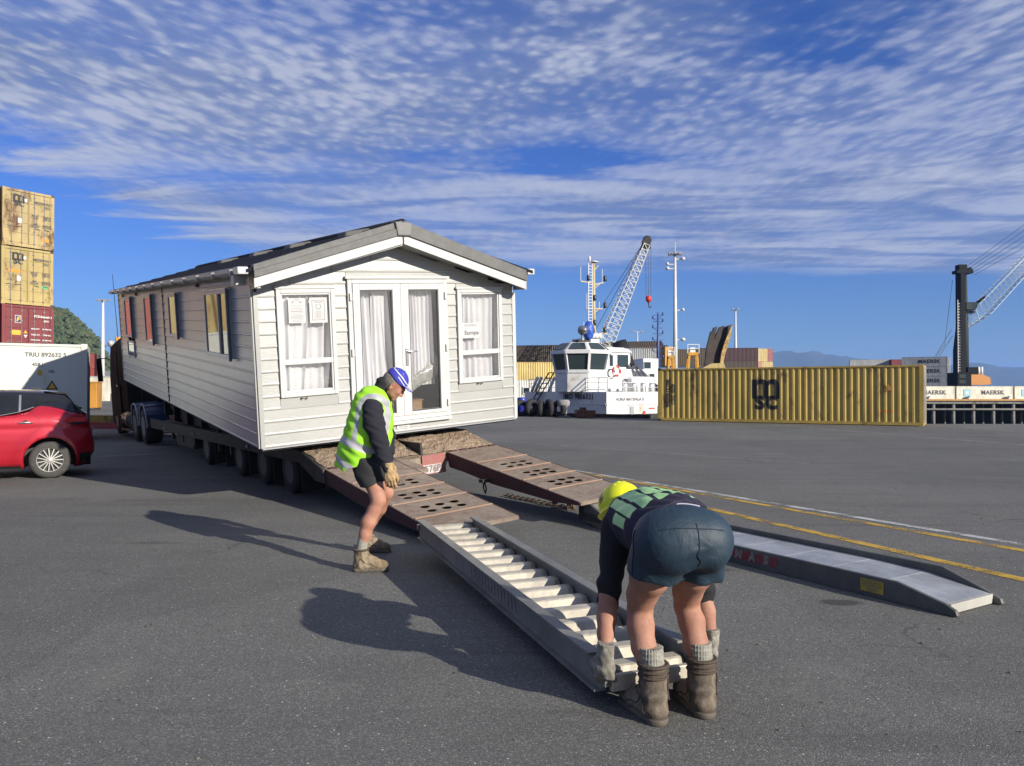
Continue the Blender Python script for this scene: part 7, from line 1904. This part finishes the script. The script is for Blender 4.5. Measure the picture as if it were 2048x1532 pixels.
# ---------------------------------------------------------------- man beside the trailer, hi-vis vest and blue cap
B1 = (-1.22, 6.75, 0.0)
p1 = thing('person', 'man in green hi-vis vest and blue cap stooping beside the trailer ramps', 'person', B1)
C1 = np.array([-1.017, 6.72, 1.578]); fa = np.array([.70, -.06, -.71]); fa /= np.linalg.norm(fa); rs = np.array([0.06, -1, 0.0]); rs -= fa * (rs @ fa); rs /= np.linalg.norm(rs); ua = np.cross(rs, fa); ua = ua if ua[2] > 0 else -ua
H = lambda a, b, c: C1 + fa * a + ua * b + rs * c
AX = np.stack([fa, ua, rs])
f = Field((-1.75, 6.2, -.02), (-.8, 7.35, 1.72), .0072)
R_hip, R_kn, R_an = (-1.25, 6.60, .95), (-1.118, 6.45, .575), (-1.258, 6.42, .16)
f.chain([(R_hip, .095), ((-1.185, 6.53, .76), .086), ((-1.128, 6.465, .62), .064), (R_kn, .058), ((-1.150, 6.443, .50), .056), ((-1.198, 6.432, .40), .061), ((-1.222, 6.426, .31), .050), (R_an, .036)], .02)
f.ell((-1.098, 6.447, .585), (.040, .042, .050), None, .02)
f.chain([((-1.25, 6.82, .95), .095), ((-1.19, 6.87, .76), .085), ((-1.125, 6.91, .585), .060), ((-1.20, 6.99, .43), .058), ((-1.28, 7.06, .31), .050), ((-1.36, 7.14, .15), .038)], .02)
f.chain([((-1.25, 6.71, .98), .12), ((-1.25, 6.71, 1.15), .12), ((-1.21, 6.71, 1.34), .13), ((-1.17, 6.72, 1.43), .065)], .04, sq=(0, 1, 0), q=1.2)
f.cap((-1.165, 6.72, 1.43), H(-.025, -.07, 0), .058, .055, .03)
f.chain([((-1.18, 6.54, 1.34), .055), ((-1.11, 6.455, 1.08), .045), ((-1.03, 6.385, .845), .028)], .02); f.chain([((-1.18, 6.90, 1.34), .055), ((-1.14, 7.02, 1.08), .045), ((-1.12, 6.98, .84), .028)], .02)
# head
f.ell(H(0, 0, 0), (.104, .098, .077), AX, .01); f.ell(H(.050, -.055, 0), (.064, .074, .058), AX, .02); f.ell(H(.066, -.098, 0), (.044, .034, .042), AX, .02)
f.ell(H(.100, .004, 0), (.016, .012, .046), AX, .012); f.cap(H(.112, -.012, 0), H(.129, -.050, 0), .008, .013, .010); f.ell(H(.122, -.058, .010), (.009, .007, .008), AX, .005); f.ell(H(.122, -.058, -.010), (.009, .007, .008), AX, .005)
f.ell(H(.104, -.084, 0), (.013, .006, .024), AX, .006); f.ell(H(.101, -.094, 0), (.012, .006, .020), AX, .006); f.ell(H(.098, -.122, 0), (.018, .018, .022), AX, .012)
for sd in (-1, 1):
    f.ell(H(.085, -.048, sd * .038), (.022, .022, .016), AX, .014); f.ell(H(.108, -.018, sd * .031), (.012, .010, .015), AX, .006, 'sub'); f.ell(H(.094, -.018, sd * .031), (.013, .011, .013), AX, .003)
body1 = f.mesh('body', SKIN, p1, B1)
for sd in (-1, 1):
    e = Field(H(.03, -.05, sd * .08) - .06, H(.03, -.05, sd * .08) + .06, .003)
    e.ell(H(.022, -.045, sd * .082), (.020, .032, .010), AX, .0); e.ell(H(.026, -.042, sd * .092), (.011, .020, .009), AX, .004, 'sub'); e.ell(H(.026, -.074, sd * .079), (.010, .010, .007), AX, .006); e.mesh('ear', SKIN, p1, B1, smooth_iter=1)
    g = MB(); c = Vector(H(.1065, -.018, sd * .031)) - Vector(B1); bm_ = g.bm; bmesh.ops.create_icosphere(bm_, subdivisions=2, radius=.0045, matrix=Matrix.Translation(c)); g.build('eye', M('eye_dark', (.03, .02, .015), .1, var=0), p1, smooth=True)
    g = MB(); g.tube([Vector(H(.112, -.003, sd * .015)) - Vector(B1), Vector(H(.111, .003, sd * .032)) - Vector(B1), Vector(H(.100, .000, sd * .046)) - Vector(B1)], [.0022, .0032, .002], 5); g.build('eyebrow', M('grey_hair', (.16, .14, .12), .9), p1)
hr = Field(H(0, 0, 0) - .16, H(0, 0, 0) + .16, .005); hr.ell(H(-.012, -.012, 0), (.104, .092, .0800), AX, .0); hr.plane(H(.030, 0, 0), fa); hr.plane(H(0, -.075, 0), -ua); hr.warp(lambda X, Y, Z: .0015 * np.sin(400 * X) * np.sin(380 * Z)); hr.mesh('hair', M('short_grey_hair', (.20, .17, .15), .9, var=.4, vscale=90, bump=.5, bscale=200), p1, B1)
# cap
cp = Field(H(0, 0, 0) - .24, H(0, 0, 0) + .26, .0052)
cp.ell(H(-.006, .018, 0), (.112, .103, .0865), AX, .0); cp.plane(H(.06, .006, 0), -(ua + fa * .10))
def capband(V):
    L = (V - C1) @ AX.T; a, b, c = L[:, 0], L[:, 1], L[:, 2]
    s1 = .0034 - np.abs(b - .078 + .10 * (a + .09) * 0.55 + .18 * np.maximum(a - .03, 0)); s2 = .0030 - np.abs(b - .050 + .22 * np.maximum(a - .01, 0) * (a > -.02) + 9 * (a < .0)); 
    br = np.full(len(a), -1.0)
    st = .0035 - np.sqrt((a + .05) ** 2 + (b - .092) ** 2); st2 = .003 - np.sqrt((a - .01) ** 2 + (b - .098) ** 2)
    return np.maximum.reduce([s1, s2, br, np.where(c > 0, np.maximum(st, st2), -1)])
cp.mesh('cap', cloth('royal_blue_cap', (.035, .040, .36), .75, (.75, .75, .78), bump=.15), p1, B1, {'band': capband}, smooth_iter=1)
def brim_pt(u, v, lift=0.0):      # u across -1..1, v 0 at the crown .. 1 at the tip
    c = u * (.070 - .012 * v * v); a = .078 + (.098 * v) * (1 - .30 * u * u) - .030 * u * u * (1 - v); b = .030 + .030 * v - .016 * u * u - .020 * v * v + lift
    return Vector(H(a, b, c)) - Vector(B1)
g = MB(); n_ = 10; top = [[g.bm.verts.new(brim_pt(-1 + 2 * i / n_, j / 6, .004)) for i in range(n_ + 1)] for j in range(7)]; bot = [[g.bm.verts.new(brim_pt(-1 + 2 * i / n_, j / 6)) for i in range(n_ + 1)] for j in range(7)]
for j in range(6):
    for i in range(n_):
        g.bm.faces.new((top[j][i], top[j][i + 1], top[j + 1][i + 1], top[j + 1][i])); g.bm.faces.new((bot[j][i], bot[j][i + 1], bot[j + 1][i + 1], bot[j + 1][i]))
for i in range(n_): g.bm.faces.new((top[6][i], top[6][i + 1], bot[6][i + 1], bot[6][i]))
for j in range(6): g.bm.faces.new((top[j][0], top[j + 1][0], bot[j + 1][0], bot[j][0])); g.bm.faces.new((top[j][n_], top[j + 1][n_], bot[j + 1][n_], bot[j][n_]))
br_ = g.build('cap_peak', cloth('royal_blue_peak', (.035, .040, .36), .75, bump=.1), p1, smooth=True)
for uu in (-.80, -.5, -.2, .2, .5, .80):
    g = MB(); 
    for j in range(6): g.quad(brim_pt(uu - .06, .15 + j * .14, .0055), brim_pt(uu + .06, .15 + j * .14, .0055), brim_pt(uu + .06, .15 + (j + 1) * .14, .0055), brim_pt(uu - .06, .15 + (j + 1) * .14, .0055))
    g.build('peak_stripe', M('white_stitching', (.7, .7, .72), .8), br_)
g = MB(); bmesh.ops.create_icosphere(g.bm, subdivisions=1, radius=.007, matrix=Matrix.Translation(Vector(H(-.006, .121, 0)) - Vector(B1))); g.build('cap_button', M('blue_button', (.03, .035, .3), .7), p1)
# jacket
jk = Field((-1.6, 6.3, .78), (-.8, 7.2, 1.62), .0068)
jk.chain([((-1.24, 6.71, 1.05), .15), ((-1.22, 6.71, 1.25), .155), ((-1.195, 6.71, 1.36), .13), ((-1.17, 6.72, 1.42), .085)], .04, sq=(0, 1, 0), q=1.2)
for sh, ms, el, wr in (((-1.185, 6.545, 1.352), (-1.165, 6.49, 1.23), (-1.112, 6.455, 1.085), (-1.027, 6.385, .855)), ((-1.185, 6.895, 1.352), (-1.17, 6.97, 1.22), (-1.14, 7.02, 1.085), (-1.12, 6.98, .855))):
    jk.chain([(sh, .088), (ms, .088), (el, .073), (((el[0] + wr[0]) / 2, (el[1] + wr[1]) / 2, (el[2] + wr[2]) / 2), .060), (wr, .044)], .03)
jk.cap((-1.175, 6.72, 1.40), H(-.06, -.085, 0), .082, .068, .03); jk.cap(H(.0, -.125, 0), (-1.12, 6.72, 1.40), .042, .06, .03)
jk.plane((-1.02, 6.38, .848), (.35, -.25, -.9)) if False else None
jk.warp(lambda X, Y, Z: .0045 * np.sin(60 * Z + 22 * X + 9 * Y) * np.sin(31 * X + 20 * Z) + .002 * np.sin(130 * Z + 50 * X))
jk.mesh('jacket', BLKF, p1, B1)
# vest
vt = Field((-1.72, 6.3, .74), (-.95, 7.15, 1.56), .0068)
vt.chain([((-1.205, 6.71, 1.435), .095), ((-1.218, 6.71, 1.375), .168), ((-1.232, 6.71, 1.245), .190), ((-1.252, 6.71, 1.11), .203), ((-1.292, 6.71, .98), .212), ((-1.335, 6.71, .83), .20)], .03, sq=(0, 1, 0), q=1.16)
vt.cap((-1.17, 6.60, 1.40), (-1.17, 6.82, 1.40), .085, .085, .04)
vt.cap(H(-.03, -.10, 0) + np.array([.06, 0, .04]), (-1.09, 6.72, 1.43), .075, .055, .02, 'sub')
vt.plane((-1.07, 6.71, .955), (.36, 0, -.93)); vt.plane((-1.50, 6.71, .845), (-.35, 0, -.95))
vt.warp(lambda X, Y, Z: .006 * np.sin(26 * Y + 8 * Z) * np.clip((1.15 - Z) * 4, 0, 1) + .004 * np.sin(45 * X + 30 * Z) * np.sin(20 * Z - 15 * Y) + .003 * np.sin(70 * Z + 40 * X))
def seg_d(x, z, a, b):
    a, b = np.array(a), np.array(b); ba = b - a; t = np.clip(((x - a[0]) * ba[0] + (z - a[1]) * ba[1]) / (ba @ ba), 0, 1); return np.hypot(x - a[0] - ba[0] * t, z - a[1] - ba[1] * t)
def vband(V):
    x, y, z = V.T
    arch = .023 - np.abs(seg_d(x, z, (-1.180, 1.335), (-1.215, 1.04)) - .118); arch = np.where((z > 1.03) & (np.abs(y - 6.71) > .06), arch, -1)
    b1 = .030 - np.abs(z - (1.050 - .38 * (x + 1.35))) * .93; b2 = .026 - np.abs(z - (.890 - .55 * (x + 1.44))) * .88
    return np.maximum.reduce([arch, b1, b2])
vt.mesh('hi_vis_vest', cloth('fluorescent_green', (.36, .80, .03), .75, (.42, .42, .43), bump=.3, bscale=15), p1, B1, {'band': vband}, smooth_iter=2)
# shorts
so_ = Field((-1.6, 6.3, .6), (-.95, 7.15, 1.12), .0068)
so_.ell((-1.275, 6.71, .965), (.165, .205, .15), None, .02)
so_.chain([((-1.262, 6.61, .95), .135), ((-1.215, 6.545, .80), .113), ((-1.160, 6.50, .66), .100)], .03); so_.chain([((-1.262, 6.81, .95), .135), ((-1.205, 6.86, .80), .112), ((-1.15, 6.90, .66), .10)], .03)
so_.plane((-1.20, 6.50, .700), (.30, .0, -.95)); so_.warp(lambda X, Y, Z: .004 * np.sin(40 * Z + 30 * X) + .003 * np.sin(70 * Y + 20 * Z))
so_.mesh('shorts', BLKS, p1, B1)
for a_, b_ in (((-1.262, 6.42, .12), (-1.236, 6.424, .262)), ((-1.37, 7.15, .1), (-1.325, 7.105, .24))):
    sk = Field(np.minimum(a_, b_) - .08, np.maximum(a_, b_) + .1, .005); sk.cap(a_, b_, .046, .045, .0); sk.plane((0, 0, .272), (.1, 0, 1)); sk.mesh('sock', SOCK, p1, B1)
boot_thing('boot', p1, B1, (-1.325, 6.405, 0), -PI / 2 + .06, BOOT1, .185, key='low'); boot_thing('boot', p1, B1, (-1.42, 7.19, 0), -PI / 2 - .12, BOOT1, .185, key='low')
glove('glove', p1, B1, (-1.020, 6.380, .845), (.10, 0.02, -1), (-.10, -1, 0), (1, 0, 0), GLV, .45, 1.12); glove('glove', p1, B1, (-1.117, 6.978, .845), (.10, -.05, -1), (0, 1, 0), (1, 0, 0), GLV, .45, 1.08)

# ---------------------------------------------------------------- man lifting the ramp end, yellow hard hat
B2 = (.75, 3.55, 0.0)
p2 = thing('person', 'man in yellow hard hat and dark blue shorts bending down to lift the ramp', 'person', B2)
f = Field((.3, 3.1, -.02), (1.15, 4.35, 1.12), .0062)
f.chain([((.645, 3.38, .86), .110), ((.622, 3.48, .67), .090), ((.604, 3.59, .55), .069), ((.600, 3.622, .475), .057), ((.598, 3.590, .41), .060), ((.606, 3.555, .32), .055), ((.632, 3.525, .22), .044), ((.642, 3.515, .13), .040)], .02)
f.chain([((.862, 3.41, .86), .105), ((.828, 3.53, .67), .087), ((.830, 3.65, .55), .068), ((.832, 3.682, .475), .057), ((.848, 3.645, .41), .060), ((.858, 3.612, .32), .055), ((.876, 3.59, .22), .044), ((.881, 3.58, .13), .040)], .02)
for (x, y) in ((.603, 3.572), (.835, 3.632)): f.ell((x - .018, y + .004, .505), (.012, .012, .045), None, .012); f.ell((x + .022, y + .004, .505), (.012, .012, .045), None, .012)
f.chain([((.75, 3.42, .86), .10), ((.70, 3.68, .85), .11), ((.665, 3.88, .84), .12), ((.64, 3.96, .855), .062)], .04, sq=(1, 0, 0), q=1.2)
C2 = np.array([.588, 4.10, .868]); u2 = np.array([-.36, .34, .87]); u2 /= np.linalg.norm(u2); f2 = np.array([-.30, .80, -.42]); f2 -= u2 * (f2 @ u2); f2 /= np.linalg.norm(f2); r2_ = np.cross(f2, u2); AX2 = np.stack([f2, u2, r2_]); H2 = lambda a, b, c: C2 + f2 * a + u2 * b + r2_ * c
f.cap((.645, 3.94, .855), H2(-.03, -.05, 0), .060, .056, .03)
f.ell(H2(0, 0, 0), (.100, .095, .077), AX2, .01); f.ell(H2(.05, -.055, 0), (.062, .072, .057), AX2, .02); f.ell(H2(.066, -.098, 0), (.044, .034, .042), AX2, .02); f.cap(H2(.108, -.012, 0), H2(.13, -.05, 0), .008, .013, .008); f.ell(H2(.104, -.088, 0), (.012, .010, .022), AX2, .006); f.ell(H2(.098, -.118, 0), (.018, .018, .022), AX2, .012)
f.chain([((.515, 3.86, .79), .06), ((.466, 3.735, .50), .047), ((.452, 3.68, .42), .0475), ((.440, 3.63, .355), .039), ((.432, 3.585, .30), .029), ((.431, 3.58, .285), .027)], .015)
f.chain([((.895, 3.98, .79), .06), ((.965, 3.905, .47), .045), ((.975, 3.875, .39), .044), ((.988, 3.835, .28), .029), ((.990, 3.828, .25), .028)], .015)
f.mesh('body', SKIN2, p2, B2)
for sd in (-1, 1):
    e = Field(H2(0, -.02, sd * .08) - .06, H2(0, -.02, sd * .08) + .06, .003)
    e.ell(H2(-.008, -.030, sd * .083), (.020, .032, .010), AX2, .0); e.ell(H2(-.004, -.028, sd * .093), (.011, .020, .009), AX2, .004, 'sub'); e.mesh('ear', SKIN2, p2, B2, smooth_iter=1)
hr = Field(C2 - .16, C2 + .16, .005); hr.ell(H2(-.016, -.012, 0), (.096, .094, .0805), AX2, .0); hr.plane(H2(.02, 0, 0), f2); hr.plane(H2(0, -.078, 0), -u2); hr.warp(lambda X, Y, Z: .0015 * np.sin(400 * X) * np.sin(380 * Z)); hr.mesh('hair', M('dark_hair', (.05, .035, .025), .9, var=.4, vscale=90, bump=.5, bscale=200), p2, B2)
# hard hat
ht = Field(C2 - .26, C2 + .3, .0048)
ht.ell(H2(-.004, .035, 0), (.134, .112, .114), AX2, .0); ht.plane(H2(0, .018, 0), -(u2 + f2 * .04)); ht.ell(H2(.008, .018, 0), (.158, .014, .128), AX2, .012); ht.ell(H2(.095, .010, 0), (.085, .013, .085), AX2, .012)
for s_ in (-.030, 0, .030): ht.cap(H2(-.07, .128 - abs(s_) * .3, s_), H2(.07, .128 - abs(s_) * .3, s_), .010, .010, .010)
ht.ell(H2(0, -.010, 0), (.110, .095, .092), AX2, .004, 'sub')
def hatmat():
    m = bpy.data.materials.new('fluorescent_yellow_helmet'); m.use_nodes = True; t = NT(m.node_tree); b = t.n['Principled BSDF']; tc = t.n.new('ShaderNodeTexCoord').outputs['Object']
    a = t.node('ShaderNodeAttribute', attribute_name='scuff').outputs['Fac']; f_ = t.smooth(t.math('ADD', a, t.math('MULTIPLY', t.math('SUBTRACT', t.noise(tc, 26, 5, .7), .5), 2.6)), .2, .5)
    t.put(b.inputs['Base Color'], t.mix(f_, (.68, .70, .010), (.06, .05, .025))); b.inputs['Roughness'].default_value = .38; return m
def scuff(V):
    L = (V - C2) @ AX2.T; q = H2(0, .07, 0); d = np.sqrt(((V - (C2 + f2 * .05 + u2 * .085 - np.array([.11, .06, -.02]))) ** 2).sum(1)); return 1 - d / .075
ht.mesh('hard_hat', hatmat(), p2, B2, {'scuff': scuff}, smooth_iter=1)
# dark shirt with long sleeves
jk = Field((.3, 3.3, .42), (1.15, 4.2, 1.05), .0062)
jk.chain([((.745, 3.46, .855), .138), ((.705, 3.68, .855), .148), ((.675, 3.86, .845), .150), ((.65, 3.95, .855), .080)], .04, sq=(1, 0, 0), q=1.25)
jk.chain([((.53, 3.86, .815), .085), ((.500, 3.81, .68), .064), ((.476, 3.755, .56), .055), ((.468, 3.735, .485), .054)], .03); jk.chain([((.885, 3.96, .81), .085), ((.93, 3.945, .66), .062), ((.962, 3.91, .52), .055), ((.968, 3.898, .465), .054)], .03)
jk.warp(lambda X, Y, Z: .004 * np.sin(75 * Z + 30 * X) * np.clip((.78 - Z) * 6, 0, 1) + .0025 * np.sin(50 * Y + 30 * X))
jk.mesh('long_sleeved_shirt', cloth('black_shirt', (.010, .010, .012), .9), p2, B2)
WP = np.array([.65, 3.47, .95]); WN = np.array([-.50, .80, .32]); WN /= np.linalg.norm(WN)      # waist plane
# work vest: dark navy with reflective green panels
vt = Field((.4, 3.3, .66), (1.1, 4.15, 1.08), .0058)
vt.chain([((.750, 3.44, .860), .156), ((.725, 3.58, .862), .158), ((.700, 3.73, .860), .158), ((.676, 3.87, .850), .158), ((.655, 3.95, .862), .10)], .04, sq=(1, 0, 0), q=1.27)
vt.plane(WP - WN * .065, -WN); vt.warp(lambda X, Y, Z: .004 * np.sin(34 * X + 14 * Y) * np.sin(24 * Y) + .003 * np.sin(70 * X + 55 * Y))
ax_s = np.array([-.24, .97, 0]); ax_s /= np.linalg.norm(ax_s); ax_t = np.array([.97, .24, 0])
def vb2(V):
    D_ = V - np.array([.745, 3.46, .9]); s_ = D_ @ ax_s; t_ = D_ @ ax_t; top = V[:, 2] - .885
    arc = np.arctan2(t_, np.maximum(top + .10, .02)) * .17
    out = np.full(len(V), -1.0)
    for c, w_, s0, s1 in ((-.185, .020, .16, .30), (-.135, .021, .10, .44), (-.078, .024, .07, .47), (-.018, .026, .16, .50), (.045, .024, .10, .46), (.105, .022, .08, .42), (-.020, .02, .055, .125)):
        sl = .35 * (s_ - .25) * 0.16
        out = np.maximum(out, np.minimum(w_ - np.abs(arc - c - sl), np.minimum(s_ - s0 - .25 * (arc - c), s1 - s_)))
    return out
vt.mesh('work_vest', cloth('navy_vest', (.016, .014, .035), .85, (.42, .72, .30), bump=.3, bscale=18), p2, B2, {'band': vb2}, smooth_iter=2)
# shorts
so_ = Field((.4, 3.1, .56), (1.08, 3.8, 1.06), .006)
so_.ell((.750, 3.385, .858), (.200, .155, .140), None, .02); so_.ell((.680, 3.335, .832), (.118, .098, .122), None, .06); so_.ell((.858, 3.345, .832), (.088, .090, .115), None, .06)
so_.chain([((.665, 3.39, .84), .135), ((.645, 3.45, .72), .122), ((.636, 3.49, .60), .119)], .03); so_.chain([((.848, 3.42, .84), .125), ((.843, 3.475, .72), .108), ((.832, 3.52, .60), .108)], .03)
so_.cap((.752, 3.40, .60), (.785, 3.29, .76), .034, .003, .022, 'sub'); so_.plane((.70, 3.45, .672), (-.10, .18, -1)); so_.plane(WP, WN)
so_.warp(lambda X, Y, Z: .0035 * np.sin(34 * Z + 20 * X + 3 * np.sin(14 * X)) * np.clip((.80 - Z) * 7, 0, 1) + .003 * np.sin(45 * X - 32 * Z + 2 * np.sin(30 * Z)) * np.clip((.78 - Z) * 7, 0, 1) + .0022 * np.sin(150 * X + 8 * np.sin(20 * X)) * np.clip((Z - .95) * 12, 0, 1) + .0035 * np.sin(75 * Z - 34 * X) * np.exp(-((X - .79) / .07) ** 2) * (Z < .84))
sh2 = so_.mesh('shorts', NAVY, p2, B2)
def on_surface(obj, pts, lift=.0015):
    from mathutils.bvhtree import BVHTree
    bv = BVHTree.FromPolygons([v.co for v in obj.data.vertices], [p.vertices for p in obj.data.polygons]); out = []
    for p in pts:
        q = Vector(p) - Vector(B2); loc, nr, _, _ = bv.find_nearest(q); out.append(loc + nr * lift)
    return out
SEAM = cloth('seam_thread', (.010, .026, .044), .8)
for path in ([(.792, 3.18, 1.0 - .02 * i) for i in range(16)], [(.46, 3.36, .92 - .018 * i) for i in range(14)], [(.58 + .025 * i, 3.18, .955) for i in range(16)]):
    g = MB(); g.tube(on_surface(sh2, path), .0022, 5); g.build('seam', SEAM, p2)
g = MB(); pts = [(.70 + .02 * i, 3.43, 1.01) for i in range(8)]; g.tube(on_surface(sh2, pts, .002), .005, 6); g.build('waist_cord', M('pale_cord', (.45, .45, .55), .9), p2)
# wool socks, boots, gloves
for (x, y) in ((.637, 3.522), (.876, 3.594)):
    s2_ = Field((x - .09, y - .09, .16), (x + .09, y + .09, .36), .0042)
    s2_.cap((x + .006, y - .006, .235), (x - .006, y + .006, .34), .050, .057, .0); s2_.plane((0, 0, .330), (0, 0, 1)); s2_.warp(lambda X, Y, Z, x=x, y=y: .0020 * np.sin(26 * np.arctan2(Y - y, X - x)) + .0012 * np.sin(260 * Z + 9 * X))
    s2_.mesh('sock', SOCK, p2, B2, smooth_iter=0)
for hh_, aa_ in (((.674, 3.445, 0), .42), ((.898, 3.515, 0), .22)):
    boot_thing('boot', p2, B2, hh_, aa_, BOOT2, .262, key='high').scale = (1.10, 1.10, 1.0)
glove('glove', p2, B2, (.432, 3.578, .272), (-.05, .10, -1), (-.35, -.93, -.1), (-.93, .35, 0), GLV2, .95, 1.22); glove('glove', p2, B2, (.990, 3.826, .258), (-.02, -.05, -1), (.95, -.3, 0), (.3, .95, 0), GLV2, .95, 1.16)
# ================================================================ AIR: one thin even haze round the whole place
hm = bpy.data.materials.new('haze_air'); hm.use_nodes = True; t = NT(hm.node_tree); t.n.clear()
pvn = t.node('ShaderNodeVolumePrincipled'); pvn.inputs['Color'].default_value = (.30, .52, 1.0, 1); pvn.inputs['Density'].default_value = 8e-5; pvn.inputs['Anisotropy'].default_value = .0
o_ = t.n.new('ShaderNodeOutputMaterial'); t.l.new(pvn.outputs[0], o_.inputs['Volume'])
g = MB(); g.box(-9500, 16500, -2500, 16500, -9, 520); hz = g.build('haze', hm); stuff(hz)
hz['label'] = 'thin blue haze lying over the bay between the port and the far mountains'; hz['category'] = 'haze'
